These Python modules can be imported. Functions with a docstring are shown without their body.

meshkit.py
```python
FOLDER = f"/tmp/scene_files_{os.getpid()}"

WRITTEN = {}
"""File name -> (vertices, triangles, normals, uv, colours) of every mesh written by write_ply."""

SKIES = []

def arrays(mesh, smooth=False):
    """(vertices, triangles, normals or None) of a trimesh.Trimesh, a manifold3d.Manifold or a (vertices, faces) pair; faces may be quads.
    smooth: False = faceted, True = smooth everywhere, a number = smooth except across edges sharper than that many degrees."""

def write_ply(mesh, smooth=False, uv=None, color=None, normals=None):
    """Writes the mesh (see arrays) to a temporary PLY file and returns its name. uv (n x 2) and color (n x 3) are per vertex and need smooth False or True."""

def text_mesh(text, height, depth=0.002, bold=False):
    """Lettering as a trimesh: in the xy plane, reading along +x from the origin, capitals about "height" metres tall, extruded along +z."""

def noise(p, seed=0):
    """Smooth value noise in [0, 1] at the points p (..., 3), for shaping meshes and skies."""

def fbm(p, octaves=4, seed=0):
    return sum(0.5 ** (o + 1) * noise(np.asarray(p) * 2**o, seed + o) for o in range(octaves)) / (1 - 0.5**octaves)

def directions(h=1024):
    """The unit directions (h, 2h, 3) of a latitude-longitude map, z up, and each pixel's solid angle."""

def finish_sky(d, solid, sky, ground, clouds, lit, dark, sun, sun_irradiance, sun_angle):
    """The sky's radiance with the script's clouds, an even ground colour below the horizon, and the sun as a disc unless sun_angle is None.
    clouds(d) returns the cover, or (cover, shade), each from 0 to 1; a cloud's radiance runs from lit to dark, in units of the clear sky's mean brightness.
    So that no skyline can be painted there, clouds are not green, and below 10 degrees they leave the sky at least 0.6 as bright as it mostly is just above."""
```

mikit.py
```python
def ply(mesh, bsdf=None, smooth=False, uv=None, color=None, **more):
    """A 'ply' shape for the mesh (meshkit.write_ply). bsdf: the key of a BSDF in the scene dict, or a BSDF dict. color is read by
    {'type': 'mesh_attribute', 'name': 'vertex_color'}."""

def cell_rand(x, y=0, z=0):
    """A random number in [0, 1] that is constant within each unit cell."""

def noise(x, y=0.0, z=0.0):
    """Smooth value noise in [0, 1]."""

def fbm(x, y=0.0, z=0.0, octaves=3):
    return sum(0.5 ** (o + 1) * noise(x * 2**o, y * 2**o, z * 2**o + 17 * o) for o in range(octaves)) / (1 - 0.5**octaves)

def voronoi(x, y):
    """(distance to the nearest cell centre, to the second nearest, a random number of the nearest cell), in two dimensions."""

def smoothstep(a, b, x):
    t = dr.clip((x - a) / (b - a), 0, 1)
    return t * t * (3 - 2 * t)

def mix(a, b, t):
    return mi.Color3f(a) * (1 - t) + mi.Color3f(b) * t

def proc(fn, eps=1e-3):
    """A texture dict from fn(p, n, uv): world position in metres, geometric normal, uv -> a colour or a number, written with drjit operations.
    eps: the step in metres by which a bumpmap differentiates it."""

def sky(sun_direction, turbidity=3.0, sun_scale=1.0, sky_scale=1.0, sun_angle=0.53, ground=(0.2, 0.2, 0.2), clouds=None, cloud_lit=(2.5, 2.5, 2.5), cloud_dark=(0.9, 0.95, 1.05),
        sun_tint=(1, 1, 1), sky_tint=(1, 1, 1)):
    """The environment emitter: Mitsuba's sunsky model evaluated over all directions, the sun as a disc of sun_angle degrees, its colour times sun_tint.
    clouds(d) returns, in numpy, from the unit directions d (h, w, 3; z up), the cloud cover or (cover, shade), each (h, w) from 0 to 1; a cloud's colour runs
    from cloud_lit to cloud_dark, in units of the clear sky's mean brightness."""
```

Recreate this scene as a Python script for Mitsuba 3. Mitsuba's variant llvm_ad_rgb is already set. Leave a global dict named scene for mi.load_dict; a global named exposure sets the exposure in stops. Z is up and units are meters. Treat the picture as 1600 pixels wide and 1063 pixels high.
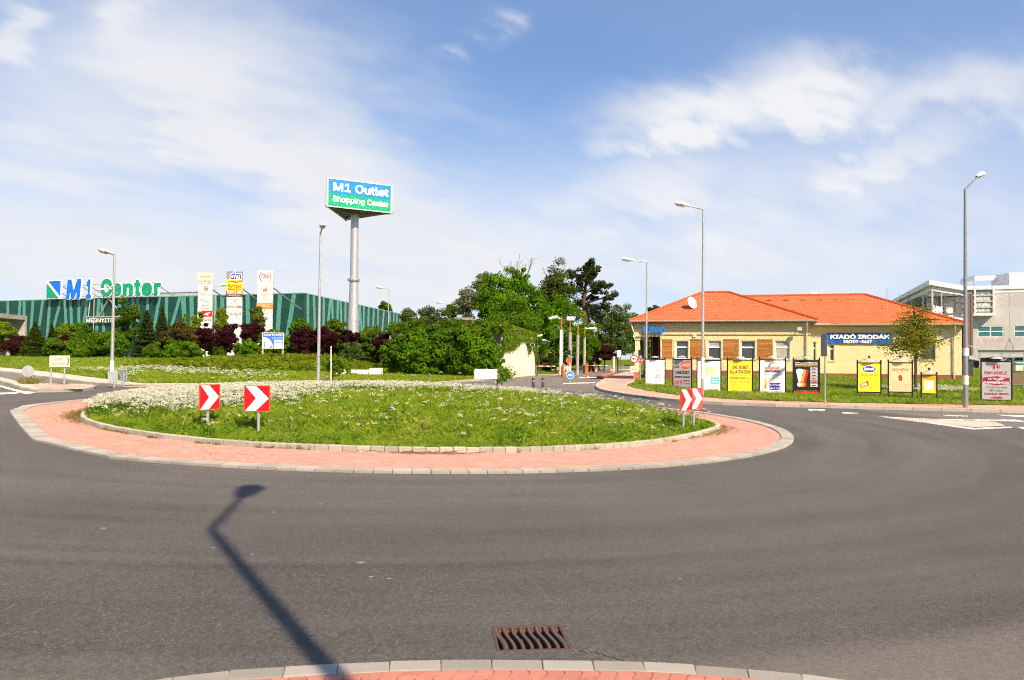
import math, random
import numpy as np, trimesh, drjit as dr, mitsuba as mi
import mikit, meshkit
from shapely.geometry import Polygon, Point, box as sbox, LineString
from shapely.ops import unary_union
from shapely import affinity
from mikit import proc, noise, fbm, smoothstep, mix, voronoi, cell_rand
T = mi.ScalarTransform4f
rng = np.random.default_rng(7)
random.seed(7)
scene, labels = {}, {}

# ------------------------------------------------------------------ camera, sky, exposure
EYE = np.array([0.0, 0.0, 1.8])
FOC, ROLL, HORIZON = 1220.0, math.radians(0.6), 560.0        # measured on the 1600 x 1063 photograph
PITCH = math.atan((HORIZON - 531.5) / FOC)


def ray(px, py):
    u, v = (px - 800) / FOC, -(py - 531.5) / FOC
    u, v = u * math.cos(ROLL) - v * math.sin(ROLL), u * math.sin(ROLL) + v * math.cos(ROLL)
    return np.array([u, math.cos(PITCH) - v * math.sin(PITCH), v * math.cos(PITCH) + math.sin(PITCH)])


def W(px, py, depth):
    """The point that far (world y) along the line of sight."""
    d = ray(px, py)
    return EYE + d * (depth / d[1])


look = ray(800, 531.5)
scene['camera'] = {'type': 'perspective', 'fov': math.degrees(2 * math.atan(800 / FOC)), 'fov_axis': 'x', 'near_clip': 0.05, 'far_clip': 6000.0,
                   'to_world': T().look_at(origin=EYE.tolist(), target=(EYE + look).tolist(), up=(ray(800, 431.5) - look).tolist())}
SUN_EL, SUN_H = math.radians(39), (0.503, -0.864)
SUN = np.array([SUN_H[0] * math.cos(SUN_EL), SUN_H[1] * math.cos(SUN_EL), math.sin(SUN_EL)])
exposure = 1.84


def sst(a, b, x):
    t = np.clip((np.asarray(x, float) - a) / (b - a), 0, 1)
    return t * t * (3 - 2 * t)


def clouds(d):
    x, y, z = d[..., 0], d[..., 1], d[..., 2]
    az, el = np.degrees(np.arctan2(x, y)), np.degrees(np.arcsin(np.clip(z, -1, 1)))
    s = 1.0 / (np.maximum(z, 0) + 0.25)
    p = np.stack([x * s, y * s, 0 * z], -1)
    q = np.stack([x * s * 0.8 + y * s * 0.6, (y * s * 0.8 - x * s * 0.6) * 2.2, 0 * z], -1)
    n1 = meshkit.fbm(p * 2.2, 6, 3) - 0.5
    n2 = meshkit.fbm(q * 4.0 + 7.3, 7, 11) - 0.5
    n3 = meshkit.fbm(p * np.array([1.1, 1.8, 1]) + 3.1, 5, 23) - 0.5
    n4 = meshkit.fbm(q * 13.0 + 1.3, 6, 31) - 0.5
    ax, ey = az + n1 * 9 + n2 * 8 + n4 * 3, el + n2 * 7 + n4 * 3.0 + n3 * 3

    def blob(a, e, sa, se, tilt=0.0, k=1.2):
        da, de = ax - a, ey - e
        return np.exp(-((da / sa) ** 2 + ((de - tilt * da) / se) ** 2) ** k)
    body = np.maximum.reduce([0.95 * blob(-20, 17.5, 10.5, 6.0, -0.10), 0.95 * blob(-12.5, 13.0, 9.5, 6.0, -0.2), 0.95 * blob(-8, 8.5, 9.5, 6.0), 0.70 * blob(-29, 15.0, 10, 6.0, 0.1), 0.85 * blob(-28, 6.0, 12, 4.2, -0.12)])
    right = np.maximum.reduce([1.0 * blob(15.5, 17.0, 8.0, 2.2, 0.10), 1.0 * blob(22, 18.2, 6.0, 2.2, 0.05), 0.8 * blob(30, 16.8, 7, 2.6), 0.72 * blob(11.5, 12.8, 7, 2.4, 0.16), 0.72 * blob(24.5, 13.6, 7, 1.9, 0.12), 0.5 * blob(20, 12.0, 14, 4.5)])
    puffs = np.maximum.reduce([0.75 * blob(-24.5, 22.0, 1.7, 1.1), 0.8 * blob(-32.0, 20.0, 1.7, 1.2), 0.5 * blob(-2.6, 23.2, 1.4, .8), 0.35 * blob(-5.0, 20.8, 1.0, .6)])
    veil = np.clip(0.78 * np.exp(-(np.maximum(el - 5.0, 0) / 6.0) ** 2) * (1 + 0.9 * n3 + 0.5 * n2), 0, 0.86)
    veil = np.clip(veil - 0.5 * np.exp(-((ax - 33) / 6) ** 2 - ((el - 4) / 3.0) ** 2) - 0.30 * np.exp(-((ax + 15) / 7) ** 2 - ((el - 6.5) / 1.8) ** 2) - 0.30 * np.exp(-((ax - 10) / 7) ** 2 - ((el - 4.0) / 2.0) ** 2), 0, 1)
    other = np.clip((n1 + 0.05) * 2.4, 0, 1) * sst(40, 55, np.abs(az)) * 0.7
    cover = 1 - (1 - np.clip(body * (1 + 1.15 * n2 + .3 * n4), 0, 1)) * (1 - np.clip(right * (1 + 1.1 * n2 + .6 * n4), 0, 1)) * (1 - puffs) * (1 - veil) * (1 - other)
    cover = 1 - (1 - cover) * (1 - np.clip(0.04 + 0.2 * n3, 0, .2))
    return np.clip(cover, 0, 0.95), np.clip(0.42 - 0.9 * n2 - 0.45 * right, 0, 1)


scene['sky'] = mikit.sky(SUN.tolist(), turbidity=3, clouds=clouds, cloud_lit=(2.25, 2.25, 2.28), cloud_dark=(1.85, 1.91, 2.05), sky_tint=(1.10, 1.09, 1.20), sun_tint=(1.03, 1.0, 0.96), sun_scale=1.5, sky_scale=1.15)

# ------------------------------------------------------------------ materials
VC = {'type': 'mesh_attribute', 'name': 'vertex_color'}


def two(d):
    return {'type': 'twosided', 'bsdf': d}


def prin(color, rough, spec=0.4, **k):
    return two({'type': 'principled', 'base_color': color, 'roughness': rough, 'specular': spec, **k})


def rgb(*c):
    return {'type': 'rgb', 'value': list(c)}


scene['matte'] = prin(VC, 0.8, 0.25)
scene['paint'] = prin(VC, 0.38, 0.45)
scene['metal'] = prin(VC, 0.42, 0.5, metallic=0.55)
scene['glass'] = prin(VC, 0.06, 0.6)
scene['leaf'] = {'type': 'principledthin', 'base_color': VC, 'roughness': 0.55, 'diff_trans': 0.95, 'spec_trans': 0.0, 'eta': 1.35}
CX, CY = -2.95, 22.2                                          # centre of the roundabout


def asphalt_color(p, n, uv):
    x, y = p.x, p.y
    rx, ry = x - CX, y - CY
    r = dr.sqrt(rx * rx + ry * ry)
    a = dr.atan2(ry, rx)
    g = noise(x * 95, y * 95) * 0.55 + noise(x * 40, y * 40, 3.0) * 0.45       # aggregate
    stone = smoothstep(0.80, 0.93, noise(x * 120, y * 120, 9.0))
    lane = fbm(r * 1.6, a * 2.2, 1.0, 4)                                     # wear that follows the lane
    lane2 = fbm(r * 5.0, a * 3.0, 5.0, 3)
    patch = fbm(x * 0.45, y * 0.45, 2.0, 4)
    v = 0.073 + 0.060 * (g - 0.5) + 0.028 * (lane - 0.5) + 0.026 * (lane2 - 0.5) + 0.030 * (patch - 0.5)
    old = smoothstep(17.6, 18.1, r + (noise(x * .8, y * .8) - .5) * .5)                      # the arms: older, paler surface
    v = v + old * 0.040
    c = mix((1.005, 0.975, 0.955), (1.07, 1.0, 0.93), old) * v
    c = mix(c, (0.30, 0.28, 0.26), stone * 0.38)
    crack = dr.abs(fbm(x * 0.55, y * 0.55, 8.0, 4) - 0.5)
    line = (1 - smoothstep(0.0006, 0.0030, crack)) * smoothstep(0.56, 0.62, noise(x * .35, y * .35, 4.0))
    return mix(c, (0.03, 0.028, 0.027), line * 0.6)


def asphalt_h(p, n, uv):
    return noise(p.x * 90, p.y * 90) * 0.6 + noise(p.x * 190, p.y * 190, 2.0) * 0.4


scene['asphalt'] = two({'type': 'bumpmap', 'arbitrary': proc(asphalt_h, 2e-3), 'scale': 0.0022,
                        'bsdf': {'type': 'principled', 'base_color': proc(asphalt_color), 'roughness': 0.82, 'specular': 0.3}})


def soil_color(p, n, uv):
    q = fbm(p.x * 1.3, p.y * 1.3, 0.0, 4)
    f = noise(p.x * 26, p.y * 26)
    c = mix((0.085, 0.150, 0.016), (0.130, 0.190, 0.024), q)
    c = mix(c, (0.16, 0.135, 0.065), smoothstep(0.60, 0.74, fbm(p.x * 0.5, p.y * 0.5, 4.0, 4)) * 0.6)
    return c * (0.55 + 0.9 * f)


scene['soil'] = two({'type': 'bumpmap', 'arbitrary': proc(lambda p, n, uv: fbm(p.x * 6, p.y * 6, 0.0, 3), 1e-2), 'scale': 0.12,
                     'bsdf': {'type': 'diffuse', 'reflectance': proc(soil_color)}})


def grain(col, amp=0.18, f=14.0, spec=0.3, rough=0.8, bump=0.0):
    """A plain mineral surface with grain and blotches."""
    def color(p, n, uv):
        a = fbm(p.x * f, p.y * f, p.z * f, 3)
        b = fbm(p.x * 0.9, p.y * 0.9, p.z * 0.9, 3)
        return mi.Color3f(col) * (1 + amp * 2 * (a - 0.5) + amp * 1.4 * (b - 0.5))
    return prin(proc(color), rough, spec)


scene['concrete'] = grain((0.34, 0.325, 0.30), 0.22, 22)
scene['joint_sand'] = grain((0.30, 0.20, 0.15), 0.3, 20)
scene['red_paving'] = prin(proc(lambda p, n, uv: mi.Color3f(0.44, 0.235, 0.19) * (0.72 + 0.55 * cell_rand(p.x / 0.2, p.y / 0.1)) * (0.85 + 0.3 * fbm(p.x * 2, p.y * 2))), 0.85, 0.2)
scene['paver'] = two({'type': 'bumpmap', 'arbitrary': proc(lambda p, n, uv: noise(p.x * 110, p.y * 110), 2e-3), 'scale': 0.0015,
                      'bsdf': {'type': 'principled', 'base_color': VC, 'roughness': 0.85, 'specular': 0.25}})
scene['plaster'] = grain((0.66, 0.565, 0.335), 0.05, 6, 0.2, 0.9)
def white_wall_color(p, n, uv):
    c = mi.Color3f(0.70, 0.645, 0.52) * (0.93 + 0.14 * fbm(p.x * 1.5, p.y * 1.5, p.z * 1.5))
    streak = smoothstep(0.56, 0.70, fbm(p.x * 3.2, p.y * 3.2, p.z * 0.35, 4))
    return mix(c, (0.30, 0.22, 0.14), streak * 0.6)


scene['white_wall'] = prin(proc(white_wall_color), 0.9, 0.2)
scene['marking'] = prin(proc(lambda p, n, uv: mix((0.62, 0.60, 0.56), (0.16, 0.15, 0.145), smoothstep(0.5, 0.68, fbm(p.x * 4, p.y * 4, 1.0, 4)) * 0.75)), 0.75, 0.3)
scene['cladding'] = prin(proc(lambda p, n, uv: mi.Color3f(0.0085, 0.060, 0.049) * (0.82 + 0.36 * cell_rand(dr.floor((p.x * 0.93 - p.y * 0.37) / 6.0), dr.floor(p.z / 1.25))) * (0.9 + .2 * fbm(p.x * .4, p.y * .4, p.z * .8))), 0.5, 0.4)
scene['grey_panel'] = prin(proc(lambda p, n, uv: mi.Color3f(0.43, 0.43, 0.45) * (0.94 + 0.10 * cell_rand(dr.floor((p.x * .49 - p.y * .87) / 4.0), dr.floor(p.z / 1.1)))), 0.5, 0.35)
scene['roof_tile'] = two({'type': 'principled', 'roughness': 0.75, 'specular': 0.25, 'base_color': proc(
    lambda p, n, uv: mi.Color3f(0.54, 0.128, 0.055) * (0.91 + 0.10 * cell_rand(uv.x * 3.3, uv.y) + 0.14 * fbm(p.x * .6, p.y * .6, p.z * .6)))})


def wood_color(p, n, uv):
    v = fbm(p.x * 3.0, p.y * 3.0, p.z * 45.0, 4)
    k = cell_rand(dr.floor(p.z / 0.125), dr.floor((p.x + p.y) * .35))
    return mix((0.27, 0.100, 0.022), (0.56, 0.235, 0.060), v) * (0.7 + 0.5 * k)


scene['wood'] = prin(proc(wood_color), 0.55, 0.35)
scene['bark'] = prin(VC, 0.9, 0.15)


# ------------------------------------------------------------------ mesh helpers
def nrm(v):
    v = np.asarray(v, float)
    return v / np.linalg.norm(v)


class Frame:
    """Local axes: right, up, out."""
    def __init__(self, o, r=(1, 0, 0), u=(0, 0, 1), n=None):
        self.o, self.r, self.u = np.asarray(o, float), nrm(r), nrm(u)
        self.n = np.cross(self.r, self.u) if n is None else nrm(n)

    def __call__(self, v):
        v = np.atleast_2d(np.asarray(v, float))
        return self.o + v[:, :1] * self.r + v[:, 1:2] * self.u + v[:, 2:3] * self.n


BOXF = np.array([[0, 2, 1], [0, 3, 2], [4, 5, 6], [4, 6, 7], [0, 1, 5], [0, 5, 4], [1, 2, 6], [1, 6, 5], [2, 3, 7], [2, 7, 6], [3, 0, 4], [3, 4, 7]])
_TEXT = {}


def outline(v, f, r):
    """The plan outline of a lettering mesh, grown by r."""
    tri = [Polygon(v[t][:, :2]) for t in f if abs((v[t[1]][0] - v[t[0]][0]) * (v[t[2]][1] - v[t[0]][1]) - (v[t[1]][1] - v[t[0]][1]) * (v[t[2]][0] - v[t[0]][0])) > 1e-9]
    return unary_union([t.buffer(1e-4) for t in tri]).buffer(r, 3).simplify(r * 0.12)


def text2d(s, h, bold=True, fat=0.0):
    k = (s, bold, fat)
    if k not in _TEXT:
        m = meshkit.text_mesh(s, 1.0, 0.02, bold)
        v = np.array(m.vertices)
        if fat:
            g = outline(v, np.array(m.faces), fat)
            m = trimesh.util.concatenate([trimesh.creation.extrude_polygon(q, 0.02, engine='earcut') for q in getattr(g, 'geoms', [g])])
            v = np.array(m.vertices)
        _TEXT[k] = (v - [v[:, 0].min(), 0, 0], np.array(m.faces))
    v, f = _TEXT[k]
    v = v.copy()
    v[:, :2] *= h
    return v, f


class MB:
    """Collects pieces of one mesh, with a colour per piece."""
    def __init__(self):
        self.v, self.f, self.c, self.n = [], [], [], 0

    def add(self, v, f, col, F=None):
        v = np.asarray(v, float)
        v = F(v) if F is not None else v
        f = np.asarray(f, int)
        if f.shape[1] == 4:
            f = np.vstack([f[:, [0, 1, 2]], f[:, [0, 2, 3]]])
        self.v.append(v)
        self.f.append(f + self.n)
        col = np.asarray(col, float)
        self.c.append(np.tile(col, (len(v), 1)) if col.ndim == 1 else col)
        self.n += len(v)
        return self

    def mesh(self, m, col, F=None):
        return self.add(m.vertices, m.faces, col, F)

    def box(self, a, b, col, F=None, bevel=0.0):
        a, b = np.minimum(a, b).astype(float), np.maximum(a, b).astype(float)
        if bevel:
            return self.rbox(a, b, bevel, col, F)
        v = np.array([[x, y, z] for z in (0, 1) for x, y in ((0, 0), (1, 0), (1, 1), (0, 1))]) * (b - a) + a
        return self.add(v, BOXF, col, F)

    def rbox(self, a, b, r, col, F=None):
        r = min(r, *(0.45 * (b - a)))
        pts = []
        for i in range(8):
            s = np.array([(i >> k) & 1 for k in range(3)])
            c = np.where(s, b, a)
            d = np.where(s, -r, r)
            for k in range(3):
                q = c + d
                q[k] = c[k]
                pts.append(q)
        h = trimesh.convex.convex_hull(np.array(pts))
        return self.mesh(h, col, F)

    def tube(self, pts, rad, col, n=8, caps=True, F=None):
        pts = np.asarray(pts, float)
        pts = F(pts) if F is not None else pts
        rad = np.broadcast_to(np.asarray(rad, float), (len(pts),))
        t = np.gradient(pts, axis=0)
        t /= np.maximum(np.linalg.norm(t, axis=1, keepdims=True), 1e-9)
        ref = np.array([0.0, 0, 1]) if abs(t[0][2]) < 0.9 else np.array([1.0, 0, 0])
        a = np.arange(n) / n * 2 * math.pi
        V, ring = [], []
        s = nrm(np.cross(ref, t[0]))
        for i in range(len(pts)):
            s = nrm(s - t[i] * (s @ t[i]))
            w = np.cross(t[i], s)
            V.append(pts[i] + rad[i] * (np.cos(a)[:, None] * s + np.sin(a)[:, None] * w))
        V = np.vstack(V)
        f = []
        for i in range(len(pts) - 1):
            for k in range(n):
                f.append([i * n + k, i * n + (k + 1) % n, (i + 1) * n + (k + 1) % n, (i + 1) * n + k])
        self.add(V, np.array(f), col)
        if caps:
            for i, sgn in ((0, -1), (len(pts) - 1, 1)):
                if rad[i] > 1e-4:
                    c = np.vstack([V[i * n:(i + 1) * n], pts[i]])
                    ff = [[k, (k + 1) % n, n][::sgn] for k in range(n)]
                    self.add(c, np.array(ff), col)
        return self

    def prism(self, poly, z0, z1, col, F=None):
        """A shapely polygon in the frame's right-up plane, from z0 to z1 along its out axis."""
        for g in getattr(poly, 'geoms', [poly]):
            if g.area > 1e-9:
                m = trimesh.creation.extrude_polygon(g, z1 - z0, engine='earcut')
                self.add(m.vertices + [0, 0, z0], m.faces, col, F)
        return self

    def text(self, s, x, y, h, col, F, width=None, z=0.004, bold=True, center=True, slant=0.0, fat=0.0):
        v, f = text2d(s, h, bold, fat)
        w = v[:, 0].max()
        if width:
            v[:, 0] *= width / w
            w = width
        v[:, 0] += slant * v[:, 1]
        v[:, 2] = v[:, 2] / 0.02 * 0.004 + z
        v[:, :2] += [x - (w / 2 if center else 0), y]
        return self.add(v, f, col, F)

    def arrays(self):
        return np.vstack(self.v), np.vstack(self.f), np.vstack(self.c)

    def build(self, key, bsdf='matte', smooth=False, parent=None, label=None, kind=None):
        if not self.v:
            return None
        name = numbered(f'{parent}__{key}' if parent else key)
        v, f, c = self.arrays()
        scene[name] = mikit.ply((v, f), bsdf, smooth, color=c)
        if label or kind:
            tag(name, label, kind=kind)
        return name


def used(k):
    return k in scene or k in labels or any(x.startswith(k + '__') for x in scene)


_COUNT, _TAKEN = {}, set()


def numbered(k):
    if k not in _TAKEN:
        _TAKEN.add(k)
        return k
    i = _COUNT.get(k, 0) + 1
    _COUNT[k] = i
    _TAKEN.add(f'{k}_{i:03d}')
    return f'{k}_{i:03d}'


def tag(k, label=None, cat=None, group=None, kind=None):
    d = labels.setdefault(k, {})
    for a, b in (('label', label), ('category', cat), ('group', group), ('kind', kind)):
        if b:
            d[a] = b
    return k


def thing(name, label, cat, group=None):
    return tag(numbered(name), label, cat, group)


def surf(name, v, f, bsdf, kind='structure', uv=None):
    k = numbered(name)
    scene[k] = mikit.ply((np.asarray(v, float), np.asarray(f, int)), bsdf, False, uv=uv)
    tag(k, kind=kind)
    return k


# ------------------------------------------------------------------ terrain
def gz(x, y):
    x, y = np.asarray(x, float), np.asarray(y, float)
    z = -0.022 * (15 * np.tanh(np.minimum(x, 0) / 15) * 1.12 + 9 * np.tanh(np.maximum(x, 0) / 9))
    z = z * sst(2, 12, y)
    z = z + 0.01 * (np.clip(y - 13, 0, 30))
    z = z + 0.55 * (1 - 0.55 * sst(20, 28, x)) * sst(11, 18, x) * sst(42, 53, y) * (1 - sst(70, 100, y))
    z = z + 0.75 * sst(26, 40, x) * sst(44, 75, y)
    z = z + 0.62 * sst(-8, -26, x) * sst(52, 88, y)
    z = z + 0.9 * np.exp(-((x + 17) / 9) ** 2 - ((y - 66) / 8) ** 2)                 # the planted bank
    return z


def hit(px, py, off=0.0):
    """Where the line of sight through a pixel of the photograph meets the ground."""
    d = ray(px, py)
    t = np.concatenate([np.linspace(2, 60, 2400), np.linspace(60, 500, 4000)])
    p = EYE + d * t[:, None]
    below = p[:, 2] < gz(p[:, 0], p[:, 1]) + off
    i = int(np.argmax(below)) if below.any() else len(t) - 1
    return p[i]


def drape(poly, cell, off, bsdf, name, zfun=gz, kind='structure'):
    """A sheet over the terrain with the outline of a polygon."""
    x0, y0, x1, y1 = poly.bounds
    vs, fs, index = [], [], {}

    def vid(x, y):
        k = (round(x, 4), round(y, 4))
        if k not in index:
            index[k] = len(vs)
            vs.append(k)
        return index[k]
    from shapely.prepared import prep
    pp = prep(poly)
    gx, gy = np.arange(math.floor(x0 / cell), math.ceil(x1 / cell)), np.arange(math.floor(y0 / cell), math.ceil(y1 / cell))
    for i in gx:
        for j in gy:
            b = sbox(i * cell, j * cell, (i + 1) * cell, (j + 1) * cell)
            if pp.contains(b):
                q = [vid(a * cell, c * cell) for a, c in ((i, j), (i + 1, j), (i + 1, j + 1), (i, j + 1))]
                fs += [[q[0], q[1], q[2]], [q[0], q[2], q[3]]]
            elif pp.intersects(b):
                g = poly.intersection(b)
                for h in getattr(g, 'geoms', [g]):
                    if h.geom_type == 'Polygon' and h.area > 1e-5:
                        v2, f2 = trimesh.creation.triangulate_polygon(h, engine='earcut')
                        ids = [vid(*p) for p in v2]
                        for t in f2:
                            a, b2, c = (np.array(v2[k]) for k in t)
                            s = (b2 - a)[0] * (c - a)[1] - (b2 - a)[1] * (c - a)[0]
                            fs.append([ids[k] for k in (t if s > 0 else t[::-1])])
    v = np.array(vs, float)
    v = np.c_[v, zfun(v[:, 0], v[:, 1]) + off]
    return surf(name, v, fs, bsdf, kind)


def smooth_line(pts, step=0.25):
    """A Catmull-Rom line through the points, resampled."""
    p = np.asarray(pts, float)[:, :2]
    q = np.vstack([2 * p[0] - p[1], p, 2 * p[-1] - p[-2]])
    out = []
    for i in range(1, len(q) - 2):
        for t in np.linspace(0, 1, 12, endpoint=False):
            a, b, c, d = q[i - 1], q[i], q[i + 1], q[i + 2]
            out.append(0.5 * (2 * b + (c - a) * t + (2 * a - 5 * b + 4 * c - d) * t * t + (3 * b - a - 3 * c + d) * t ** 3))
    out.append(p[-1])
    L = LineString(out)
    n = max(2, int(round(L.length / step)))
    return np.array([L.interpolate(s, normalized=True).coords[0] for s in np.linspace(0, 1, n + 1)])


# ------------------------------------------------------------------ the setting: road, pavements, lawns, kerbs
def P2(*pts):
    return [tuple(hit(*p)[:2]) for p in pts]


def mat4(o, r, n_, u):
    return T(np.array([[r[0], n_[0], u[0], o[0]], [r[1], n_[1], u[1], o[1]], [r[2], n_[2], u[2], o[2]], [0, 0, 0, 1.0]]))


ring = lambda rad, n=160: Polygon([(CX + rad * math.cos(a), CY + rad * math.sin(a)) for a in np.linspace(0, 2 * math.pi, n, endpoint=False)])
outer_pts = [(-12.54, 19.55), (-10.15, 16.2), (-8.75, 14.30), (-8.2, 13.85), (-7.6, 13.35), (-6.8, 12.75)]
a0, a1 = math.atan2(12.5 - CY, -6.3 - CX), math.radians(180 + 5.5)
arc = [(CX + (10.32 + 0.15 * math.exp(-((math.degrees(a) + 90) / 25) ** 2)) * math.cos(a), CY + (10.32 + 0.15 * math.exp(-((math.degrees(a) + 90) / 25) ** 2)) * math.sin(a)) for a in np.linspace(a0, a1, 150)]
APRON = Polygon(arc + [(-13.15, 21.0)] + outer_pts)
kr = lambda a: 8.12 + 0.55 * math.exp(-((math.degrees(a) + 4) / 16) ** 2) + 0.12 * math.exp(-((math.degrees(a) + 105) / 14) ** 2)
ISLAND = Polygon([(CX + kr(a) * math.cos(a), CY + kr(a) * math.sin(a)) for a in np.linspace(-math.pi, math.pi, 220, endpoint=False)])

GR = P2((770, 980), (880, 977), (888, 1017), (776, 1020))          # the gully in the road
grate_c = np.mean(GR, axis=0)
ga = math.atan2(GR[1][1] - GR[0][1], GR[1][0] - GR[0][0])
GW, GD = 0.475, 0.455
gr_r, gr_u = np.array([math.cos(ga), math.sin(ga)]), np.array([-math.sin(ga), math.cos(ga)])
GRATE = Polygon([tuple(grate_c + sx * GW / 2 * gr_r + sy * GD / 2 * gr_u) for sx, sy in ((-1, -1), (1, -1), (1, 1), (-1, 1))])
road_box = sbox(-150, -40, 130, 200)
drape(sbox(-24, -6, 24, 46).difference(GRATE), 0.75, 0.0, 'asphalt', 'road')
drape(road_box.difference(sbox(-24, -6, 24, 46)), 4.0, 0.0, 'asphalt', 'road_far')

LAWN_L = Polygon([(-36.6, 55.9), (-28.5, 47.1), (-21.35, 39.0), (-17.2, 34.7), (-15.6, 33.1), (-13.6, 34.2), (-11.2, 36.2), (-8.0, 38.2), (-5.1, 38.9), (-4.3, 40.0), (-3.77, 42.1), (-2.7, 46.5), (-1.67, 51.7), (-0.7, 62.5),
                  (2.2, 71.6), (5.0, 78.5), (8.6, 112), (24, 198), (-150, 198), (-150, 172), (-70, 92)])
lawn_r_line = [(15.5, 100), (13.0, 80), (10.6, 66), (8.3, 53), (6.75, 46.0), (6.55, 42.5), (6.8, 39.0), (7.6, 35.6), (9.3, 32.9), (13.0, 31.9), (20.8, 31.5), (40, 31.2), (129, 31)]
LAWN_R = Polygon(lawn_r_line + [(129, 198), (32, 198)])
drape(LAWN_L, 1.0, 0.10, 'soil', 'lawn')
drape(LAWN_R, 1.0, 0.13, 'soil', 'lawn_001')
far = trimesh.creation.annulus(0.01, 5000, 0.01)
gk = []
for r0 in (110, 200, 400, 1200, 5000):
    gk += [(r0 * math.cos(t), r0 * math.sin(t)) for t in np.linspace(0, 2 * math.pi, 72, endpoint=False)]
gv = np.array([(x, y + 60, -0.45 - 0.0 * x) for x, y in gk] + [(0, 60, -0.45)])
gf = [[len(gv) - 1, k, (k + 1) % 72] for k in range(72)] + [q for j in range(4) for k in range(72) for q in ([j * 72 + k, (j + 1) * 72 + k, (j + 1) * 72 + (k + 1) % 72], [j * 72 + k, (j + 1) * 72 + (k + 1) % 72, j * 72 + (k + 1) % 72])]
surf('ground', gv, gf, 'soil')

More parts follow.
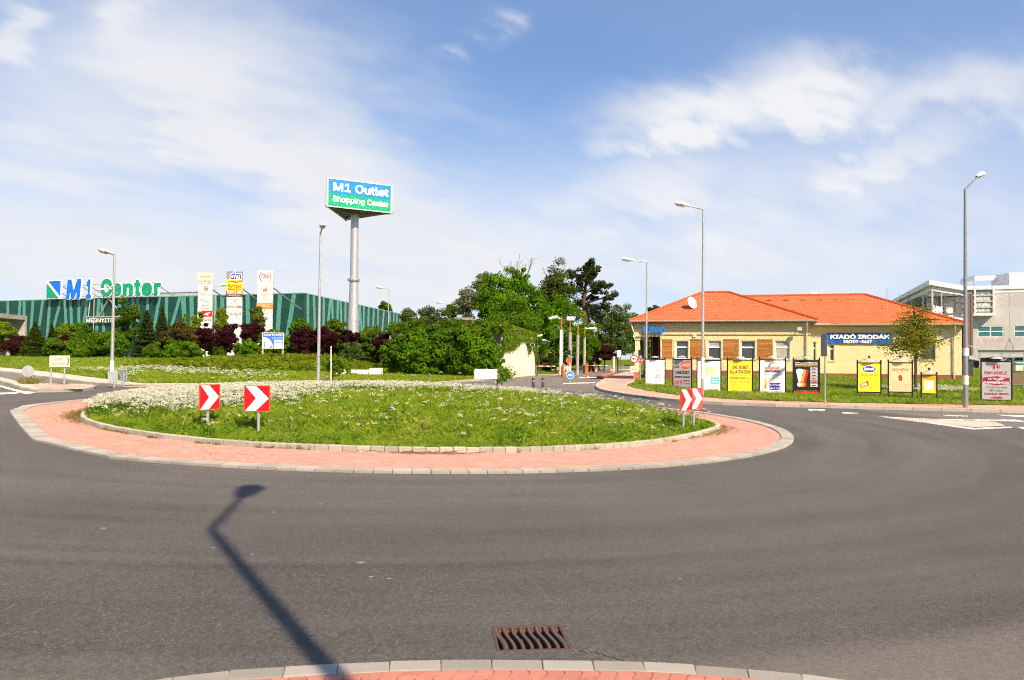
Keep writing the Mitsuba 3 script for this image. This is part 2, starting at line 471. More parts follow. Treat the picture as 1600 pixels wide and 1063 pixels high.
# pavement on the right of the gate road and along the right-hand arm
kerb_r_line = smooth_line([(14.6, 100), (9.6, 75), (6.6, 57), (5.0, 46.2), (4.5, 40.5), (4.95, 36.8), (6.0, 33.6), (7.4, 31.6), (9.3, 30.7), (12.4, 30.25), (18.5, 28.9), (28, 27.6), (60, 26.0)], 1.0)
PAVE_R = Polygon(list(map(tuple, kerb_r_line)) + lawn_r_line[::-1][1:] + [(15.5, 100)]).buffer(0)
drape(PAVE_R, 1.0, 0.115, 'red_paving', 'pavement')
pave_l_out = smooth_line([(-70, 86), (-45, 61), (-30.1, 46.0), (-23.56, 38.9), (-18.6, 33.95), (-16.2, 31.9), (-15.2, 31.6), (-14.6, 32.2), (-12.0, 34.9)], 1.0)
PAVE_L = Polygon(list(map(tuple, pave_l_out)) + [(-13.6, 34.3), (-15.6, 33.1), (-17.2, 34.7), (-21.35, 39.0), (-28.5, 47.1), (-36.6, 55.9), (-70, 92)]).buffer(0)
scene['grey_paving'] = grain((0.34, 0.31, 0.275), 0.25, 9)
drape(PAVE_L, 1.0, 0.09, 'grey_paving', 'pavement_001')

SPLIT_L = Polygon(P2((-60, 585), (0, 593), (35, 602), (60, 603.5), (130, 604.5), (152, 607), (128, 612.5), (60, 613.5), (35, 610), (15, 603), (0, 599), (-60, 590)))
drape(SPLIT_L, 1.0, 0.10, 'grey_paving', 'traffic_island')
SPLIT_LR = Polygon(P2((47, 604.6), (128, 605.8), (146, 607.2), (125, 611.3), (62, 611.6)))
drape(SPLIT_LR, 1.0, 0.108, 'red_paving', 'traffic_island_paving')

# the rounded nose of the pavement the photographer stands on
nose = smooth_line([(-3.4, 3.0), (-2.6, 3.9), (-1.82, 4.36), (-1.43, 4.47), (-0.98, 4.56), (-0.51, 4.62), (0.02, 4.65), (0.78, 4.645), (1.32, 4.57), (1.78, 4.46), (2.6, 4.1), (3.4, 3.4)], 0.30)
NOSE = Polygon(list(map(tuple, nose)) + [(3.6, -3), (-3.6, -3)])
NOSE_IN = NOSE.buffer(-0.145)
drape(NOSE.buffer(-0.02), 0.75, 0.006, 'joint_sand', 'near_pavement')

_stone = {}


def stone_variant(tone, size, bevel, bsdf='paver', tint=(0.43, 0.405, 0.36)):
    k = (tone, size, bevel, tint)
    if k not in _stone:
        m = MB()
        c = np.array(tint) * (0.80, 0.88, 0.95, 1.0, 1.06, 1.13)[tone]
        m.rbox(np.array([-size[0] / 2, -size[1] / 2, -size[2]]), np.array([size[0] / 2, size[1] / 2, 0]), bevel, c)
        v, f, c = m.arrays()
        _stone[k] = mikit.ply((v, f), bsdf, False, color=c)
    return _stone[k]


def kerb(name, line, length, width, height, inward, lift, closed=False, bevel=0.012, tint=(0.43, 0.405, 0.36), gap=0.006, zf=gz, skew=0.0):
    """Kerb stones, each an entry, laid along a line; inward = which side of the line they lie on."""
    L = LineString(list(map(tuple, line)) + ([tuple(line[0])] if closed else []))
    n = max(1, int(round(L.length / length)))
    ln = L.length / n
    key = thing(name, None, None)
    tag(key, kind='structure')
    for i in range(n):
        a, b = (np.array(L.interpolate(min((i + t) * ln, L.length)).coords[0]) for t in (0, 1))
        r = nrm(b - a)
        s = np.array([-r[1], r[0]]) * inward
        c = (a + b) / 2 + s * width / 2
        za, zb = zf(a[0], a[1]), zf(b[0], b[1])
        r3 = nrm([b[0] - a[0], b[1] - a[1], float(zb - za)])
        n3 = np.array([-r[1], r[0], 0.0])
        u3 = np.cross(r3, n3)
        r3 = nrm(r3 + skew * n3)
        d = stone_variant(int(rng.choice(6, p=(.08, .2, .26, .24, .14, .08))), (round(np.linalg.norm(b - a) - gap, 2) if closed else round(ln - gap, 2), width, height), bevel, tint=tint)
        z = float(zf(*c)) + lift + rng.normal(0, 0.002)
        yaw = rng.normal(0, 0.006)
        scene[f'{key}__stone' + (f'_{i:03d}' if i else '')] = {**d, 'to_world': mat4((c[0], c[1], z), nrm(r3 + yaw * n3), n3, u3)}
    return key


kerb('near_kerb', nose, 0.30, 0.14, 0.14, -1, 0.022, bevel=0.004, tint=(0.305, 0.29, 0.265), gap=0.003)
kerb('pavement_kerb', kerb_r_line[30:], 1.0, 0.14, 0.3, 1, 0.125, bevel=0.02, tint=(0.35, 0.325, 0.29))
kerb('lawn_kerb', pave_l_out[30:], 1.0, 0.14, 0.3, 1, 0.105, bevel=0.02, tint=(0.36, 0.33, 0.285))
kerb('lawn_kerb', smooth_line([(-12.4, 35.1), (-11.2, 36.15), (-8.0, 38.15), (-5.2, 38.9), (-4.3, 40.0), (-3.77, 42.1), (-2.7, 46.5), (-1.67, 51.7), (-0.7, 62.5), (2.2, 71.6), (5.0, 78.5), (8.6, 112)], 1.0), 1.0, 0.14, 0.3, 1, 0.115, bevel=0.02, tint=(0.36, 0.33, 0.285))
kerb('traffic_island_kerb', np.array(SPLIT_L.exterior.coords)[:-1][::1], 0.8, 0.14, 0.3, 1 if SPLIT_L.exterior.is_ccw else -1, 0.115, bevel=0.02, tint=(0.35, 0.325, 0.285), closed=True)
ap = np.array(APRON.exterior.coords)[:-1]
kerb('apron_edging', ap, 0.29, 0.29, 0.16, 1 if APRON.exterior.is_ccw else -1, 0.045, closed=True, bevel=0.007, tint=(0.275, 0.265, 0.245), skew=0.0)
ik = np.array(ISLAND.exterior.coords)[:-1]
kerb('roundabout_kerb', ik, 0.25, 0.115, 0.25, 1, 0.118, closed=True, bevel=0.008, tint=(0.36, 0.335, 0.29))

# zigzag blocks of the near pavement
ZE = [(0.0, 0.0), (0.020, 0.045), (0.020, 0.055), (0.0, 0.1), (-0.020, 0.145), (-0.020, 0.155), (0.0, 0.2)]
ZIG = Polygon([(x + 0.0015, y) for x, y in ZE] + [(x + 0.0985, y) for x, y in ZE[::-1]]).buffer(-0.0012, join_style=2)


ZIGS = (ZIG, affinity.scale(ZIG, -1, 1, origin=(0.05, 0.1)))


def zig_block(tone, odd):
    p = ZIGS[odd]
    top = p.buffer(-0.003, join_style=2)
    m = MB()
    c = np.array((0.44, 0.185, 0.145)) * (0.82, 0.9, 0.97, 1.03, 1.1, 1.0)[tone]
    m.prism(p, -0.06, -0.003, c)
    m.prism(top, -0.003, 0.0, c * 1.02)
    v, f, c = m.arrays()
    return mikit.ply((v, f), 'paver', False, color=c)


zigs = [[zig_block(i, o) for i in range(6)] for o in (0, 1)]
nk = 0
for j in range(0, 5):
    for i in range(-24, 25):
        x, y = i * 0.1, 4.62 - 0.2 * (j + 1) + (0.1 if i % 2 else 0)
        if NOSE_IN.contains(sbox(x - .02, y, x + .12, y + .2)):
            scene['near_pavement__paver' + (f'_{nk:03d}' if nk else '')] = {**zigs[i % 2][rng.integers(6)], 'to_world': T().translate([x, y, 0.020 + rng.normal(0, 0.0008)])}
            nk += 1
        else:      # cut blocks along the kerb
            e = affinity.translate(ZIGS[i % 2], x, y).intersection(NOSE_IN)
            for h in getattr(e, 'geoms', [e]):
                if h.geom_type == 'Polygon' and h.area > 0.0004:
                    m = MB().prism(h, -0.04, 0.019, np.array((0.44, 0.185, 0.145)) * rng.uniform(0.85, 1.08))
                    v, f, c = m.arrays()
                    scene['near_pavement__paver' + (f'_{nk:03d}' if nk else '')] = mikit.ply((v, f), 'paver', False, color=c)
                    nk += 1
tag('near_pavement', kind='structure')

# red blocks of the truck apron
AP_IN = APRON.buffer(-0.295)
PAVED = AP_IN.difference(ISLAND.buffer(0.01))
drape(PAVED.buffer(0.02), 0.75, 0.018, 'joint_sand', 'truck_apron')
blocks = []
row = 0
for k in range(0, 46):
    rad = 7.7 + 0.106 * k
    n = int(2 * math.pi * rad / 0.206)
    for i in range(n):
        a = (i + 0.5 * (k % 2)) * 2 * math.pi / n
        x, y = CX + rad * math.cos(a), CY + rad * math.sin(a)
        if PAVED.contains(Point(x, y)) and y < CY + 6:
            blocks.append((math.hypot(x, y), x, y, a))
blocks.sort()
rest = MB()
for q, (dist, x, y, a) in enumerate(blocks):
    tone = np.array((0.435, 0.220, 0.180)) * rng.uniform(0.86, 1.08) * (1, rng.uniform(.97, 1.06), rng.uniform(.95, 1.1))
    z = float(gz(x, y)) + 0.028 + rng.normal(0, 0.0012)
    r = np.array([-math.sin(a), math.cos(a), 0])
    s = np.array([math.cos(a), math.sin(a), 0])
    zz = np.array([0, 0, 1.0])
    t1, t2 = rng.normal(0, 0.006, 2)
    m = MB() if q < 300 else rest
    F = Frame((x, y, z), r, s, zz + t1 * r + t2 * s)
    va = np.array([(sx * 0.100, sy * 0.050, -0.03) for sx, sy in ((-1, -1), (1, -1), (1, 1), (-1, 1))])
    vb = np.array([(sx * 0.096, sy * 0.046, 0.0) for sx, sy in ((-1, -1), (1, -1), (1, 1), (-1, 1))])
    vm = va + (0, 0, 0.026)
    vm[:, 2] = -0.004
    m.add(np.vstack([va, vm, vb]), np.array([[8, 9, 10, 11]] + [[b + i, b + (i + 1) % 4, b + 4 + (i + 1) % 4, b + 4 + i] for b in (0, 4) for i in range(4)]), tone, F)
    if q < 300:
        v, f, c = m.arrays()
        scene['truck_apron__paver' + (f'_{q:03d}' if q else '')] = mikit.ply((v, f), 'paver', False, color=c)
v, f, c = rest.arrays()
scene['truck_apron__paving_blocks'] = mikit.ply((v, f), 'paver', False, color=c)
tag('truck_apron__paving_blocks', kind='stuff')


def dome(x, y):
    r = np.hypot(np.asarray(x) - CX, np.asarray(y) - CY) / 8.1
    return gz(x, y) + 0.10 + 0.42 * np.clip(1 - r ** 2, 0, 1) ** 0.8 + 0.05 * (meshkit.noise(np.stack([np.asarray(x) * .9, np.asarray(y) * .9, 0 * np.asarray(x)], -1), 5) - .5) * np.clip(3 * (1 - r), 0, 1)


drape(ISLAND.buffer(-0.05), 0.5, 0.0, 'soil', 'roundabout_mound', dome)

# painted markings, worn, on the road
def mark(pts, off=0.005):
    drape(Polygon(pts).buffer(0), 2.0, off, 'marking', 'road_marking')


mark(P2((1371, 651), (1460, 655), (1470, 655.9), (1396, 653.4), (1522, 669.2), (1581, 667), (1581, 669), (1521, 671.5)))
mark(P2((1440, 654.6), (1592, 656.4), (1604, 660.0), (1560, 658.5), (1470, 656.2)))
mark(P2((1556, 648.5), (1640, 650), (1640, 654), (1590, 652)))
mark(P2((1590, 668), (1640, 665.5), (1640, 670), (1600, 671.5)))
mark(P2((1316, 644.6), (1340, 645.2), (1340, 647), (1316, 646.4)))
mark(P2((1474, 649.2), (1512, 649.8), (1512, 651), (1474, 650.4)))
mark(P2((1262, 640), (1290, 639.8), (1288, 642), (1264, 642)))
mark(P2((0, 602.5), (36, 611.5), (58, 613.8), (40, 616), (0, 605)))
mark(P2((-60, 616), (-2, 614.5), (30, 613), (28, 615), (-2, 617), (-60, 619)))
SPLIT_R = Polygon(P2((1400, 654.3), (1470, 656.6), (1555, 659.5), (1572, 665.8), (1525, 668.3), (1450, 661.5)))
scene['island_paving'] = grain((0.42, 0.33, 0.28), 0.3, 12)
drape(SPLIT_R, 1.0, 0.010, 'island_paving', 'traffic_island_flat')
for pts in (((905, 590), (1000, 587), (1000, 588.2), (905, 591.2)), ((880, 599), (930, 597.5), (930, 598.8), (880, 600.2)), ((945, 578.4), (990, 577.6), (990, 578.3), (945, 579.1))):
    mark(P2(*pts))

# pale flecks trodden into the asphalt, and a crack running from the gully to the kerb
fl_ = MB()
for px, py, r in ((563, 879, .05), (556, 898, .04), (580, 902, .03), (607, 905, .03), (617, 910, .025), (293, 851, .04), (332, 856, .03), (394, 867, .025), (500, 788, .03), (838, 946, .03), (905, 957, .03), (160, 826, .05), (1062, 905, .025), (428, 801, .03)):
    p = hit(px, py)
    a = np.sort(rng.uniform(0, 2 * math.pi, 9))
    q = r * .62 * rng.uniform(.5, 1.1, 9)
    fl_.prism(Polygon([(p[0] + 1.5 * q_ * math.cos(t), p[1] + q_ * math.sin(t)) for t, q_ in zip(a, q)]).buffer(0), p[2] + .002, p[2] + .005, np.array((0.27, 0.26, 0.245)) * rng.uniform(.7, 1.2), Frame((0, 0, 0), (1, 0, 0), (0, 1, 0)))
fl_.build('road_fleck', 'matte', label='pale flecks of grit pressed into the asphalt', kind='stuff')
labels['road_fleck']['category'] = 'grit'
ck = smooth_line([hit(*q)[:2] for q in ((893, 1017), (915, 1019), (935, 1023), (950, 1028), (968, 1032), (985, 1037))], .03)
cm = MB()
w_ = .001 + .004 * rng.uniform(0, 1, len(ck))
cl_ = [(x, y + w) for (x, y), w in zip(ck, w_)] + [(x, y - w) for (x, y), w in list(zip(ck, w_))[::-1]]
cm.prism(Polygon(cl_).buffer(0), .001, .003, (0.03, 0.026, 0.022), Frame((0, 0, float(gz(.6, 4.8))), (1, 0, 0), (0, 1, 0)))
cm.build('road_crack', 'matte', kind='structure')
gm = MB()
for _ in range(110):
    t = rng.integers(len(ck))
    x, y = ck[t] + rng.normal(0, .035, 2)
    r = rng.uniform(.0018, .0042)
    gm.box((x - r, y - r * .8, float(gz(x, y)) - .001), (x + r, y + r * .8, float(gz(x, y)) + r), np.array((0.20, 0.17, 0.14)) * rng.uniform(.5, 1.3))
gm.build('gravel', 'matte', label='loose grit gathered along the crack beside the near kerb', kind='stuff')
labels['gravel']['category'] = 'grit'

# the gully: a pit with an iron grate whose bars are wavy
gf3 = Frame((grate_c[0], grate_c[1], float(gz(*grate_c))), (gr_r[0], gr_r[1], 0), (gr_u[0], gr_u[1], 0), (0, 0, 1))
g = thing('storm_drain', 'rusty cast iron storm drain grate with wavy bars set in the road', 'drain')
IRON, RUST = (0.072, 0.050, 0.050), (0.15, 0.062, 0.030)
m = MB()
for a, b in (((-GW / 2, -GD / 2), (GW / 2, -GD / 2 + 0.028)), ((-GW / 2, GD / 2 - 0.028), (GW / 2, GD / 2)), ((-GW / 2, -GD / 2 + .03), (-GW / 2 + 0.022, GD / 2 - .03)), ((GW / 2 - 0.022, -GD / 2 + .03), (GW / 2, GD / 2 - .03))):
    m.box((*a, -0.06), (*b, 0.004), (0.085, 0.052, 0.048), gf3, 0.004)
m.build('frame', 'paver', parent=g)
m = MB()
m.box((-GW / 2 + .021, GD / 2 - .07, -0.05), (GW / 2 - .021, GD / 2 - .029, -0.012), RUST, gf3)
m.build('support', 'paver', parent=g)
m = MB()
m.box((-GW / 2 + .021, -GD / 2 + .029, -0.05), (GW / 2 - .021, -GD / 2 + .045, -0.008), IRON, gf3)
m.build('support', 'paver', parent=g)
ys = np.linspace(-GD / 2 + 0.024, GD / 2 - 0.024, 22)
for i in range(8):
    x0 = -GW / 2 + 0.048 + i * (GW - 0.096) / 7
    wx = x0 - 0.019 * np.sin(ys / GD * math.pi * 1.5)
    hw = 0.0115 if 0 < i < 7 else 0.017
    m = MB()
    pl = Polygon([(x - hw, y) for x, y in zip(wx, ys)] + [(x + hw, y) for x, y in list(zip(wx, ys))[::-1]])
    m.prism(pl, -0.05, 0.001, IRON, gf3)
    for y, x in zip(ys[1:-1:1], wx[1:-1:1]):
        m.box((x - 0.0028, y - 0.0035, 0.001), (x + 0.0028, y + 0.0035, 0.0042), (0.16, 0.13, 0.125), gf3)
    if i % 2 == 0 and i < 6:
        m.box((x0 + 0.004, -0.02, -0.04), (x0 + 0.03, -0.005, -0.006), RUST, gf3)
    m.build('bar', 'paver', parent=g)
m = MB()
for a, b in (((-GW / 2 - .03, -GD / 2 - .03, -0.9), (GW / 2 + .03, GD / 2 + .03, -0.86)), ((-GW / 2 - .03, GD / 2, -0.9), (GW / 2 + .03, GD / 2 + .03, -0.004)), ((-GW / 2 - .03, -GD / 2 - .03, -0.9), (GW / 2 + .03, -GD / 2, -0.004)), ((-GW / 2 - .03, -GD / 2, -0.9), (-GW / 2, GD / 2, -0.004)), ((GW / 2, -GD / 2, -0.9), (GW / 2 + .03, GD / 2, -0.004))):
    m.box(a, b, (0.07, 0.055, 0.045), gf3)
m.build('pit', 'matte', parent=g)


# ------------------------------------------------------------------ yellow office building
YEL, CREAM, BROWNRED = (0.66, 0.565, 0.335), (0.68, 0.60, 0.40), (0.235, 0.085, 0.060)
GREYM, STEEL = (0.42, 0.43, 0.44), (0.50, 0.51, 0.52)


def plane_hit(px, py, o, r, n):
    d = ray(px, py)
    t = ((np.asarray(o) - EYE) @ n) / (d @ n)
    return EYE + d * t


class Wall:
    """A vertical plane from A to B (plan points); out points to the viewer's side; wx() reads a pixel as (along, height)."""
    def __init__(self, A, B):
        self.A = np.array([A[0], A[1], 0.0])
        self.r = nrm([B[0] - A[0], B[1] - A[1], 0])
        self.n = np.cross(self.r, [0, 0, 1.0])
        self.L = math.hypot(B[0] - A[0], B[1] - A[1])
        self.F = Frame(self.A, self.r, (0, 0, 1), self.n)

    def at(self, px, py, out=0.0):
        p = plane_hit(px, py, self.A + self.n * out, self.r, self.n)
        return float((p - self.A) @ self.r), float(p[2])

    def rect(self, x0, y0, x1, y1, out=0.0):
        ym, xm = (y0 + y1) / 2, (x0 + x1) / 2
        return self.at(x0, ym, out)[0], self.at(xm, y1, out)[1], self.at(x1, ym, out)[0], self.at(xm, y0, out)[1]


bd = thing('office_building', 'single storey yellow rendered office building with orange tiled hip roof and brown plinth', 'building')
wl = Wall(W(990, 560, 60.2)[:2], W(1266, 560, 56.2)[:2])
L = wl.L
zE = wl.at(1130, 503)[1] + 0.05                       # eaves of the left wing
zG = 0.15
SB = 4.2                                              # the right wing stands back
wr_o = wl.A + wl.r * (L + 0.02) - wl.n * SB
wr_end = plane_hit(1503, 560, wr_o, wl.r, wl.n)
wr = Wall(wr_o[:2], wr_end[:2])
zE2 = wr.at(1400, 508.5)[1] + 0.05
DEP = 11.0


def wall_panel(wall, s0, s1, z0, z1, holes, key, bsdf='plaster', thick=0.32, col=YEL):
    p = sbox(s0, z0, s1, z1)
    for a, b, c, d in holes:
        p = p.difference(sbox(a, b, c, d))
    m = MB().prism(p, -thick, 0.0, col, wall.F)
    return m.build(key, bsdf, parent=bd)


def window(wall, r, parent, transom=0.62, split=False, sill=True, frame_col=(0.78, 0.78, 0.77), gl=(0.055, 0.065, 0.075), trim=True, deep=0.14, blind=0.0):
    s0, z0, s1, z1 = r
    w = numbered(f'{parent}__window')
    m = MB()
    t, F = 0.07, wall.F
    for a, b in (((s0, z0), (s0 + t, z1)), ((s1 - t, z0), (s1, z1)), ((s0 + t, z0), (s1 - t, z0 + t)), ((s0 + t, z1 - t), (s1 - t, z1))):
        m.box((*a, -deep - .05), (*b, -deep + .02), frame_col, F)
    if transom:
        zt = z0 + (z1 - z0) * transom
        m.box((s0 + t, zt - .055, -deep - .045), (s1 - t, zt + .055, -deep + .03), frame_col, F)
    if split:
        sm = (s0 + s1) / 2
        m.box((sm - .04, z0 + t, -deep - .045), (sm + .04, z1 - t, -deep + .025), frame_col, F)
    v, f, c = m.arrays()
    scene[w + '__frame'] = mikit.ply((v, f), 'paint', False, color=c)
    m = MB().box((s0 + t * .5, z0 + t * .5, -deep - .03), (s1 - t * .5, z1 - t * .5, -deep - .015), gl, F)
    v, f, c = m.arrays()
    scene[w + '__pane'] = mikit.ply((v, f), 'glass', False, color=c)
    if blind:
        m = MB().box((s0 + t, z1 - t - (z1 - z0) * blind, -deep - .014), (s1 - t, z1 - t, -deep - .008), (0.36, 0.36, 0.35), F)
        v, f, c = m.arrays()
        scene[w + '__blind'] = mikit.ply((v, f), 'paint', False, color=c)
    if sill:
        m = MB().box((s0 - .08, z0 - .06, -deep), (s1 + .08, z0 - .001, 0.07), (0.62, 0.50, 0.36), F)
        v, f, c = m.arrays()
        scene[w + '__sill'] = mikit.ply((v, f), 'matte', False, color=c)
    if trim:
        m = MB()
        for a, b in (((s0 - .14, z0), (s0 - .002, z1 + .1)), ((s1 + .002, z0), (s1 + .14, z1 + .1))):
            m.box((*a, 0.0005), (*b, 0.03), CREAM, F)
        v, f, c = m.arrays()
        scene[w + '__trim'] = mikit.ply((v, f), 'matte', False, color=c)
        tag(w + '__trim', kind='stuff')


wins_l = [wl.rect(*q) for q in ((1055.5, 532.5, 1075.5, 561), (1106, 532.5, 1127, 561), (1157.5, 532.5, 1180, 561.5), (1211, 532.5, 1234, 562))]
# the height of the wings' walls; the porch takes the left end
s_porch = wl.at(1033, 560)[0]
zpl = wl.at(1180, 580)[1]
wall_panel(wl, s_porch, L, zG, zE - .05, wins_l, 'wall')
m = MB()
m.box((s_porch + .02, zG, -DEP), (s_porch + .32, zE - .06, -.33), YEL, wl.F)
m.box((L - .32, zG, -DEP), (L - .001, zE - .06, -.33), YEL, wl.F)
m.build('side_wall', 'plaster', parent=bd)
MB().box((s_porch + .33, zG, -DEP), (L - .33, zE - .06, -DEP + .3), YEL, wl.F).build('back_wall', 'plaster', parent=bd)
MB().box((s_porch + .32, zG, -.9), (L - .32, zE - .1, -.8), (0.60, 0.58, 0.52), wl.F).build('inner_wall', 'matte', parent=bd)
wins_r = [wr.rect(*q) for q in ((1269.5, 534, 1275.5, 564), (1296, 538, 1303.5, 564), (1440, 533.5, 1461.5, 562.5))]
wall_panel(wr, 0, wr.L, zG, zE2 - .05, wins_r, 'wall')
MB().box((wr.L - .32, zG, -DEP), (wr.L - .001, zE2 - .06, -.33), YEL, wr.F).build('side_wall', 'plaster', parent=bd)
MB().box((.33, zG, -DEP), (wr.L - .33, zE2 - .06, -DEP + .3), YEL, wr.F).build('back_wall', 'plaster', parent=bd)
MB().box((.32, zG, -.9), (wr.L - .33, zE2 - .1, -.8), (0.60, 0.58, 0.52), wr.F).build('inner_wall', 'matte', parent=bd)
for i, q in enumerate(wins_l):
    window(wl, q, bd, transom=0.64, blind=(0.0, 0.30, 0.0, 0.92)[i], gl=((0.06, 0.07, 0.08), (0.05, 0.055, 0.065), (0.055, 0.06, 0.07), (0.16, 0.20, 0.25))[i])
for i, q in enumerate(wins_r):
    window(wr, q, bd, transom=(0.66, 0.72, 0)[i], trim=False, gl=(0.05, 0.055, 0.06), frame_col=((0.7, 0.7, 0.7), (0.6, 0.58, 0.55), (0.30, 0.25, 0.2))[i])
# plinth, moulding, frieze
sc = wl.at(995.5, 560)[0]
zb = (wl.at(1240, 523)[1], wl.at(1240, 519.5)[1])
for wall, a, b, zp in ((wl, s_porch, L, zpl), (wr, 0, wr.L, wr.at(1400, 585)[1])):
    MB().box((a, zG, .001), (b + .03, zp, 0.05), BROWNRED, wall.F).build('plinth', 'matte', parent=bd)
MB().box((sc - .22, zb[0], .001), (L + .06, zb[1], 0.10), (0.65, 0.555, 0.325), wl.F).build('moulding', 'matte', parent=bd)
MB().box((sc - .22, zb[1] + .002, .001), (L + .02, zb[1] + .28, 0.05), YEL, wl.F).build('moulding', 'matte', parent=bd)

# timber panels between the windows, board by board
edges = [wl.at(x, 545)[0] for x in (1031.5, 1052.5, 1077.5, 1103.5, 1129, 1156, 1182, 1209)]
zt, zbm = wins_l[0][3] + .12, wins_l[0][1] - .02
for k in range(4):
    a, b = edges[2 * k] + .03, edges[2 * k + 1] - .10
    pn = numbered(f'{bd}__timber_panel')
    m = MB()
    nb = 11
    hb = (zt - zbm) / nb
    for i in range(nb):
        m.box((a, zbm + i * hb + .006, .002), (b, zbm + (i + 1) * hb - .006, .034 + rng.uniform(-.004, .004)), (0, 0, 0), wl.F)
    v, f, c = m.arrays()
    scene[pn] = mikit.ply((v, f), 'wood', False)
    tag(pn, kind='stuff')
    MB().box((a, zbm, .0005), (b, zt, .0018), (0.05, 0.02, 0.01), wl.F).build('backing', 'matte', parent=pn)

# hipped roofs with courses of tiles
def roof(wall, s0, s1, d0, d1, ze, r0, r1, zr, key):
    """Eaves rectangle s0..s1 by d0..d1 (d = distance behind the front wall), ridge from r0 to r1 at half depth."""
    rk = numbered(f'{bd}__{key}')
    dm = (d0 + d1) / 2
    E = [np.array(q, float) for q in ((s0, ze, -d0), (s1, ze, -d0), (s1, ze, -d1), (s0, ze, -d1))]
    R = [np.array((r0, zr, -dm)), np.array((r1, zr, -dm))]
    V, Fc, U, n = [], [], [], 0
    for a, b, c, d in ((E[0], E[1], R[1], R[0]), (E[1], E[2], R[1], R[1]), (E[2], E[3], R[0], R[1]), (E[3], E[0], R[0], R[0])):
        up = (c + d) / 2 - (a + b) / 2
        run = np.linalg.norm(up - (up @ nrm(b - a)) * nrm(b - a))
        nrow = int(run / 0.34)
        nn = nrm(np.cross(b - a, d - a)) if np.linalg.norm(np.cross(b - a, d - a)) > 1e-6 else nrm(np.cross(b - a, c - a))
        if nn[1] < 0:
            nn = -nn
        for i in range(nrow):
            t0, t1 = i / nrow, min(1, (i + 1.06) / nrow)
            p0, p1 = a + (d - a) * t0, b + (c - b) * t0
            q0, q1 = a + (d - a) * t1, b + (c - b) * t1
            w = np.linalg.norm(p1 - p0)
            ncol = max(1, int(w / 0.30))
            for j in range(ncol + 1):
                for g in range(2):
                    tt = min(1, (j + g * 0.5) / ncol)
                    hgt = 0.018 if g == 0 else 0.010
                    V += [p0 + (p1 - p0) * tt + nn * (hgt + 0.012), p0 + (p1 - p0) * tt - nn * 0.01, q0 + (q1 - q0) * tt + nn * (hgt)]
                    U += [(tt * w, i), (tt * w, i), (tt * w, i + .98)]
            m0 = 2 * (ncol + 1)
            for j in range(m0 - 1):
                k = n + 3 * j
                Fc += [[k, k + 3, k + 5], [k, k + 5, k + 2], [k + 1, k + 4, k + 3], [k + 1, k + 3, k]]
            n += 3 * m0
    v = wall.F(np.array(V))
    scene[rk] = mikit.ply((v, np.array(Fc)), 'roof_tile', False, uv=np.array(U))
    tag(rk, kind='stuff')
    m = MB()
    for p, q in ((E[0], R[0]), (E[1], R[1]), (E[2], R[1]), (E[3], R[0]), (R[0], R[1])):
        k = max(2, int(np.linalg.norm(q - p) / 0.38))
        for i in range(k):
            a, b = p + (q - p) * i / k, p + (q - p) * (i + 1.0) / k
            m.tube([a + (0, .05, 0), b + (0, .05, 0)], [0.115, 0.09], (0.46, 0.10, 0.036), 7, F=wall.F)
    m.build('ridge_tiles', 'matte', parent=rk, kind='stuff')
    # the eaves: soffit and fascia
    m = MB().box((s0 + .05, ze - .12, -d1 + .05), (s1 - .05, ze - .03, -d0 - .05), (0.24, 0.115, 0.07), wall.F)
    m.build('eaves', 'matte', parent=rk)
    m = MB().tube([(s0, ze - .02, -d0 + .06), (s1, ze - .04, -d0 + .06)], 0.065, (0.30, 0.24, 0.21), 8, F=wall.F)
    m.build('gutter', 'paint', parent=rk)
    return rk


dm = 5.0
r0 = plane_hit(1097, 458, wl.A - wl.n * dm, wl.r, wl.n)
r1 = plane_hit(1138, 458, wl.A - wl.n * dm, wl.r, wl.n)
s_el = float((plane_hit(983, 502, wl.A + wl.n * .6, wl.r, wl.n) - wl.A) @ wl.r)
rf = roof(wl, s_el, L + .5, -0.6, 2 * dm + .6, zE, float((r0 - wl.A) @ wl.r), float((r1 - wl.A) @ wl.r), float(r0[2]), 'roof')
r2 = plane_hit(1351, 461, wr.A - wr.n * 5.2, wr.r, wr.n)
s_er = float((plane_hit(1513, 507, wr.A + wr.n * .6, wr.r, wr.n) - wr.A) @ wr.r)
rf2 = roof(wr, -9.0, s_er, -0.6, 11.0, zE2, -8.2, float((r2 - wr.A) @ wr.r), float(r2[2]), 'roof')
MB().box((L + .30, zE - .30, .05), (L + 1.3, zE - .24, .62), (0.62, 0.60, 0.57), wl.F).build('flashing', 'paint', parent=rf)

# snow guards: short dashes below the ridges
for wall, xs, y, dd in ((wl, (1105, 1119, 1131), 464.5, 4.2), (wr, (1179, 1202, 1228, 1254, 1280, 1305, 1330), 469, 4.2)):
    m = MB()
    for x in xs:
        p = plane_hit(x, y, wall.A - wall.n * dd, wall.r, wall.n)
        s = float((p - wall.A) @ wall.r)
        m.box((s - .22, p[2] - .02, -dd), (s + .22, p[2] + .06, -dd + .12), (0.42, 0.11, 0.05), wall.F)
    m.build('vent_tiles', 'matte', parent=rf if wall is wl else rf2, kind='stuff')

# gutters' downpipes
def downpipe(wall, s, z0, z1, parent, col=(0.52, 0.46, 0.38)):
    m = MB().tube([(s, z1, 0.62), (s, z1 - .25, 0.55), (s, z1 - .85, 0.12), (s, z0 + .2, 0.12), (s, z0, 0.2)], 0.052, col, 8, F=wall.F)
    for z in (z0 + .9, z0 + 2.4):
        m.box((s - .07, z, .06), (s + .07, z + .05, .18), (0.4, 0.38, 0.35), wall.F)
    m.build('downpipe', 'paint', parent=parent)


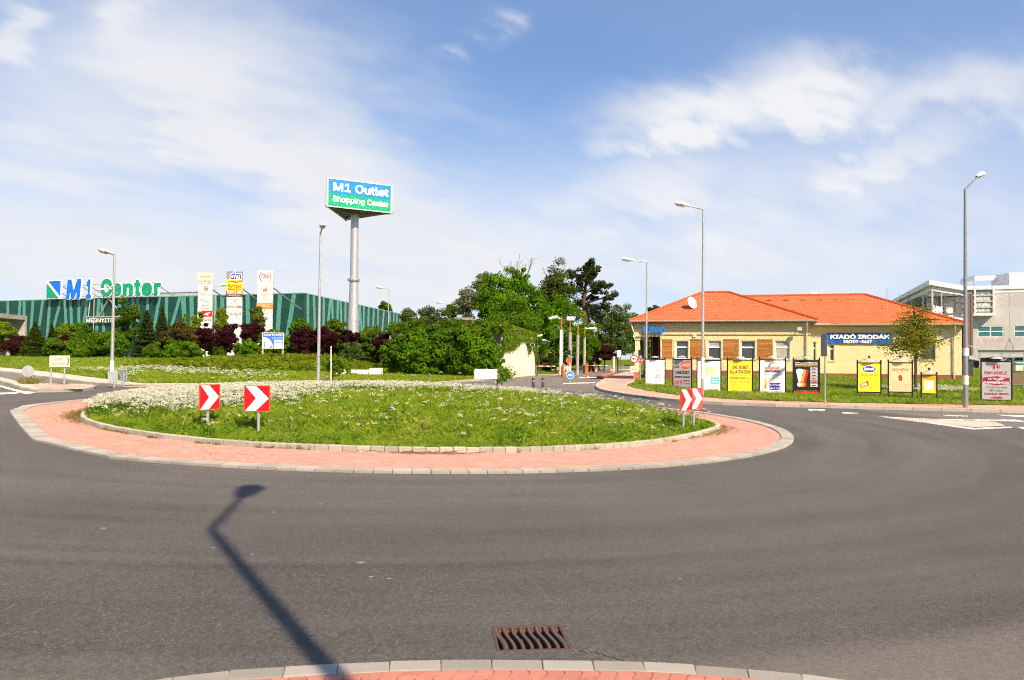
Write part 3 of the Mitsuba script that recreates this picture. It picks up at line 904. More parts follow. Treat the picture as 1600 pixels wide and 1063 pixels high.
downpipe(wl, L - 0.25, zG + .4, zE - .05, bd)
downpipe(wr, wr.at(1490, 560)[0], zG, zE2 - .05, bd)
m = MB().tube([(s_el + .1, zE - .05, .55), (s_el + .15, zE - .2, .5), (wl.at(992, 525)[0], wl.at(992, 523)[1], .25)], .05, (0.66, 0.63, 0.58), 8, F=wl.F)
m.build('downpipe', 'paint', parent=bd)

# the porch at the left end: columns, beam, dark recess
sc = wl.at(995.5, 560)[0]
zc = wl.at(1000, 523)[1]
for s, d in ((sc, 0.0), (sc + .15, -3.4)):
    ck = numbered(f'{bd}__column')
    m = MB()
    m.box((s - .17, zG, d - .36), (s + .17, zc - .40, d - .02), CREAM, wl.F)
    m.box((s - .22, zG, d - .41), (s + .22, zG + .75, d + .03), (0.45, 0.16, 0.10), wl.F)
    m.box((s - .24, zc - .40, d - .43), (s + .24, zc - .22, d + .05), CREAM, wl.F)
    m.box((s - .30, zc - .22, d - .49), (s + .30, zc, d + .11), CREAM, wl.F)
    v, f, c = m.arrays()
    scene[ck] = mikit.ply((v, f), 'matte', False, color=c)
m = MB().box((sc - .30, zc + .001, -.5), (s_porch, zc + .22, .02), (0.64, 0.53, 0.27), wl.F)
m.box((sc - .30, zc + .001, -4.2), (sc + .2, zc + .22, -.505), (0.64, 0.53, 0.27), wl.F)
m.build('beam', 'matte', parent=bd, kind='stuff')
MB().box((sc - .25, zc + .222, -.45), (s_porch, zE - .13, -.1), YEL, wl.F).build('wall', 'plaster', parent=bd)
MB().box((sc - .24, zc + .222, -4.2), (sc + .1, zE - .13, -.455), YEL, wl.F).build('wall', 'plaster', parent=bd)
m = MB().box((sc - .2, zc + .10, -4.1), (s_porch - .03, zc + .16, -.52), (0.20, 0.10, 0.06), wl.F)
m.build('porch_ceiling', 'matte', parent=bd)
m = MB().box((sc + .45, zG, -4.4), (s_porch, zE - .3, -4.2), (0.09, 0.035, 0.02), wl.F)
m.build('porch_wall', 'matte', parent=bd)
m = MB().box((s_porch - .05, zG, -4.2), (s_porch + .018, zc, -.02), (0.23, 0.08, 0.04), wl.F)
m.build('porch_wall', 'matte', parent=bd)
m = MB()
for x in (1019, 1029):
    s = wl.at(x, 560, -2.5)[0]
    m = MB().box((s - .05, zG, -2.6), (s + .05, zc + .1, -2.5), (0.20, 0.07, 0.05), wl.F)
    m.build('porch_post', 'paint', parent=bd)
m = MB().tube([(s_porch - .05, zc - .1, .35), (s_porch - .02, zc - .4, .10), (s_porch + .03, zG, .10)], .05, (0.70, 0.66, 0.60), 8, F=wl.F)
m.build('downpipe', 'paint', parent=bd)

# blue letters over the porch
lt = thing('porch_sign', 'blue cut-out lowercase letters standing above the porch of the yellow building', 'sign')
BLUE = (0.022, 0.18, 0.62)
a, b = wl.at(1004.5, 517, .35), wl.at(1040, 517, .35)
lf = Frame(wl.F((a[0], wl.at(1020, 519.5, .35)[1], .35))[0], wl.r, (0, 0, 1))
lh = wl.at(1020, 509, .35)[1] - wl.at(1020, 519.5, .35)[1]
m = MB().text('tütep', 0, 0, lh * 0.95, BLUE, lf, width=b[0] - a[0], z=0.0, center=False, fat=.03)
m.v[-1] = m.v[-1] + np.outer((m.v[-1] - lf.o) @ lf.n, lf.n) * 20
m.build('lettering', 'paint', parent=lt)
m = MB()
for i in range(4):
    m.box((i * .42 + .12, -.25, -.2), (i * .42 + .16, .08, -.16), (0.6, 0.6, 0.6), lf)
m.box((-.5, -.30, -.22), (1.5, -.24, -.14), (0.72, 0.66, 0.52), lf)
m.build('rail', 'paint', parent=lt, kind='stuff')

# satellite dish on the roof
sd = thing('satellite_dish', 'white satellite dish mounted on the orange tile roof', 'satellite dish')
pb = plane_hit(1084, 489, wl.A + (r0 - wl.A) * 0 - wl.n * 1.9, wl.r, wl.n)
pc = plane_hit(1081, 473.5, wl.A - wl.n * 1.7, wl.r, wl.n)
aim = nrm(np.array([0.40, -0.80, 0.36]))
u3 = nrm(np.array([0, 0, 1]) - aim * aim[2])
df = Frame(pc, np.cross(u3, aim), u3, aim)
V, Fq = [], []
na, nr_ = 28, 6
for i in range(nr_ + 1):
    q = i / nr_
    for k in range(na):
        t = 2 * math.pi * k / na
        V.append((0.42 * q * math.cos(t), 0.50 * q * math.sin(t), 0.16 * q * q - .1))
for i in range(nr_):
    for k in range(na):
        Fq.append([i * na + k, (i + 1) * na + k, (i + 1) * na + (k + 1) % na, i * na + (k + 1) % na])
V, Fq = np.array(V), np.array(Fq)
m = MB().add(V, Fq, (0.72, 0.72, 0.74), df).add(V - (0, 0, .012), Fq[:, ::-1], (0.6, 0.6, 0.62), df)
m.build('reflector', 'paint', True, parent=sd)
MB().tube([df((0, 0, -.12))[0], df((0, 0, -.35))[0], pb + (0, 0, .1), pb - (0, 0, .3)], .03, (0.5, 0.5, 0.5)).build('mast', 'metal', parent=sd)
MB().tube([df((0, -.48, .05))[0], df((0, -.30, .42))[0]], .012, (0.5, 0.5, 0.5)).tube([df((0, -.34, .34))[0], df((0, -.24, .46))[0]], .04, (0.6, 0.6, 0.6)).build('feed_arm', 'metal', parent=sd)

# lamp on the wall at the corner, alarm box, small plate
fl = thing('wall_floodlight', 'small grey floodlight on an arm at the inner corner of the yellow building', 'lamp')
p = wl.F((L - .75, wl.at(1258, 515)[1], 0.0))[0]
MB().tube([p, p + wl.n * .55 + (0, 0, .05)], .03, (0.5, 0.47, 0.42)).build('arm', 'paint', parent=fl)
MB().rbox(np.array([-.16, -.12, -.1]), np.array([.16, .12, .1]), .03, (0.62, 0.56, 0.45), Frame(p + wl.n * .6, wl.r, (0, 0, 1))).build('head', 'paint', parent=fl)
pl = thing('wall_plate', 'small grey information plate beside the corner downpipe of the yellow building', 'sign')
a = wr.rect(1265.5, 521, 1278.5, 528)
MB().box((a[0], a[1], .001), (a[2], a[3], .03), (0.48, 0.45, 0.38), wr.F).build('panel', 'paint', parent=pl)
MB().box((a[0] + .1, a[1] + .1, .0305), (a[2] - .5, a[3] - .08, .034), (0.2, 0.2, 0.2), wr.F).box((a[0] + .55, a[1] + .1, .0305), (a[2] - .1, a[3] - .08, .034), (0.7, 0.7, 0.66), wr.F).build('print', 'paint', parent=pl, kind='stuff')
ab = thing('alarm_box', 'small white alarm box on the yellow wall under the moulding', 'alarm box')
q = wl.at(1085, 525)
MB().rbox(np.array([q[0] - .13, q[1] - .12, .0]), np.array([q[0] + .13, q[1] + .1, .1]), .03, (0.8, 0.8, 0.78), wl.F).box((q[0] - .05, q[1] - .02, .1005), (q[0] + .05, q[1] + .04, .106), (0.5, 0.1, 0.08), wl.F).build('case', 'paint', parent=ab)

# banner
bn = thing('banner', 'long blue banner with white lettering hung on the yellow wall under the eaves', 'banner')
a = wr.rect(1286.5, 520.5, 1394.5, 537.5, .12)
bw, bh = a[2] - a[0], a[3] - a[1]
bf = Frame(wr.F((a[0], a[1], .12))[0], wr.r, (0, 0, 1))
nx = 60
xs = np.linspace(0, bw, nx)
zz = 0.03 * np.sin(xs * 5.1) * np.sin(xs * 1.3 + 1) + .012 * np.sin(xs * 13)
V = np.array([(x, y, z * (0.3 + 0.7 * (1 - y / bh))) for y in np.linspace(0, bh, 6) for x, z in zip(xs, zz)])
Fq = np.array([[j * nx + i, j * nx + i + 1, (j + 1) * nx + i + 1, (j + 1) * nx + i] for j in range(5) for i in range(nx - 1)])
MB().add(V, Fq, (0.012, 0.100, 0.43), bf).build('sheet', 'paint', True, parent=bn)
MB().text('KIADÓ IRODÁK', bw * .53, bh * .47, bh * .34, (0.85, 0.85, 0.85), bf, width=bw * .86, z=.05, fat=.05).text('30/207-5627', bw * .50, bh * .08, bh * .26, (0.85, 0.85, 0.85), bf, width=bw * .42, z=.05, fat=.04).build('lettering', 'paint', parent=bn)
m = MB()
for q in (0, 1):
    m.tube([(q * bw, bh, .0), (q * bw + (q - .5) * .3, bh + .15, -.1)], .008, (0.5, 0.5, 0.5), 5, F=bf)
m.build('rope', 'matte', parent=bn, kind='stuff')
yb = thing('small_yellow_sign', 'narrow white and yellow shop sign on the yellow wall behind the young tree', 'sign')
a = wr.rect(1452, 521, 1484, 531)
MB().box((a[0], a[1], .001), (a[2], a[3], .04), (0.62, 0.62, 0.58), wr.F).box((a[0] - .3, a[1] - .06, .001), (a[2] - .8, a[1] + .16, .06), (0.75, 0.58, 0.02), wr.F).build('panel', 'paint', parent=yb)
ra = thing('roof_antenna', 'thin roof aerial with a grey skylight box at the right end of the orange roof', 'antenna')
p = plane_hit(1386, 490, wr.A - wr.n * 2.0, wr.r, wr.n)
MB().tube([p - (0, 0, .5), p + (0, 0, 1.9)], .02, (0.4, 0.4, 0.4), 6).build('mast', 'metal', parent=ra)
MB().rbox(np.array([-.55, -.35, -.3]), np.array([.25, .1, .3]), .05, (0.5, 0.5, 0.5), Frame(p, wr.r, (0, 0, 1))).build('hatch', 'paint', parent=ra)
vn = thing('roof_vent', 'white rounded vent cowl on the ridge of the right-hand roof', 'vent')
p = plane_hit(1270, 459, wr.A - wr.n * 6.5, wr.r, wr.n)
MB().tube([p - (.3, 0, 1.0), p - (.3, 0, 0)], .03, (0.6, 0.6, 0.6), 6).build('pipe', 'metal', parent=vn)
MB().rbox(np.array([-.3, -.12, -.2]), np.array([.35, .12, .2]), .1, (0.8, 0.8, 0.8), Frame(p, wr.r, (0, 0, 1))).build('cowl', 'paint', parent=vn)


# ------------------------------------------------------------------ shopping centre on the left: green clad hall
hall = thing('shopping_hall', 'long low shopping hall clad in dark green panels with pale green slanting stripes', 'building')
C1 = W(474, 556, 115.0)[:2]
C0 = W(-40, 556, 142.0)[:2]
C2 = W(640, 556, 176.0)[:2]
H1 = Wall(C0, C1)
H2 = Wall(C1, C2)
zT = W(474, 458.8, 115.0)[2]
GRN, PALE = (0.0085, 0.060, 0.049), (0.085, 0.29, 0.245)
core = Polygon([C0, C1, C2, C2 + (-60, 30), C0 + (0, 50)]).buffer(-0.35)
m = MB().prism(core, 0.2, zT - .15, GRN, Frame((0, 0, 0), (1, 0, 0), (0, 1, 0)))
m.build('core', 'matte', parent=hall)
# cladding panels, one entry each
npan = 0
for wall, step in ((H1, 6.0), (H2, 6.0)):
    n = int(round(wall.L / step))
    for i in range(n):
        for j in range(4):
            z0, z1 = 1.6 + j * (zT - 1.6) / 4, 1.6 + (j + 1) * (zT - 1.6) / 4
            m = MB().box((i * wall.L / n + .015, z0 + .012, -.08), ((i + 1) * wall.L / n - .015, z1 - .012, 0.0), GRN, wall.F)
            v, f, c = m.arrays()
            scene[f'{hall}__panel' + (f'_{npan:03d}' if npan else '')] = mikit.ply((v, f), 'cladding', False)
            npan += 1
for wall in (H1, H2):
    MB().box((-.05, zT, -.4), (wall.L + .05, zT + .14, .05), (0.16, 0.36, 0.31), wall.F).build('coping', 'paint', parent=hall)
# slanting stripes: pixel at the top, pixel lower down (photograph), width
str1 = [(50, 457), (130, 112), (155, 155), (212, 195), (275, 240), (320, 302), (390, 325), (415, 428), (452, 462), (505, 503), (560, 522), (632, 615), (650, 668), (762, 768), (850, 838), (882, 878), (945, 935), (1018, 975), (1065, 1060), (1150, 1075), (1175, 1190), (1220, 1228)]
for xt, xb in str1:
    pt, pb_ = H1.at(xt / 4.0875, 463.5, .02), H1.at(xb / 4.0875, 505 if abs(xt - xb) > 35 else 512, .02)
    s0, s1 = pt[0], pb_[0]
    if xt == 50:
        s1 = s0 + 0.4
    w = 0.62
    zb_ = 4.2
    m = MB().prism(Polygon([(s0 - w / 2, zT - .02), (s0 + w / 2, zT - .02), (s1 + w / 2, zb_), (s1 - w / 2, zb_)]), .001, .06, PALE, H1.F)
    m.build('stripe', 'paint', parent=hall)
for xt, xb in ((22, 45), (80, 85), (228, 240), (275, 280), (437, 445), (645, 628), (735, 690)):
    s0, s1 = H1.at(280 + xt / 4.089, 463)[0], H1.at(280 + xb / 4.089, 505)[0]
    MB().prism(Polygon([(s0 - .36, zT - .02), (s0 + .36, zT - .02), (s1 + .36, 4.2), (s1 - .36, 4.2)]), .001, .06, PALE, H1.F).build('stripe', 'paint', parent=hall)
for xt, xb in ((820, 824), (858, 870), (923, 921), (965, 940), (975, 985), (1013, 1008), (1030, 1040), (1062, 1060), (1155, 1140), (1152, 1172), (1180, 1176), (1210, 1206), (1243, 1236), (1270, 1270), (1308, 1290), (1346, 1344), (1372, 1370), (1392, 1388), (1412, 1408)):
    s0, s1 = H2.at(280 + xt / 4.089, 475)[0], H2.at(280 + xb / 4.089, 505)[0]
    if 0.4 < s0 < H2.L - .4:
        w = .42
        MB().prism(Polygon([(s0 - w, zT - .02), (s0 + w, zT - .02), (s1 + w, 4.2), (s1 - w, 4.2)]), .001, .06, PALE, H2.F).build('stripe', 'paint', parent=hall)
# plant screen on the roof
m = MB()
a, b = H1.at(247, 458, -8)[0], H1.at(312, 458, -8)[0]
for i in range(26):
    s = a + (b - a) * i / 25
    m.box((s - .12, zT, -8.1), (s + .12, zT + 1.5, -8.0), (0.42, 0.44, 0.47), H1.F)
m.box((a, zT + 1.5, -8.3), (b, zT + 1.62, -7.9), (0.45, 0.46, 0.48), H1.F).box((a, zT, -10), (b, zT + .9, -8.2), (0.5, 0.5, 0.53), H1.F)
m.build('plant_screen', 'paint', parent=hall, kind='stuff')

# roof lettering
HB, HG, HW = (0.003, 0.165, 0.78), (0.0, 0.33, 0.17), (0.86, 0.87, 0.88)


halo = outline


rs = thing('roof_sign', 'large blue and green roof lettering with a square emblem on the green hall', 'sign')


def letter_box(key, text, px0, px1, py0, py1, col, slant=0.0):
    s0, z0 = H1.at(px0, py1, 1.0)
    s1, z1 = H1.at(px1, py0, 1.0)[0], H1.at((px0 + px1) / 2, py0, 1.0)[1]
    fr = Frame(H1.F((s0, z0, 1.0))[0], H1.r, (0, 0, 1))
    v, f = text2d(text, (z1 - z0), True, .035)
    v[:, 0] *= (s1 - s0 - slant * (z1 - z0)) / v[:, 0].max()
    v[:, 0] += slant * v[:, 1]
    hp = halo(v, f, 0.16)
    pk = numbered(f'{rs}__letter')
    v[:, 2] = v[:, 2] / 0.02 * 0.10 + 0.02
    mm = MB().add(v, f, col, fr)
    vv, ff, cc = mm.arrays()
    scene[pk] = mikit.ply((vv, ff), 'paint', False, color=cc)
    MB().prism(hp, -.22, 0.015, HW, fr).build('backing', 'paint', parent=pk)


k = 6.836 / 1.0  # the zoom used when measuring
X = lambda q: 60 + q / 7.2727
Y = lambda q: 425 + q / 7.2727
letter_box('letter', 'M', X(320), X(490), Y(97), Y(295), HB, 0.10)
letter_box('letter', '1', X(545), X(610), Y(97), Y(292), HB, 0.05)
for ch, a, b, t, bt in (('C', 712, 835, 80, 280), ('e', 838, 945, 130, 278), ('n', 965, 1075, 130, 275), ('t', 1095, 1162, 92, 275), ('e', 1180, 1292, 122, 272), ('r', 1318, 1392, 122, 272)):
    s0, z0 = H1.at(X(a), Y(bt), 1.0)
    s1, z1 = H1.at(X(b), Y(bt), 1.0)[0], H1.at(X((a + b) / 2), Y(t), 1.0)[1]
    fr = Frame(H1.F((s0, z0, 1.0))[0], H1.r, (0, 0, 1))
    v, f = text2d(ch, 1.0, True, .045)
    v[:, 1] = (v[:, 1] - v[:, 1].min()) / np.ptp(v[:, 1]) * (z1 - z0)
    v[:, 0] = v[:, 0] / v[:, 0].max() * (s1 - s0)
    hp = halo(v, f, 0.16)
    pk = numbered(f'{rs}__letter')
    v[:, 2] = v[:, 2] / 0.02 * 0.10 + 0.02
    vv, ff, cc = MB().add(v, f, HG, fr).arrays()
    scene[pk] = mikit.ply((vv, ff), 'paint', False, color=cc)
    MB().prism(hp, -.22, 0.015, HW, fr).build('backing', 'paint', parent=pk)
s0, z0 = H1.at(X(95), Y(300), 1.0)
s1, z1 = H1.at(X(250), Y(300), 1.0)[0], H1.at(X(170), Y(105), 1.0)[1]
w, h = s1 - s0, z1 - z0
fr = Frame(H1.F((s0, z0, 1.0))[0], H1.r, (0, 0, 1))
MB().box((-.15, -.15, -.22), (w + .15, h + .15, 0.0), HW, fr).build('emblem_backing', 'paint', parent=rs)
MB().prism(Polygon([(w * .14, h), (w, h), (w, h * .12)]), .001, .08, HB, fr).prism(Polygon([(0, h * .88), (0, 0), (w * .86, 0)]), .001, .08, HG, fr).build('emblem', 'paint', parent=rs, kind='stuff')
m = MB()
for x in (78, 95, 124, 137, 160, 172, 190, 212, 240):
    s = H1.at(x, 460, .6)[0]
    m.box((s - .06, zT - .1, .3), (s + .06, zT + 2.4, .42), (0.4, 0.4, 0.42), H1.F)
    m.tube([(s, zT + 2.2, .3), (s + 1.0, zT + .1, -3.2)], .07, (0.32, 0.32, 0.34), 6, F=H1.F)
for z in (0.35, 2.3):
    m.box((H1.at(76, 460)[0], zT + z, .24), (H1.at(250, 460)[0], zT + z + .09, .33), (0.45, 0.45, 0.47), H1.F)
m.build('frame', 'metal', parent=rs, kind='stuff')

# banner with the opening notice, half hidden by the trees, and its lattice stay
ob = thing('opening_banner', 'white capitals on a dark strip along the green hall behind the hedge trees', 'sign')
a, b = H1.at(133, 499.5, .4), H1.at(209, 494, .4)
z0, z1 = H1.at(135, 505.5, .4)[1], H1.at(135, 496, .4)[1]
fr = Frame(H1.F((a[0], z0, .4))[0], H1.r, (0, 0, 1))
MB().box((0, 0, -.08), (b[0] - a[0], z1 - z0, 0), (0.055, 0.10, 0.09), fr).box((0, z1 - z0 + .001, -.1), (b[0] - a[0], z1 - z0 + .1, .02), (0.6, 0.62, 0.6), fr).build('panel', 'paint', parent=ob, kind='stuff')
MB().text('MEGNYITOTTUNK', (b[0] - a[0]) / 2, (z1 - z0) * .18, (z1 - z0) * .62, (0.85, 0.86, 0.84), fr, width=(b[0] - a[0]) * .95, z=.01).build('lettering', 'paint', parent=ob)
m = MB()
for p, q in (((155, 493.5), (170, 467)), ((170, 467), (183, 482)), ((138, 495), (141, 468))):
    A_, B_ = H1.at(*p, .5), H1.at(*q, .5)
    m.tube([(*A_, .5), (*B_, .5)], .1, (0.55, 0.58, 0.56), 6, F=H1.F)
m.build('stay', 'metal', parent=ob, kind='stuff')

# pale concrete entrance frame at the left edge
ef = thing('entrance_portal', 'pale concrete box portal at the left edge beside the green hall', 'portal')
pb0, pb1 = W(41, 556, 104.0), W(-40, 556, 92.0)
pw = Wall(pb1[:2], pb0[:2])
zt_ = pw.at(38, 493.5)[1]
m = MB()
m.box((0, zt_ - .55, -9), (pw.L, zt_, 0), (0.50, 0.44, 0.40), pw.F)
m.build('roof_slab', 'concrete', parent=ef)
MB().box((pw.L - .5, .2, -9), (pw.L, zt_ - .56, 0), (0.50, 0.44, 0.40), pw.F).build('side_wall', 'concrete', parent=ef)
MB().box((0, .2, -9.4), (pw.L, zt_ - .3, -9.01), (0.42, 0.38, 0.35), pw.F).build('back_wall', 'concrete', parent=ef)

# ------------------------------------------------------------------ three advertising totems
def totem(px0, px1, pyt, depth, label, paint):
    k = thing('advertising_totem', label, 'advertising tower', 'white advertising totems in front of the green hall')
    p0, p1 = W(px0, 500, depth), W(px1, 500, depth + .4)
    wl_ = Wall(p0[:2], p1[:2])
    zt = W((px0 + px1) / 2, pyt, depth)[2]
    zb = float(gz(*p0[:2])) - .3
    w = wl_.L
    MB().box((0, zb, -.75), (w, zt, 0), (0.60, 0.60, 0.60), wl_.F).build('tower', 'paint', parent=k)
    m = MB()
    m.tube([(w * .8, zt - 1.9, -.76), (w + 3.2, zt - 4.6, -7)], .09, (0.35, 0.36, 0.38), 6, F=wl_.F)
    m.build('strut', 'metal', parent=k)
    u = depth / FOC / math.cos(0.42)                                # metres per photograph pixel
    paint(k, wl_.F, w, zt, u * .93)
    return k


def strip(k, F, a, b, z0, z1, col, name='panel', out=.03):
    MB().box((a, z0, .001), (b, z1, out), col, F).build(name, 'paint', parent=k)


def tx(mb, s, x, z, h, col, F, w, out=.034, bold=True, slant=0, fat=0.0):
    mb.text(s, x, z, h, col, F, width=w, z=out, bold=bold, slant=slant, fat=fat)


def totem1(k, F, w, zt, u):
    Z = lambda y: zt - (y - 426) * u
    strip(k, F, -.1, w + .1, Z(436), Z(426) + .05, (0.62, 0.56, 0.46))
    m = MB()
    tx(m, '+exex+', w / 2, Z(433), .32, (0.33, 0.17, 0.04), F, w * .85)
    m.box((.1, Z(440.5), .001), (w - .1, Z(437.5), .01), (0.36, 0.36, 0.34), F).box((.1, Z(443), .001), (w - .1, Z(441.2), .01), (0.4, 0.4, 0.4), F)
    for i in range(3):
        for j in range(3):
            m.box((w * .38 + i * .2, Z(453.5) + j * .22, .001), (w * .38 + i * .2 + .14, Z(453.5) + j * .22 + .16, .01), (0.09, 0.085, 0.08), F)
    tx(m, 'RIANI', w / 2, Z(461), .34, (0.22, 0.22, 0.24), F, w * .9, .004, False)
    tx(m, 'Pell', w / 2, Z(472), .5, (0.10, 0.25, 0.45), F, w * .6, .004, False)
    tx(m, 'TIMELESS', w * .52, Z(478), .24, (0.06, 0.06, 0.06), F, w * .55, .004)
    tx(m, 'STORE', w * .52, Z(481.5), .2, (0.06, 0.06, 0.06), F, w * .55, .004)
    m.box((w * .25, Z(493.5), .001), (w, Z(484), .01), (0.62, 0.015, 0.02), F)
    m.prism(Polygon([(w * .4, Z(491)), (w * .62, Z(487.5)), (w * .92, Z(486)), (w * .72, Z(489.5)), (w * .78, Z(492)), (w * .6, Z(490))]), .011, .016, (0.85, 0.85, 0.85), F)
    tx(m, 'ADIDAS', w * .55, Z(500), .34, (0.08, 0.10, 0.14), F, w * .8, .004)
    m.build('lettering', 'paint', parent=k, kind='stuff')


def totem2(k, F, w, zt, u):
    Z = lambda y: zt - (y - 424) * u
    strip(k, F, -.08, w + .08, Z(436), Z(424) + .04, (0.22, 0.23, 0.26))
    strip(k, F, -.08, w + .08, Z(454), Z(436.05), (0.80, 0.52, 0.01))
    strip(k, F, -.08, w + .08, Z(458.8), Z(454.05), (0.52, 0.02, 0.02))
    strip(k, F, -.08, w + .08, Z(463), Z(458.85), (0.04, 0.035, 0.035))
    m = MB()
    v, f = text2d('dm', .85, True)
    v[:, 0] *= w * .70 / v[:, 0].max()
    v[:, 0] += .12 * v[:, 1]
    hp = affinity.translate(halo(v, f, .10), w * .2, Z(435.3))
    m.prism(hp, .031, .04, (0.86, 0.87, 0.9), F)
    v[:, 2] = v[:, 2] / .02 * .006 + .041
    v[:, :2] += (w * .2, Z(435.3))
    m.add(v, f, (0.012, 0.03, 0.34), F)
    m.prism(Polygon([(w * .02, Z(441)), (w * .3, Z(438.2)), (w * .62, Z(439.5)), (w, Z(437)), (w, Z(439)), (w * .6, Z(441.8)), (w * .3, Z(440.6))]), .031, .036, (0.70, 0.06, 0.01), F)
    m.prism(Polygon([(w * .02, Z(442.5)), (w * .3, Z(440.9)), (w * .6, Z(442.1)), (w, Z(439.3)), (w, Z(441)), (w * .6, Z(443.2)), (w * .3, Z(442))]), .031, .036, (0.85, 0.84, 0.78), F)
    tx(m, 'Nordsee', w / 2, Z(448.5), .42, (0.10, 0.05, 0.01), F, w * .85)
    tx(m, 'Restaurant', w / 2, Z(452.8), .28, (0.10, 0.05, 0.01), F, w * .8)
    tx(m, 'NORTHLAND', w / 2, Z(458), .34, (0.85, 0.85, 0.85), F, w * .95)
    tx(m, 'PROFESSIONAL', w / 2, Z(461.8), .2, (0.5, 0.5, 0.5), F, w * .85)
    m.box((0, Z(466.7), .001), (w, Z(466), .01), (.3, .3, .3), F).box((0, Z(473), .001), (w, Z(472.4), .01), (.3, .3, .3), F)
    m.box((w * .48, Z(471), .001), (w * .6, Z(468), .01), (.25, .3, .4), F)
    tx(m, 'HUMANIC', w * .25, Z(480), .28, (0.08, 0.07, 0.06), F, w * .5, .004)
    for i, c in enumerate(((0.7, .4, .02), (.5, .02, .06), (.02, .06, .4), (.02, .1, .3))):
        m.box((w * (.54 + .12 * i), Z(480), .001), (w * (.62 + .12 * i), Z(476.5), .01), c, F)
    tx(m, 'lounge', w / 2, Z(491), .42, (0.06, 0.06, 0.06), F, w * .85, .004, False, .25)
    tx(m, 'ORO', w * .6, Z(500), .5, (0.30, 0.55, 0.62), F, w * .6, .004)
    tx(m, 'triumph', w * .62, Z(509), .24, (0.12, 0.12, 0.12), F, w * .7, .004)
    m.build('lettering', 'paint', parent=k, kind='stuff')


def totem3(k, F, w, zt, u):
    Z = lambda y: zt - (y - 422) * u
    RED = (0.60, 0.02, 0.04)
    m = MB()
    tx(m, 'CBA', w * .5, Z(434.5), .5, RED, F, w * .52, .004)
    for t0, t1 in ((2.0, 4.4), (5.2, 7.5)):
        a = np.linspace(t0, t1, 12)
        pts = [(w * .5 + w * .36 * math.cos(t), Z(432) + .72 * math.sin(t), .006) for t in a]
        m.tube(pts, np.r_[np.linspace(.015, .05, 6), np.linspace(.05, .015, 6)], RED, 5, F=F)
    m.prism(Polygon([(w * .36, Z(456)), (w * .42, Z(449)), (w * .5, Z(452)), (w * .56, Z(445.5)), (w * .62, Z(451)), (w * .6, Z(457)), (w * .5, Z(454.5))]), .001, .01, (0.42, 0.11, 0.10), F)
    m.box((w * .25, Z(460), .001), (w * .75, Z(458.8), .01), (0.55, 0.30, 0.28), F)
    m.box((w * .46, Z(464.5), .001), (w * .6, Z(463), .01), (0.15, 0.2, 0.15), F)
    tx(m, 'GRILL', w * .5, Z(468.5), .26, (0.28, 0.26, 0.25), F, w * .45, .004, False)
    tx(m, 'A', w * .48, Z(486), .3, (0.1, 0.1, 0.1), F, w * .12, .004)
    m.box((w * .35, Z(489.5), .001), (w * .75, Z(488), .01), (0.45, 0.35, 0.4), F)
    m.prism(Polygon([(w * .6, Z(500)), (w * .66, Z(494)), (w * .8, Z(492)), (w * .68, Z(496)), (w * .8, Z(499)), (w * .66, Z(498))]), .001, .01, (0.2, 0.2, 0.22), F)
    m.build('lettering', 'paint', parent=k, kind='stuff')
    strip(k, F, -.06, w + .06, Z(482), Z(472.5), (0.78, 0.19, 0.015))
    m = MB()
    tx(m, 'RESERVED', w * .5, Z(479), .42, (0.80, 0.45, 0.30), F, w * .85)
    m.build('lettering', 'paint', parent=k, kind='stuff')


totem(308.5, 331, 426.5, 102, 'white totem of stacked shop panels with a beige top panel, leftmost of the three', totem1)
totem(353.5, 377.5, 424.5, 101, 'white totem with grey, yellow and red top panels, the middle one of three', totem2)
totem(401, 425.5, 422, 100, 'white totem with round red lettering on top and an orange band, rightmost of three', totem3)

# ------------------------------------------------------------------ tall triangular pylon
py = thing('pylon_sign', 'tall silver pylon carrying a three-sided blue and green shop sign high above the hedge', 'pylon sign')
V1, V2, V3 = W(509.5, 322, 71.6), W(613, 333, 74.8), W(540, 344, 79.0)
zb_, zt_ = (V1[2] + V2[2]) / 2, W(509.5, 277.5, 71.6)[2]
ctr = W(551, 420, 75.0)
tri = [V1[:2], V2[:2], V3[:2]]
FB, FG = (0.010, 0.225, 0.70), (0.0, 0.37, 0.19)
SIL = (0.55, 0.56, 0.58)
for i, (a, b) in enumerate(((0, 1), (1, 2), (2, 0))):
    fw = Wall(tri[a], tri[b])
    if fw.n @ (np.r_[np.mean(tri, 0), 0] - fw.A) > 0:
        fw = Wall(tri[b], tri[a])
    hgt = zt_ - zb_
    pk = numbered(f'{py}__face')
    vv, ff, cc = MB().box((.12, zb_, -.15), (fw.L - .12, zt_, -.02), (0.5, 0.5, 0.5), fw.F).arrays()
    scene[pk] = mikit.ply((vv, ff), 'paint', False, color=cc)
    MB().box((.13, zb_ + hgt * .47, -.0195), (fw.L - .13, zt_ - .065, -.005), FB, fw.F).box((.13, zb_ + .065, -.0195), (fw.L - .13, zb_ + hgt * .468, -.005), FG, fw.F).build('field', 'paint', parent=pk, kind='stuff')
    m = MB()
    tx(m, 'M1 Outlet', fw.L * .52, zb_ + hgt * .585, hgt * .27, (0.88, 0.89, 0.90), fw.F, fw.L * .84, -.004, fat=.02)
    tx(m, 'Shopping Center', fw.L * .52, zb_ + hgt * .20, hgt * .185, (0.88, 0.89, 0.90), fw.F, fw.L * .85, -.004, fat=.018)
    m.build('lettering', 'paint', parent=pk, kind='stuff')
    m = MB()
    m.box((.05, zb_ - .04, -.2), (fw.L - .05, zb_ + .06, .015), SIL, fw.F).box((.05, zt_ - .06, -.2), (fw.L - .05, zt_ + .04, .015), SIL, fw.F)
    m.build('trim', 'metal', parent=pk, kind='stuff')
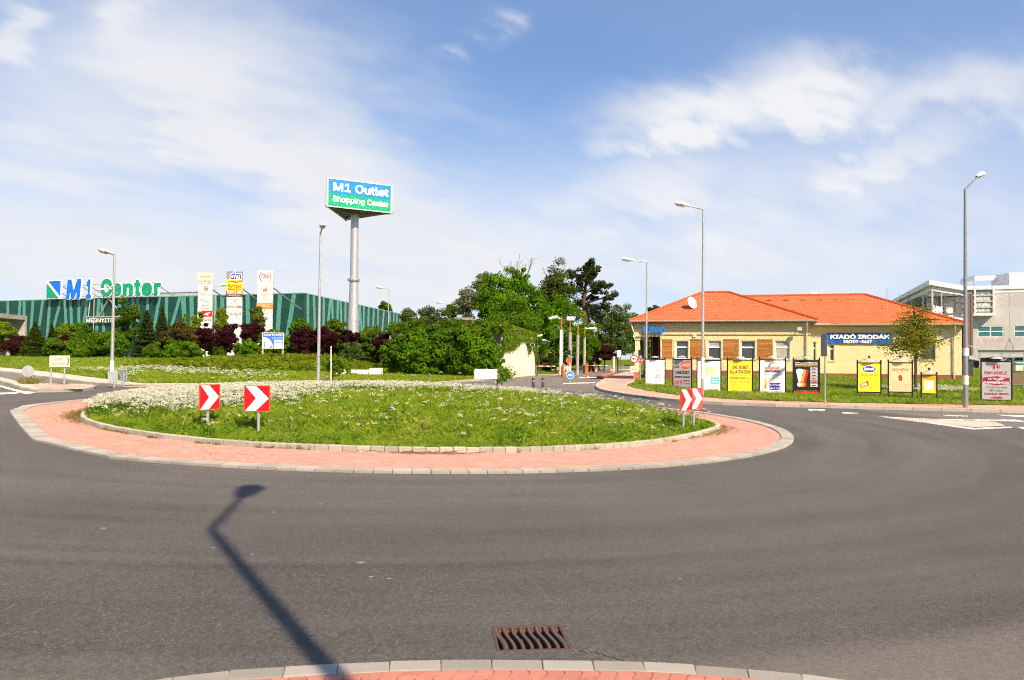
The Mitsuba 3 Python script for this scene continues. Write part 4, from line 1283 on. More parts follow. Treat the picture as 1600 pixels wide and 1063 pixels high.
for p in tri:
    q = p + (p - np.mean(tri, 0)) / np.linalg.norm(p - np.mean(tri, 0)) * -.12
    MB().tube([(q[0], q[1], zb_ - .08), (q[0], q[1], zt_ + .05)], .12, SIL, 10).build('corner_post', 'paint', parent=py)
tp = Polygon(tri)
MB().prism(tp.buffer(-.3), zt_ - .3, zt_ - .2, (0.3, 0.3, 0.3), Frame((0, 0, 0), (1, 0, 0), (0, 1, 0))).build('roof', 'paint', parent=py)
MB().prism(tp.buffer(-.3), zb_ + 1.2, zb_ + 1.25, (0.45, 0.45, 0.46), Frame((0, 0, 0), (1, 0, 0), (0, 1, 0))).build('floor', 'paint', parent=py)
m = MB()
cc2 = np.mean(tri, 0)
for p in tri:
    m.tube([(cc2[0], cc2[1], zb_ - .15), (p[0], p[1], zb_ - .02)], .1, (0.3, 0.31, 0.33), 6)
for a, b in ((0, 1), (1, 2), (2, 0)):
    for t in (.33, .66):
        p = np.array(tri[a]) * (1 - t) + np.array(tri[b]) * t
        m.tube([(cc2[0], cc2[1], zb_ - .1), (p[0], p[1], zb_ + .02)], .06, (0.3, 0.31, 0.33), 6)
m.build('under_frame', 'metal', parent=py, kind='stuff')
zf = W(549, 437.5, 75)[2]
zg_ = float(gz(*ctr[:2])) - .3
z_c = W(547, 478, 75)[2]
MB().tube([(cc2[0], cc2[1], z) for z in (zf + .1, zb_ - .1)], [.385, .375], (0.50, 0.51, 0.54), 24, F=None).build('pole', 'metal', True, parent=py)
MB().tube([(cc2[0], cc2[1], z) for z in (zg_, zg_ + 1.2, z_c, zf - .1)], [.68, .64, .47, .41], (0.50, 0.51, 0.54), 24).build('base', 'metal', True, parent=py)
MB().tube([(cc2[0], cc2[1], z) for z in (zf - .1, zf + .1)], .60, (0.42, 0.43, 0.45), 24).build('flange', 'metal', parent=py)

# car wash board on two wooden legs
cw = thing('car_wash_board', 'white and blue hoarding on two wooden posts among the dark red plum bushes', 'billboard')
p0, p1 = W(409, 560, 63.0), W(443, 560, 63.0)
cwl = Wall(p0[:2], p1[:2])
w = cwl.L
zt_, zb_ = W(426, 520, 63)[2], W(426, 545, 63)[2]
h = zt_ - zb_
MB().box((0, zb_, -.06), (w, zt_, 0), (0.80, 0.80, 0.80), cwl.F).build('panel', 'paint', parent=cw)
a = np.linspace(0, math.pi / 2, 14)
m = MB().box((.06, zb_ + .04, .001), (w - .07, zt_ - .04, .006), (0.06, 0.16, 0.62), cwl.F)
m.prism(Polygon([(.06, zb_ + .04)] + [(.06 + w * .48 * math.cos(t), zb_ + .04 + h * .70 * math.sin(t)) for t in a]), .0061, .011, (0.74, 0.75, 0.80), cwl.F)
m.text('CAR WASH', w / 2, zt_ - h * .19, h * .10, (0.85, 0.86, 0.9), cwl.F, width=w * .86, z=.011)
m.box((w * .55, zb_ + h * .40, .0061), (w * .94, zb_ + h * .53, .011), (0.8, 0.82, 0.88), cwl.F).box((w * .55, zb_ + .04, .0061), (w * .94, zb_ + h * .34, .011), (0.78, 0.72, 0.76), cwl.F)
m.box((w * .45, zb_ + h * .58, .0061), (w * .95, zb_ + h * .63, .011), (0.3, 0.42, 0.78), cwl.F).box((w * .45, zb_ + h * .68, .0061), (w * .95, zb_ + h * .72, .011), (0.3, 0.42, 0.78), cwl.F)
m.prism(Polygon([(w * .34, zb_ + .06), (w * .5, zb_ + .06), (w * .47, zb_ + h * .16), (w * .38, zb_ + h * .18)]), .0112, .014, (0.32, 0.2, 0.34), cwl.F)
m.prism(Polygon([(w * .09, zb_ + .1), (w * .14, zb_ + .1), (w * .14, zb_ + h * .4), (w * .10, zb_ + h * .42)]), .0112, .014, (0.25, 0.25, 0.28), cwl.F)
m.build('print', 'paint', parent=cw, kind='stuff')
for s in (.04, w - .1):
    g_ = float(gz(*cwl.F((s, 0, 0))[0][:2])) - .3
    MB().box((s - .07, g_, -.16), (s + .07, zt_ - .1, -.065), (0.52, 0.30, 0.13), cwl.F).build('leg', 'matte', parent=cw)

# ------------------------------------------------------------------ street lamps
LAMPG = 'street lamps around the roundabout'


def street_lamp(x, y, h, arm, label, rise=0.35, r0=0.072, r1=0.042, col=(0.47, 0.47, 0.48), head=1.0, band=None):
    """arm = plan vector from the pole to the lamp head."""
    k = thing('street_lamp', label, 'street lamp', LAMPG)
    z = float(gz(x, y)) - .2
    arm = np.asarray(arm, float)
    MB().tube([(x, y, z), (x, y, z + 1.2), (x, y, z + .2 + h)], [r0 * 1.15, r0, r1], col, 12).build('pole', 'metal', True, parent=k)
    e = np.array([x + arm[0], y + arm[1], z + .2 + h + rise])
    MB().tube([(x, y, z + .2 + h - .12), (x, y, z + .2 + h), e], [r1 * 1.05, r1 * .8, r1 * .7], col, 8).build('arm', 'metal', parent=k)
    d = nrm([arm[0], arm[1], rise * .6])
    u = nrm(np.array([0, 0, 1]) - d * d[2])
    F = Frame(e - d * .12, d, np.cross(u, d), u)
    n, V, Fq = 14, [], []
    prof = [(0, .05, .05), (.12, .10, .08), (.35, .16, .13), (.58, .17, .13), (.74, .11, .09), (.80, .01, .01)]
    for t, wd, hg in prof:
        for i in range(n):
            a = 2 * math.pi * i / n
            V.append((t * head, wd * math.cos(a) * head, max(-.045, hg * math.sin(a)) * head + .02))
    for j in range(len(prof) - 1):
        for i in range(n):
            Fq.append((j * n + i, (j + 1) * n + i, (j + 1) * n + (i + 1) % n, j * n + (i + 1) % n))
    MB().add(V, Fq, (0.74, 0.73, 0.70), F).build('head', 'paint', True, parent=k)
    MB().rbox(np.array((.22, -.11, -.085)) * head, np.array((.66, .11, -.02)) * head, .03, (0.55, 0.53, 0.48), F).build('glass_cover', 'glass', parent=k)
    for z0, z1, c in (band or ()):
        MB().tube([(x, y, z + .2 + z0), (x, y, z + .2 + z1)], r0 * 1.12, c, 12).build('band', 'paint', True, parent=k)
    return k


def lamp_px(base, top, head_px, depth_off, label, **kw):
    p = hit(*base)
    q = W(*top, p[1])
    h = q[2] - float(gz(p[0], p[1]))
    e = W(*head_px, p[1] + depth_off)
    street_lamp(p[0], p[1], h, (e[0] - p[0], e[1] - p[1]), label, rise=max(.05, e[2] - q[2]), **kw)


WB = (0.78, 0.78, 0.76)
lamp_px((1509, 642), (1495, 296), (1528, 276), 0.6, 'tall street lamp at the right kerb with two white bands round its pole', r0=.088, r1=.046, col=(0.30, 0.30, 0.31), head=.82, band=((1.0, 1.35, WB), (2.1, 2.4, WB)))
lamp_px((1097.5, 624), (1097.5, 327), (1073, 321.5), -.3, 'slender street lamp standing between the second and third poster boards', band=((0.9, 1.85, WB),), head=.9)
lamp_px((1009.5, 601), (1010, 409), (988, 408), -.3, 'street lamp behind the first poster board, in front of the porch', head=1.15)
lamp_px((497, 603), (500.5, 364), (503.5, 362), -1.2, 'street lamp on the lawn left of the tall pylon', head=.9, r0=.08)
lamp_px((174.5, 599), (186, 399), (170, 396.5), -.3, 'street lamp at the far left in front of the hedge trees', head=.82, r0=.075, band=((0.0, 1.0, (0.72, 0.72, 0.70)),))


def lamp_far(px, pyt, hx, depth, label, h=8.6):
    p = W(px, 560, depth)
    zt = W(px, pyt, depth)[2]
    e = W(hx, pyt - 1, depth)
    street_lamp(p[0], p[1], zt - float(gz(p[0], p[1])), (e[0] - p[0], e[1] - p[1]), label, rise=.12, head=1.5, col=(0.55, 0.55, 0.55))


lamp_far(606, 452, 599, 96, 'distant street lamp in front of the far end of the green hall')
lamp_far(699, 475, 692, 112, 'distant street lamp rising from the trees behind the ivy building')
lamp_far(145, 455, 154, 108, 'distant street lamp in front of the roof lettering of the green hall')
lamp_far(334.5, 448, 343, 104, 'distant street lamp between two white totems')
# the lamp behind the photographer, whose shadow lies across the road
HL = 8.0
bend = hit(330, 826)
bx, by = bend[0] + HL / math.tan(SUN_EL) * SUN_H[0], bend[1] + HL / math.tan(SUN_EL) * SUN_H[1]
street_lamp(bx, by, HL, (-0.05, 1.35), 'street lamp behind the photographer, seen only by its shadow on the road', rise=.42, r0=.085, r1=.055)


# ------------------------------------------------------------------ poster boards on the right-hand lawn
BLACK = (0.012, 0.012, 0.013)
PG = 'poster boards in black metal frames on the lawn'


def poster(px0, px1, yt, yb, depth, skew, label, bg, paint, leg=0.28, arch=False, lamp=True, bird=None):
    """A framed poster: pixel extent of the printed sheet, its depth, and how much farther its right edge stands."""
    k = thing('poster_board', label, 'poster board', PG)
    p0, p1 = W(px0, (yt + yb) / 2, depth), W(px1, (yt + yb) / 2, depth + skew)
    wl_ = Wall(p0[:2], p1[:2])
    w, F = wl_.L, wl_.F
    z1, z0 = W((px0 + px1) / 2, yt, depth + skew / 2)[2], W((px0 + px1) / 2, yb, depth + skew / 2)[2]
    h = z1 - z0
    pk = numbered(f'{k}__sheet')
    vv, ff, cc = MB().box((0, z0, -.03), (w, z1, 0), bg, F).arrays()
    scene[pk] = mikit.ply((vv, ff), 'paint', False, color=cc)
    m = MB()
    paint(m, Frame(F((0, z0, 0.001))[0], wl_.r, (0, 0, 1)), w, h)
    if m.v:
        m.build('print', 'paint', parent=pk, kind='stuff')
    for i, (a, b) in enumerate(((-.055, -.002), (w + .002, w + .055))):
        zg = min(float(gz(*F(((a + b) / 2, 0, 0))[0][:2])) + .05, z0 - leg)
        mm = MB().box((a, zg - .1, -.045), (b, z1 + .12, .015), BLACK, F)
        mm.rbox(np.array((a - .012, z1 + .12, -.055)), np.array((b + .012, z1 + .17, .025)), .02, BLACK, F)
        mm.build('leg', 'paint', parent=k)
    for a, b in ((z0 - .055, z0 - .002), (z1 + .002, z1 + .055)):
        MB().box((-.001, a, -.04), (w + .001, b, .01), BLACK, F).build('rail', 'paint', parent=k)
    if arch:
        a = np.linspace(0.12, math.pi - .12, 12)
        MB().tube([(w / 2 - w * .45 * math.cos(t), z0 - .33 + .26 * math.sin(t), -.015) for t in a], .012, BLACK, 6, F=F).build('arch', 'paint', parent=k)
    a = np.linspace(0, 1, 10)
    MB().tube([(w * t, z1 + .06 + .17 * math.sin(math.pi * t), -.01) for t in a], .010, BLACK, 6, F=F).build('hoop', 'paint', parent=k)
    if lamp:
        lk = numbered(f'{k}__lamp')
        c = F((w * .5, z1 + .17, .10))[0]
        V, Fq, n = [], [], 14
        for t, r_ in ((0, .02), (.03, .12), (.08, .19), (.10, .20)):
            for i in range(n):
                q = 2 * math.pi * i / n
                V.append(c + wl_.r * math.cos(q) * r_ * 1.25 + wl_.n * math.sin(q) * r_ * .7 + np.array([0, 0, .07 - t]))
        for j in range(3):
            for i in range(n):
                Fq.append((j * n + i, (j + 1) * n + i, (j + 1) * n + (i + 1) % n, j * n + (i + 1) % n))
        vv, ff, cc = MB().add(V, Fq, (0.40, 0.40, 0.39)).arrays()
        scene[lk] = mikit.ply((vv, ff), 'paint', True, color=cc)
    if bird is not None:
        c = F((w * .5, z1 + .30, .02))[0]
        MB().rbox(np.array((-.06, -.05, -.05)), np.array((.06, .07, .05)), .045, bird, Frame(c, wl_.r, (0, 0, 1))).tube([c, c - (0, 0, .12)], .012, BLACK, 6).build('finial', 'paint', parent=k)
    return k


def lines(m, F, w, h, ys, col, a=.12, b=.88, th=.008, seed=1):
    """Rows of small print as rows of short bars."""
    r = np.random.default_rng(seed)
    for y in ys:
        x = a + r.uniform(0, .05)
        while x < b - .04:
            l = r.uniform(.04, .14)
            m.box((x * w, y * h, 0), (min(x + l, b) * w, (y + th) * h, .003), col, F)
            x += l + .025


def ellipse(cx, cy, rx, ry, n=36):
    return Polygon([(cx + rx * math.cos(t), cy + ry * math.sin(t)) for t in np.linspace(0, 2 * math.pi, n, endpoint=False)])


def p1(m, F, w, h):
    m.text('Gowy', w * .5, h * .84, h * .065, (0.50, 0.25, 0.50), F, width=w * .40, z=.001, bold=False, slant=.3)
    m.box((w * .1, h * .72, 0), (w * .9, h * .725, .003), (.6, .55, .62), F).box((w * .1, h * .5, 0), (w * .9, h * .505, .003), (.6, .55, .62), F)
    m.text('2', w * .62, h * .58, h * .10, (0.62, 0.28, 0.22), F, z=.001, bold=False)
    m.text('JC', w * .64, h * .335, h * .11, (0.30, 0.12, 0.12), F, width=w * .3, z=.001)
    for cx, cy, rx, ry in ((.2, .35, .07, .12), (.36, .4, .06, .08)):
        m.prism(ellipse(w * cx, h * cy, w * rx, h * ry).difference(ellipse(w * cx, h * cy, w * rx * .86, h * ry * .86)), 0, .003, (0.62, 0.50, 0.66), F)
    lines(m, F, w, h, (.62, .21, .235), (0.5, 0.42, 0.55), .4, .85, .014, 3)
    lines(m, F, w, h, (.06, .10), (0.62, 0.5, 0.66), .15, .85, .008, 4)
    m.prism(Polygon([(w * .06, 0.02), (w * .3, h * .16), (w * .34, 0.02)]), 0, .002, (0.72, 0.64, 0.74), F)


def p2(m, F, w, h):
    DK, RD = (0.035, 0.03, 0.04), (0.42, 0.035, 0.07)
    m.box((0, 0, 0), (w, h * .155, .002), (0.30, 0.38, 0.52), F)
    m.prism(Polygon([(w * .45, h * .93), (w * .95, h * .97), (w * .97, h * .80), (w * .8, h * .72), (w * .5, h * .74), (w * .42, h * .84)]), 0, .003, (0.62, 0.10, 0.03), F)
    m.text('AKCIÓ!', w * .72, h * .81, h * .085, (0.72, 0.68, 0.68), F, width=w * .42, z=.004)
    m.text('Most', w * .18, h * .86, h * .05, DK, F, width=w * .22, z=.001, fat=.04).text('MÉG', w * .2, h * .765, h * .05, DK, F, width=w * .25, z=.001, fat=.04)
    m.text('HOMLOKZATI', w * .52, h * .585, h * .085, DK, F, width=w * .78, z=.001, fat=.06)
    m.text('HŐSZIGETELŐ RENDSZER', w * .5, h * .465, h * .05, DK, F, width=w * .88, z=.001, fat=.06)
    m.text('2.299 Ft', w * .25, h * .27, h * .11, RD, F, width=w * .48, z=.001, fat=.06)
    m.text('négyzetméter', w * .74, h * .37, h * .035, DK, F, width=w * .38, z=.001, fat=.04).text('Ár. bruttó', w * .74, h * .28, h * .045, RD, F, width=w * .4, z=.001, fat=.05)
    m.text('CEMIX', w * .2, h * .185, h * .04, (0.03, 0.03, 0.16), F, width=w * .32, z=.001, fat=.05)
    lines(m, F, w, h, (.20, .11, .05), (0.12, 0.2, 0.42), .45, .92, .014, 6)


def p3(m, F, w, h):
    m.prism(Polygon([(w * .2, h * .82), (w * .86, h * .82), (w * .86, h * .76), (w * .5, h * .68), (w * .14, h * .66)]), 0, .003, (0.66, 0.55, 0.40), F)
    m.prism(Polygon([(w * .14, h * .655), (w * .5, h * .675), (w * .86, h * .70), (w * .88, h * .58), (w * .62, h * .52)]), 0, .003, (0.72, 0.62, 0.47), F)
    m.prism(Polygon([(0, h * .33), (w * .3, h * .30), (w * .6, h * .31), (w, h * .27), (w, h * .22), (w * .5, h * .26), (0, h * .26)]), 0, .003, (0.52, 0.68, 0.72), F)
    m.box((w * .58, h * .32, .0031), (w * .94, h * .53, .006), (0.16, 0.52, 0.60), F).box((w * .63, h * .38, .0061), (w * .9, h * .415, .008), (0.5, 0.72, 0.78), F).box((w * .63, h * .45, .0061), (w * .9, h * .475, .008), (0.5, 0.72, 0.78), F)
    m.text('studio', w * .25, h * .87, h * .035, (0.25, 0.27, 0.32), F, width=w * .3, z=.001)
    lines(m, F, w, h, (.16, .12, .06), (0.62, 0.62, 0.64), .35, .7, .008, 7)


def p4(m, F, w, h):
    BR = (0.16, 0.055, 0.05)
    lines(m, F, w, h, (.93,), (0.45, 0.33, 0.03), .1, .9, .012, 2)
    m.text('DR. BUBÓ', w * .5, h * .765, h * .085, BR, F, width=w * .62, z=.001, fat=.03, slant=.15)
    m.text('ÁLLATPATIKA', w * .5, h * .635, h * .085, BR, F, width=w * .88, z=.001, fat=.03, slant=.15)
    m.text('NYITVA TARTÁS', w * .45, h * .565, h * .03, (0.28, 0.2, 0.03), F, width=w * .5, z=.001, bold=False)
    m.text('2040 Budaörs, Budapart u. 16.', w * .5, h * .475, h * .05, (0.25, 0.17, 0.04), F, width=w * .86, z=.001, fat=.03)
    m.text('06 20 420 0000', w * .5, h * .375, h * .05, (0.28, 0.2, 0.04), F, width=w * .86, z=.001)
    lines(m, F, w, h, (.31, .25, .20, .13, .07), (0.42, 0.32, 0.03), .1, .48, .014, 5)
    m.prism(ellipse(w * .68, h * .11, w * .11, h * .05), 0, .003, (0.30, 0.52, 0.62), F)


def p5(m, F, w, h):
    OR, NB = (0.72, 0.22, 0.03), (0.09, 0.03, 0.20)
    c = ellipse(w * .56, h * .80, w * .23, h * .155).difference(ellipse(w * .60, h * .80, w * .21, h * .145)).intersection(sbox(0, h * .78, w, h))
    m.prism(c, 0, .003, (0.03, 0.09, 0.36), F)
    m.prism(ellipse(w * .54, h * .91, w * .05, h * .025), 0, .003, (0.72, 0.45, 0.2), F)
    m.text('akabel', w * .49, h * .745, h * .08, OR, F, width=w * .58, z=.001, fat=.06)
    m.text('parketta', w * .49, h * .665, h * .07, NB, F, width=w * .62, z=.001, fat=.06)
    m.text('RAKTÁRÁRUHÁZ', w * .5, h * .575, h * .04, (0.2, 0.2, 0.22), F, width=w * .78, z=.001)
    m.text('Budaörs, Ipari Park', w * .5, h * .505, h * .032, (0.28, 0.28, 0.32), F, width=w * .66, z=.001, bold=False)
    m.prism(Polygon([(w * .19, h * .2), (w * .25, h * .2), (w * .25, h * .44), (w * .28, h * .44), (w * .22, h * .47), (w * .16, h * .44), (w * .19, h * .44)]).buffer(w * .012), 0, .003, (0.72, 0.46, 0.02), F)
    m.text('nyitva', w * .58, h * .40, h * .03, (0.3, 0.3, 0.34), F, width=w * .24, z=.001, bold=False)
    m.box((w * .38, h * .165, 0), (w * .82, h * .365, .003), (0.02, 0.02, 0.26), F)
    m.text('H - P  9-18', w * .6, h * .285, h * .05, (0.8, 0.8, 0.85), F, width=w * .4, z=.004, fat=.03).text('Szo-V  9-13', w * .6, h * .19, h * .05, (0.8, 0.8, 0.85), F, width=w * .4, z=.004, fat=.03)
    m.text('Tel.: 06 23 887 416', w * .5, h * .115, h * .035, (0.2, 0.2, 0.24), F, width=w * .82, z=.001)
    m.text('www.matti.hu', w * .5, h * .045, h * .036, (0.2, 0.2, 0.24), F, width=w * .6, z=.001)


def p6(m, F, w, h):
    WH, YE, RE = (0.75, 0.75, 0.75), (0.80, 0.38, 0.01), (0.52, 0.015, 0.015)
    m.text('www.autodekor.hu', w * .5, h * .925, h * .045, WH, F, width=w * .9, z=.001, fat=.02, slant=.15)
    m.box((w * .04, h * .895, 0), (w * .96, h * .905, .003), (0.7, .7, .7), F)
    m.text('DÍSZEK MŰSZER FÓLIA', w * .5, h * .845, h * .04, (0.62, 0.34, 0.10), F, width=w * .9, z=.001, fat=.03)
    tap = lambda x0, x1, x2, x3: Polygon([(w * x0, h * .76), (w * x1, h * .77), (w * x3, h * .41), (w * x2, h * .41)])
    m.prism(Polygon([(w * .52, h * .75), (w * .60, h * .74), (w * .55, h * .58), (w * .49, h * .40), (w * .40, h * .40), (w * .45, h * .58)]), .0001, .003, RE, F)
    m.prism(Polygon([(w * .42, h * .75), (w * .50, h * .745), (w * .445, h * .58), (w * .385, h * .405), (w * .29, h * .405), (w * .35, h * .58)]), .0031, .005, YE, F)
    m.prism(Polygon([(w * .08, h * .745), (w * .2, h * .775), (w * .36, h * .765), (w * .40, h * .745), (w * .33, h * .58), (w * .285, h * .41), (w * .18, h * .41), (w * .135, h * .58)]), .0051, .008, WH, F)
    for x, c, z in ((.44, RE, 0.0001), (.345, YE, .0031), (.22, WH, .0051)):
        m.prism(ellipse(w * x, h * .33, w * .09, h * .065), z, z + .002, c, F)
    for i, c in enumerate(((.5, .47, .48), (.62, .62, .64), (.45, .45, .46), (.55, .42, .42), (.45, .2, .24), (.6, .58, .6))):
        y = h * (.735 - .093 * i)
        m.box((w * .66, y, 0), (w * .95, y + h * .085, .003), c, F)
        m.prism(Polygon([(w * .69, y + h * .02), (w * .74, y + h * .05), (w * .84, y + h * .06), (w * .92, y + h * .02)]), .0031, .005, (0.08, 0.06, 0.07) if i != 3 else (.3, .03, .04), F)
    m.box((0, h * .01, 0), (w, h * .145, .003), (0.60, 0.012, 0.015), F)
    lines(m, F, w, h, (.155,), (0.55, 0.3, 0.1), .06, .94, .008, 8)


def p7(m, F, w, h):
    m.prism(ellipse(w * .5, h * .80, w * .34, h * .13), 0, .002, (0.80, 0.80, 0.80), F).prism(ellipse(w * .5, h * .80, w * .30, h * .112), .0021, .004, (0.012, 0.06, 0.36), F)
    m.text('Scholl', w * .5, h * .765, h * .09, (0.82, 0.84, 0.88), F, width=w * .48, z=.0041, fat=.04)
    m.text('SZAKÜZLET', w * .5, h * .565, h * .05, (0.22, 0.17, 0.02), F, width=w * .76, z=.001)
    lines(m, F, w, h, (.52, .475), (0.40, 0.32, 0.02), .12, .88, .014, 9)
    m.prism(Polygon([(w * .07, h * .26), (w * .44, h * .38), (w * .52, h * .23), (w * .13, h * .12)]), 0, .003, (0.62, 0.16, 0.08), F)
    m.prism(Polygon([(w * .12, h * .255), (w * .36, h * .325), (w * .42, h * .245), (w * .15, h * .165)]), .0031, .005, (0.75, 0.50, 0.42), F)
    m.prism(Polygon([(w * .36, h * .37), (w * .45, h * .375), (w * .47, h * .32), (w * .42, h * .31)]), .0031, .005, (0.10, 0.02, 0.02), F)
    m.text('-20%', w * .55, h * .11, h * .045, (0.62, 0.25, 0.03), F, width=w * .24, z=.001)
    lines(m, F, w, h, (.35, .29, .24), (0.45, 0.36, 0.02), .56, .9, .014, 10)
    lines(m, F, w, h, (.03,), (0.45, 0.36, 0.02), .1, .9, .01, 11)


def p8(m, F, w, h):
    DR = (0.33, 0.06, 0.03)
    for a, b in (((.05, .05), (.95, .058)), ((.05, .93), (.95, .938)), ((.05, .058), (.06, .93)), ((.94, .058), (.95, .93))):
        m.box((a[0] * w, a[1] * h, 0), (b[0] * w, b[1] * h, .003), (0.38, 0.24, 0.12), F)
    lines(m, F, w, h, (.895,), (0.4, 0.25, 0.14), .12, .88, .012, 12)
    m.text('ÜGYVÉDI', w * .5, h * .725, h * .085, DR, F, width=w * .72, z=.001)
    m.text('IRODA', w * .5, h * .645, h * .035, (0.38, 0.2, 0.10), F, width=w * .36, z=.001, bold=False)
    m.text('§', w * .5, h * .42, h * .15, (0.36, 0.02, 0.015), F, width=w * .2, z=.001, fat=.05)
    lines(m, F, w, h, (.325, .25, .17, .10), (0.42, 0.25, 0.14), .1, .9, .016, 13)


def p9(m, F, w, h):
    m.box((0, 0, 0), (w, h * .12, .002), (0.78, 0.62, 0.01), F).box((w * .12, h * .82, 0), (w * .9, h * .95, .003), (0.66, 0.30, 0.02), F)
    m.box((w * .1, h * .12, .0021), (w * .86, h * .75, .004), (0.80, 0.55, 0.05), F)
    m.box((w * .17, h * .17, .0041), (w * .83, h * .72, .006), (0.60, 0.60, 0.64), F)
    for y in (.6, .5, .42, .34, .26):
        m.box((w * .22, y * h, .0061), (w * .78, (y + .018) * h, .008), (0.45, 0.45, 0.52), F)


def p10(m, F, w, h):
    BO = (0.30, 0.010, 0.055)
    m.prism(ellipse(w * .48, h * .875, w * .15, h * .075).difference(ellipse(w * .48, h * .875, w * .125, h * .062)), 0, .003, BO, F).prism(ellipse(w * .48, h * .875, w * .10, h * .055), 0, .003, BO, F)
    m.text('F', w * .485, h * .845, h * .06, (0.6, 0.6, 0.63), F, z=.004, fat=.04)
    m.text('EMANUELE', w * .48, h * .675, h * .075, BO, F, width=w * .78, z=.001, fat=.02)
    m.prism(Polygon([(w * .02, h * .42), (w * .02, h * .585), (w * .3, h * .60), (w * .5, h * .625), (w * .7, h * .60), (w * .95, h * .585), (w * .95, h * .42), (w * .7, h * .40), (w * .5, h * .375), (w * .3, h * .40)]), 0, .003, BO, F)
    m.text('AZ "OLASZ"', w * .5, h * .525, h * .05, (0.62, 0.6, 0.62), F, width=w * .6, z=.004, fat=.03)
    m.text('RUHANAGYKER', w * .49, h * .425, h * .055, (0.62, 0.6, 0.62), F, width=w * .88, z=.004, fat=.05)
    m.text('M1-M7 bevezető', w * .5, h * .305, h * .045, (0.10, 0.12, 0.16), F, width=w * .72, z=.001)
    m.prism(ellipse(w * .33, h * .24, w * .065, h * .035), 0, .003, (0.03, 0.05, 0.10), F)
    m.text('20', w * .33, h * .223, h * .03, (0.6, 0.6, 0.65), F, z=.004).text('kijárat', w * .58, h * .215, h * .045, (0.10, 0.12, 0.16), F, width=w * .3, z=.001)
    m.text('Budaörsi TESCO', w * .5, h * .125, h * .05, BO, F, width=w * .84, z=.001, fat=.06)
    m.text('mögött', w * .5, h * .03, h * .05, BO, F, width=w * .4, z=.001, fat=.06)
    for (x0, y0, x1, y1) in ((.26, .62, .52, .84), (.42, .42, .72, .62)):
        d = np.array([(x1 - x0) * w, (y1 - y0) * h])
        d /= np.linalg.norm(d)
        q = np.array([-d[1], d[0]]) * .028
        a, b = np.array((x0 * w, y0 * h)), np.array((x1 * w, y1 * h))
        m.prism(Polygon([a - q, b - q, b + q, a + q]), .0081, .010, (0.45, 0.45, 0.48), F)


GP = (0.42, 0.42, 0.45)
poster(1008.8, 1038.5, 562.5, 604.2, 48.0, -.3, 'white poster board with pale purple script and the letters JC, first from the left', (0.78, 0.76, 0.80), p1)
poster(1052.2, 1079.8, 562.7, 615, 42.5, -.4, 'grey poster board with black and red price lettering behind the red and white chevrons', (0.36, 0.35, 0.38), p2)
poster(1090, 1125.5, 564.2, 617.8, 40.3, -.2, 'pale white poster board with beige swoosh and turquoise box behind the slender lamp', (0.74, 0.74, 0.77), p3)
poster(1137.5, 1174.8, 563.8, 618, 39.9, -.25, 'bright yellow poster board with brown lettering for a pet pharmacy', (0.80, 0.66, 0.035), p4)
poster(1187.5, 1226.5, 563.3, 618.8, 39.4, -.25, 'white poster board with orange and purple logo and dark blue opening hours box', (0.78, 0.77, 0.80), p5)
poster(1240.3, 1279.5, 564, 619.6, 38.9, -.25, 'black poster board with white, yellow and red exclamation mark and red bottom strip', (0.012, 0.010, 0.012), p6, leg=.2)
poster(1340.7, 1375.4, 568.3, 612.3, 36.6, -.2, 'yellow poster board with a blue oval emblem beside the cream lawyer board', (0.80, 0.68, 0.03), p7, bird=(0.10, 0.03, 0.02))
poster(1389.2, 1424.5, 568, 612, 36.1, -.2, 'cream poster board with brown lawyer lettering and a red paragraph sign', (0.70, 0.56, 0.33), p8, arch=True, bird=(0.02, 0.02, 0.03))
poster(1440.5, 1462.8, 587.2, 614.5, 35.6, -.1, 'small orange and yellow notice board with a white sheet, lowest of all the boards', (0.78, 0.36, 0.02), p9, leg=.38, bird=(0.03, 0.03, 0.035))
poster(1534.2, 1579.8, 566, 624.5, 34.3, -.4, 'grey poster board with crimson lettering and diagonal grey tape, rightmost of the boards', GP, p10, lamp=True)

# ------------------------------------------------------------------ chevron boards on the roundabout
RED, WHT, REDW = (0.62, 0.006, 0.012), (0.78, 0.78, 0.80), (0.70, 0.10, 0.10)
CG = 'red and white chevron boards on the roundabout'


